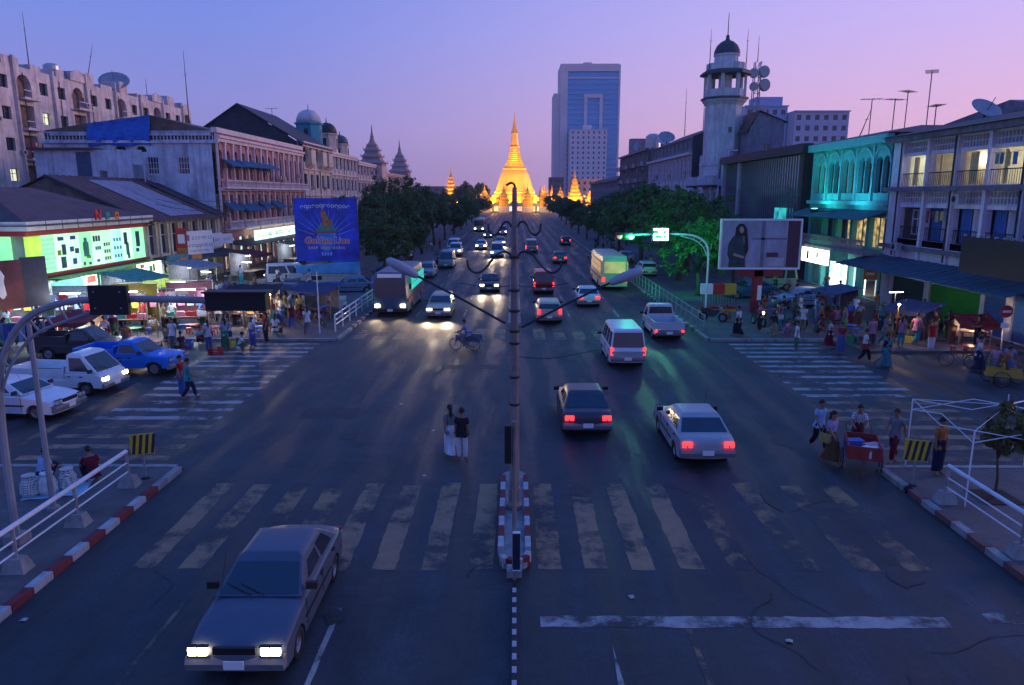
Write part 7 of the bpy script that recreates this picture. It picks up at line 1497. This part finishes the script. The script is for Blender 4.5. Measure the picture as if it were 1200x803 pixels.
# ------------------------------------------------------------------ stalls, goods and people
E_bulb = emit('bulb', (1.0, .8, .55), 60); E_stube = emit('stall_tube', (.85, .95, 1.0), 14)
def stall(x, y, rz, w_, d, h, col, label, z=.13, light='tube', watts=40, name='market_stall', canopy=True):
    s = thing(name, label, 'stall', (x, y, z), rz); OBST.append((x, y))
    for sx in (-1, 1):
        for sy in (-1, 1): MB().tube([(sx * w_ / 2, sy * d / 2, 0), (sx * w_ / 2, sy * d / 2, h - (.25 if sy < 0 else 0))], .03, 5).build('post', M_steelg, s)
    n = 8; mb = MB(); G = [[(-w_ / 2 - .25 + (w_ + .5) * i / n, -d / 2 - .5 + (d + .9) * j / 4, h - .3 + .35 * j / 4 - .12 * math.sin(math.pi * i / n) * (1 - abs(j - 2) / 3) + .03 * math.sin(i * 2.1 + j)) for i in range(n + 1)] for j in range(5)]
    for j in range(4):
        for i in range(n): mb.poly([G[j][i], G[j][i + 1], G[j + 1][i + 1], G[j + 1][i]])
    for i in range(n): a, c = G[0][i], G[0][i + 1]; mb.poly([a, c, (c[0], c[1] - .02, c[2] - .22), (a[0], a[1] - .02, a[2] - .22)])
    if canopy: mb.build('canopy', M_cloth, s, color=(*col, 1))
    else: MB().tube([(-w_ / 2, -d / 2, h - .25), (w_ / 2, -d / 2, h - .25)], .025, 5).build('rail', M_steelg, s); MB().tube([(-w_ / 2, d / 2, h), (w_ / 2, d / 2, h)], .025, 5).build('rail', M_steelg, s)
    MB().box(-w_ / 2 + .1, w_ / 2 - .1, -d / 2, d / 2 - .5, .68, .74).build('table_top', M_wood, s)
    for sx in (-1, 1): MB().box(sx * (w_ / 2 - .2) - .03, sx * (w_ / 2 - .2) + .03, -d / 2 + .1, d / 2 - .6, 0, .679).build('table_leg', M_wood, s)
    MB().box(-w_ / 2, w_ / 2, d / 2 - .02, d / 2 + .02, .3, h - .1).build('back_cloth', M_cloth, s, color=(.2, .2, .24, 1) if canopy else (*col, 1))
    if light == 'tube': MB().cbox(0, 0, h - .45, 1.1, .05, .05).build('tube_light', E_stube, s); lamp('POINT', 'stall_light', (0, -.3, h - .6), watts, (.85, .95, 1.0), s, .15)
    if light == 'bulb': MB().ball((0, -.2, h - .6), .07, 8, 6).build('bulb', E_bulb, s); MB().tube([(0, -.2, h - .55), (0, -.2, h - .2)], .008, 4).build('flex', M_black, s); lamp('POINT', 'stall_light', (0, -.35, h - .72), watts, (1.0, .68, .36), s, .08)
    return s
tee = MB().prism([(-.2, -.62), (.2, -.62), (.21, -.18), (.34, -.26), (.4, -.12), (.2, .0), (.08, .0), (0, -.05), (-.08, .0), (-.2, .0), (-.4, -.12), (-.34, -.26), (-.21, -.18)], 'y', -.03, .03).mesh('hanging_shirt', M_cloth)
jean = MB().prism([(-.19, 0), (.19, 0), (.22, -.95), (.04, -.95), (0, -.3), (-.04, -.95), (-.22, -.95)], 'y', -.035, .035).mesh('hanging_jeans', M_cloth)
box_ = MB().box(-.25, .25, -.18, .18, 0, .2).box(-.23, .23, -.16, .16, .2, .27).mesh('goods_box', M_plast)
rs = random.Random(5)
stalls = [(-29.0, 41.3, 18, 'white', 'white-backed clothes stall nearest the maroon billboard'), (-25.9, 41.9, 10, 'pale blue', 'blue-backed clothes stall beside the white-backed one'), (-22.9, 42.6, 6, 'yellow', 'yellow-backed clothes stall in the lit row'), (-19.9, 43.6, 12, 'pink', 'pink-backed clothes stall at the far end of the lit row')]
for x, y, a, cn, lab in stalls:
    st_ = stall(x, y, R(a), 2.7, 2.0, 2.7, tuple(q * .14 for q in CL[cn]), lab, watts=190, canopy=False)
    ca, sa = math.cos(R(a)), math.sin(R(a)); W2 = lambda lx, ly: (x + lx * ca - ly * sa, y + lx * sa + ly * ca)
    short = lab.split(' stall')[0].replace(' clothes', '') + ' stall'
    for r_i in range(2):
        for k in range(5):
            cn2 = rs.choice(['white', 'white', 'yellow', 'white', 'pink', 'pale blue', 'grey', 'red']); px, py = W2(-1.05 + k * .52, .9 if r_i else -1.12)
            o = obj('hanging_shirt', tee, None, (px, py, .13 + (2.3 if not r_i else 1.75) + rs.uniform(-.04, .04)), (0, 0, R(a) + rs.uniform(-.15, .15)), color=(*CL[cn2], 1), scale=rs.uniform(.85, 1.0))
            tag(o, f'{cn2} shirt hanging in the {"front" if not r_i else "back"} of the {" ".join(short.split()[:3])}', 'shirt', f'{cn2} shirts of {short}')
    for k in range(4):
        cn2 = rs.choice(['white', 'pink', 'blue', 'red', 'teal']); px, py = W2(-.9 + k * .6, -.5)
        tag(obj('goods_box', box_, None, (px, py, .13 + .741), (0, 0, R(a) + rs.uniform(-.2, .2)), color=(*CL[cn2], 1)), f'{cn2} box of goods on the table of the {" ".join(short.split()[:3])}', 'box', f'{cn2} goods boxes {short}')
# jeans rack by the street
rk = thing('jeans_rack', 'clothes rail of blue jeans at the kerb by the stalls', 'clothes rack', (-25.3, 36.6, .0), R(8)); OBST.append((-25.3, 36.6))
for s in (-1, 1): MB().tube([(s * 1.6, -.3, 0), (s * 1.6, 0, 1.55), (s * 1.6, .3, 0)], .025, 5).build('stand', M_steelg, rk)
MB().tube([(-1.65, 0, 1.55), (1.65, 0, 1.55)], .025, 5).build('rail', M_steelg, rk)
for k in range(9):
    lx = -1.4 + k * .35; c = rs.choice(['blue', 'navy', 'blue', 'pale blue'])
    tag(obj('hanging_jeans', jean, None, (-25.3 + lx * math.cos(R(8)), 36.6 + lx * math.sin(R(8)) - .0, 1.52), (0, 0, R(8) + rs.uniform(.2, .6)), color=(*CL[c], 1)), f'{c} jeans hanging on the kerbside clothes rail', 'jeans', f'{c} jeans on the rail')
stall(-22.9, 37.6, R(-5), 1.8, 1.1, 1.9, (.3, .05, .06), 'small food cart with a bare bulb near the dark pickup', 0, 'bulb', 120, 'food_cart')
stall(-16.2, 44.6, R(5), 2.8, 1.6, 2.3, (.03, .03, .05), 'dark-canopied tea stall with a warm bulb by the forecourt', .13, 'bulb', 150, 'tea_stall')
stall(-12.8, 46.6, R(-10), 2.4, 1.4, 2.2, (.05, .07, .14), 'navy-canopied drinks stall near the kerb railing', .13, 'none', 0, 'drinks_stall')
stall(-26.8, 50.5, R(70), 3.2, 2.0, 2.6, (.05, .3, .32), 'teal-canopied stall in front of the cream row', .13, 'tube', 130)
stall(-26.0, 58.5, R(75), 3.2, 2.0, 2.6, (.35, .36, .4), 'grey-canopied stall further along the cream row', .13, 'tube', 130)
stall(-25.6, 70, R(80), 3.4, 2.0, 2.6, (.2, .05, .05), 'maroon-canopied stall before the pink building', .13, 'tube', 150); stall(-25.6, 84, R(80), 3.4, 2.0, 2.6, (.1, .2, .12), 'green-canopied stall before the pink building', .13, 'tube', 150)
stall(24.6, 38.4, R(-12), 1.5, .9, 1.5, (.3, .04, .04), 'low red snack stall with a glaring bulb before the lilac house', .13, 'bulb', 110, 'snack_stall')
stall(22.6, 40.5, R(-60), 2.0, 1.3, 1.9, (.06, .08, .16), 'dark stall behind the snack stall', .13, 'none', 0); stall(21.2, 47.2, R(-80), 2.2, 1.3, 2.0, (.1, .12, .2), 'blue-grey stall before the teal house', .13, 'none', 0)
# bare bulbs and tubes on poles through the market
for i, (x, y, kind) in enumerate(((-27.4, 39.9, 't'), (-24.3, 40.4, 't'), (-21.3, 41.0, 'b'), (-20.0, 39.9, 't'), (-18.2, 42.9, 't'), (-17.2, 46.2, 'b'), (-14.4, 42.4, 'b'), (-22.6, 48.5, 't'), (-23.4, 55.0, 't'), (-23.2, 63.0, 't'), (22.9, 43.4, 't'), (20.6, 38.6, 'b'))):
    w_ = ('nearest the maroon billboard', 'before the blue-backed stall', 'before the yellow-backed stall', 'at the kerb by the tea tables', 'behind the tea tables', 'behind the tea stall', 'at the drinks stall corner', 'before the teal-canopied stall', 'before the grey-canopied stall', 'below the hanging banner', 'behind the snack stall', 'in front of the dark stall')[i]
    t = thing('stall_lamp', ('tube lamp' if kind == 't' else 'bare bulb') + ' on a bamboo pole ' + w_, 'lamp', (x, y, .13 if y > S1 + .1 or x > 18 else 0), rs.uniform(-.4, .4)); OBST.append((x, y))
    MB().tube([(0, 0, 0), (.02, 0, 2.2)], .022, 5).build('pole', M_wood, t)
    if kind == 't': MB().tube([(-.45, -.06, 2.15), (.45, -.06, 2.15)], .022, 6).build('tube', E_stube, t); lamp('POINT', 'lamp_light', (0, -.25, 2.1), 45, (.88, .96, 1.0), t, .15)
    else: MB().ball((0, -.1, 2.12), .06, 8, 6).build('bulb', E_bulb, t); lamp('POINT', 'lamp_light', (0, -.22, 2.1), 55, (1.0, .66, .34), t, .08)
# low tea tables
tt = MB().lathe([(.4, .45), (.42, .47), (.4, .49), (.001, .49)], 12).mesh('table_top', M_plast); tl_ = MB().tube([(0, 0, 0), (-.05, 0, .46)], .022, 4).mesh('leg', M_plast)
for x, y, c in ((-20.6, 38.2, 'red'), (-18.9, 37.4, 'red'), (-17.2, 40.9, 'red'), (-18.8, 41.6, 'red'), (-14.6, 40.9, 'blue'), (-23.9, 39.0, 'blue'), (23.2, 36.2, 'red'), (19.4, 41.6, 'blue'), (-21.6, 40.4, 'green')):
    z = .13 if y > S1 or (x > 18 and y > 36.7) else 0; w_ = 'in the stall corner' if x < 0 else 'by the snack stall'
    t = thing('plastic_table', f'low round {c} plastic table {w_}', 'table', (x, y, z), 0, f'{c} tables {w_}'); OBST.append((x, y))
    cc = (*{'red': (.5, .02, .03), 'blue': (.03, .12, .45), 'green': (.03, .3, .08)}[c], 1); obj('table_top', tt, t, color=cc)
    for k in range(4): a = R(90 * k); obj('leg', tl_, t, (.33 * math.cos(a), .33 * math.sin(a), 0), (0, 0, a), color=cc)
    for k in range(3): a = R(120 * k + 40); stool(x + .75 * math.cos(a), y + .75 * math.sin(a), z, rs.choice(['red', 'red', 'blue']), w_); OBST.append((x + .75 * math.cos(a), y + .75 * math.sin(a)))
# crates
crate = MB()
for z in (.0, .12, .24): crate.box(-.3, .3, -.22, -.2, z, z + .09).box(-.3, .3, .2, .22, z, z + .09).box(-.3, -.28, -.2, .2, z, z + .09).box(.28, .3, -.2, .2, z, z + .09)
crate.box(-.28, .28, -.2, .2, .0, .02); crate = crate.mesh('plastic_crate', M_plast)
for i in range(22):
    left = i < 14; x, y = (rs.uniform(-26, -14), rs.uniform(36.2, 41.0)) if left else (rs.uniform(17.5, 25), rs.uniform(37.2, 43)); z = .13 if y > S1 + .3 or not left else 0
    if abs(y - S1) < .35 or any((x - a) ** 2 + (y - b_) ** 2 < .7 for a, b_ in OBST): continue
    c = rs.choice(['red', 'blue', 'green', 'yellow', 'orange']); w_ = 'among the clothes stalls' if left else 'around the snack stall'
    tag(obj('plastic_crate', crate, None, (x, y, z), (0, 0, rs.uniform(0, 3)), color=(*CL[c], 1)), f'{c} slatted plastic crate on the ground {w_}', 'crate', f'{c} crates {w_}'); OBST.append((x, y))
# street seller on the near left pavement
vx, vy = gnd(40, 585)
sh = MB(); 
for i in range(6):
    for j in range(5): a = lambda p, q: (-.75 + p * .25, -.5 + q * .25, .008 + .012 * math.sin(p * 2 + q)); sh.poly([a(i, j), a(i + 1, j), a(i + 1, j + 1), a(i, j + 1)])
tag(sh.build('ground_sheet', mat('sheet_blue', (.25, .5, .62), rough=.8), None, (vx + .5, vy + .25, .14), (0, 0, .3)), 'pale blue plastic sheet spread behind the pipe railing', 'sheet')
bag = MB().lathe([(.18, 0), (.24, .1), (.22, .35), (.14, .5), (.17, .58)], 10).mesh('white_sack', M_cloth)
for i, (dx, dy, l) in enumerate(((.0, -.1, 'white sack standing nearest the arched mast base'), (.38, .05, 'white sack in the middle of the blue sheet'), (.72, .38, 'white sack at the outer end of the blue sheet'))): tag(obj('white_sack', bag, None, (vx + dx, vy + dy, .15), (0, 0, i), color=(.6, .62, .6, 1)), l, 'sack', 'white sacks'); OBST.append((vx + dx, vy + dy))
person(vx - .25, vy + .75, 'squatting', R(150), 'pale blue', 'navy', 'wrapped skirt', 'beside the blue ground sheet', .13)
person(vx + 1.15, vy + .85, 'squatting', R(230), 'maroon', 'black', 'trousers', 'beside the blue ground sheet', .13)

# named walkers
person(-1.6, 21.1, 'standing', R(170), 'black', 'white', 'trousers', 'before the near crosswalk'); person(-1.98, 21.45, 'walking', R(200), 'grey', 'white', 'wrapped skirt', 'before the near crosswalk', 0, 'long_hair')
fx, fy = gnd(222, 468); person(fx, fy, 'walking', R(120), 'teal', 'navy', 'trousers', 'over the crosswalk by the queue'); person(fx - .5, fy + .5, 'standing', R(90), 'red', 'blue', 'wrapped skirt', 'on the crosswalk by the queue')
# handcart group on the right
hc = thing('hand_cart', 'red wooden handcart at the kerb beside the chevron board', 'cart', (10.25, 20.35, 0), R(-20)); OBST.append((10.25, 20.35))
MB().box(-.45, .45, -.7, .7, .55, .6).box(-.45, -.41, -.7, .7, .6, .95).box(.41, .45, -.7, .7, .6, .95).box(-.41, .41, -.7, -.66, .6, .95).box(-.41, .41, .66, .7, .6, .95).build('tray', mat('cart_red', (.3, .03, .03), rough=.7, var=.3, scale=4), hc)
for s in (-1, 1): o = obj('wheel', tb, hc, (s * .52, 0, .335)); obj('spokes', sp, o); MB().tube([(s * .38, .7, .62), (s * .36, 1.45, .98)], .025, 5).build('handle', M_wood, hc)
MB().tube([(-.52, 0, .335), (.52, 0, .335)], .02, 5).build('axle', M_steelg, hc); MB().box(-.38, .38, -.6, .6, .6, .62).build('tray_lining', M_wood, hc); MB().box(-.03, .03, -.62, -.56, 0, .55).build('prop', M_wood, hc)
for i, (dx, dy, c) in enumerate(((-.15, .2, 'blue'), (.2, -.2, 'pink'), (.0, -.45, 'white'))): tag(obj('goods_box', box_, None, (10.25 + dx, 20.35 + dy, .625), (0, 0, .3 * i), color=(*CL[c], 1)), f'{c} box riding on the red handcart', 'box')
person(10.85, 21.95, 'pushing', R(-20), 'white', 'maroon', 'wrapped skirt', 'behind the red handcart'); person(9.55, 20.9, 'walking', R(30), 'lilac', 'brown', 'wrapped skirt', 'beside the red handcart', 0, 'long_hair'); person(9.7, 22.1, 'walking', R(10), 'pale blue', 'black', 'trousers', 'beside the red handcart'); person(11.6, 21.1, 'walking', R(-60), 'grey', 'maroon', 'trousers', 'beside the red handcart')
person(12.15, 19.75, 'standing', R(20), 'orange', 'navy', 'wrapped skirt', 'beside the gazebo frame', .13)
ux, uy = gnd(1012, 425); person(ux, uy, 'walking', R(70), 'white', 'black', 'trousers', 'near the yellow trishaw'); ux, uy = gnd(1035, 432); person(ux, uy, 'walking', R(60), 'navy', 'teal', 'wrapped skirt', 'near the yellow trishaw')
ux, uy = gnd(1090, 412); person(ux, uy, 'standing', R(10), 'red', 'white', 'trousers', 'before the snack stall')
ux, uy = gnd(1180, 445); person(ux, uy, 'walking', R(-60), 'lilac', 'blue', 'wrapped skirt', 'near the yellow trishaw'); person(ux - .8, uy - .3, 'walking', R(-60), 'pink', 'grey', 'wrapped skirt', 'near the yellow trishaw', 0, 'long_hair')
sa_ = ['standing', 'standing', 'standing_arms_bent', 'walking', 'bending']; mk = ['standing', 'standing_arms_bent', 'sitting', 'sitting', 'walking', 'squatting', 'bending']
zl = lambda x, y: .13 if y > S1 + .05 else 0.0
zr = lambda x, y: .13 if (y > S1 + .05 or (x > 18 and y > 36.65)) else 0.0
crowd(34, [(-29, 40.3), (-17, 40.3), (-17, 45.5), (-27, 45.5)], 'among the lit clothes stalls', mk, zl, 1)
crowd(26, [(-27.5, 37.2), (-24, 36.4), (-14.5, 36.4), (-13, 39.2), (-27, 39.2)], 'before the clothes stalls', mk, zl, 2)
crowd(16, [(-17, 40.2), (-11, 40.2), (-11, 47.5), (-17, 47.5)], 'at the tea stall corner', mk, zl, 3, shirts=['white', 'pale blue', 'white', 'red', 'yellow', 'blue', 'maroon', 'navy'])
crowd(22, [(-26, 48), (-16, 48), (-16, 63), (-25, 72)], 'on the forecourt', sa_, .13, 4)
crowd(12, [(-14, 68), (-10.6, 68), (-10.6, 118), (-14, 118)], 'under the kerbside trees', sa_, .13, 5)
crowd(20, [(12, 40.3), (20, 40.3), (22, 46), (12, 46)], 'around the parked motorbikes', mk, zr, 6)
crowd(14, [(18, 45), (25.5, 45), (25.5, 62), (20, 62)], 'before the bright shop', sa_, .13, 7)
crowd(24, [(18.3, 36.9), (24.4, 36.9), (25.5, 44), (19, 44)], 'around the snack stall', mk, .13, 8)
crowd(7, [(12.5, 35), (21, 31), (24, 35.5), (16, 39)], 'crossing below the motorbikes', ['walking', 'walking', 'standing'], zr, 9)
crowd(10, [(11.6, 62), (14.5, 62), (14.5, 110), (11.6, 110)], 'along the kerb fence', sa_, .13, 10)
# sagging cables along the left fronts
for i, (z, l) in enumerate(((7.3, 'lowest sagging cable along the cream and pink fronts'), (7.7, 'middle sagging cable along the cream and pink fronts'), (8.2, 'highest sagging cable along the cream and pink fronts'))):
    pts_ = []
    for k in range(25): t_ = k / 24; pts_.append((-29.0 + .1 * i, 59.5 + 46 * t_, z - .8 * (1 - (2 * ((t_ * 2) % 1.0001) - 1) ** 2)))
    tag(MB().tube(pts_, .022, 4).build('overhead_cable', M_black), l, 'cable')
# litter
lit = MB().add([(-.07, -.05, 0), (.0, -.055, .012), (.06, -.05, .0), (.07, .04, .004), (.01, .05, .02), (-.05, .055, .006)], [(0, 1, 4, 5), (1, 2, 3, 4)]).mesh('litter', mat('litter_paper', (.4, .39, .37), rough=.9))
for i, (px, py) in enumerate(((28, 727), (508, 505), (497, 558), (925, 752), (656, 470), (740, 700), (470, 474))):
    tag(obj('paper_scrap', lit, None, (*gnd(px, py), .012), (0, 0, i)), 'scrap of pale paper lying on the asphalt', 'litter', 'paper scraps on the road')
# ------------------------------------------------------------------ evening haze
hz = MB().box(-1450, 1450, -160, 2450, -1.1, 112); hm = bpy.data.materials.new('haze'); hm.use_nodes = True
hn = hm.node_tree.nodes; hn.clear(); ho = hn.new('ShaderNodeOutputMaterial'); pv = hn.new('ShaderNodeVolumePrincipled')
pv.inputs['Color'].default_value = (.93, .93, .98, 1); pv.inputs['Density'].default_value = .0002; pv.inputs['Anisotropy'].default_value = .2
hm.node_tree.links.new(pv.outputs[0], ho.inputs['Volume'])
hz = hz.build('haze', hm); hz['kind'] = 'stuff'; hz['label'] = 'thin violet evening haze over the whole street'
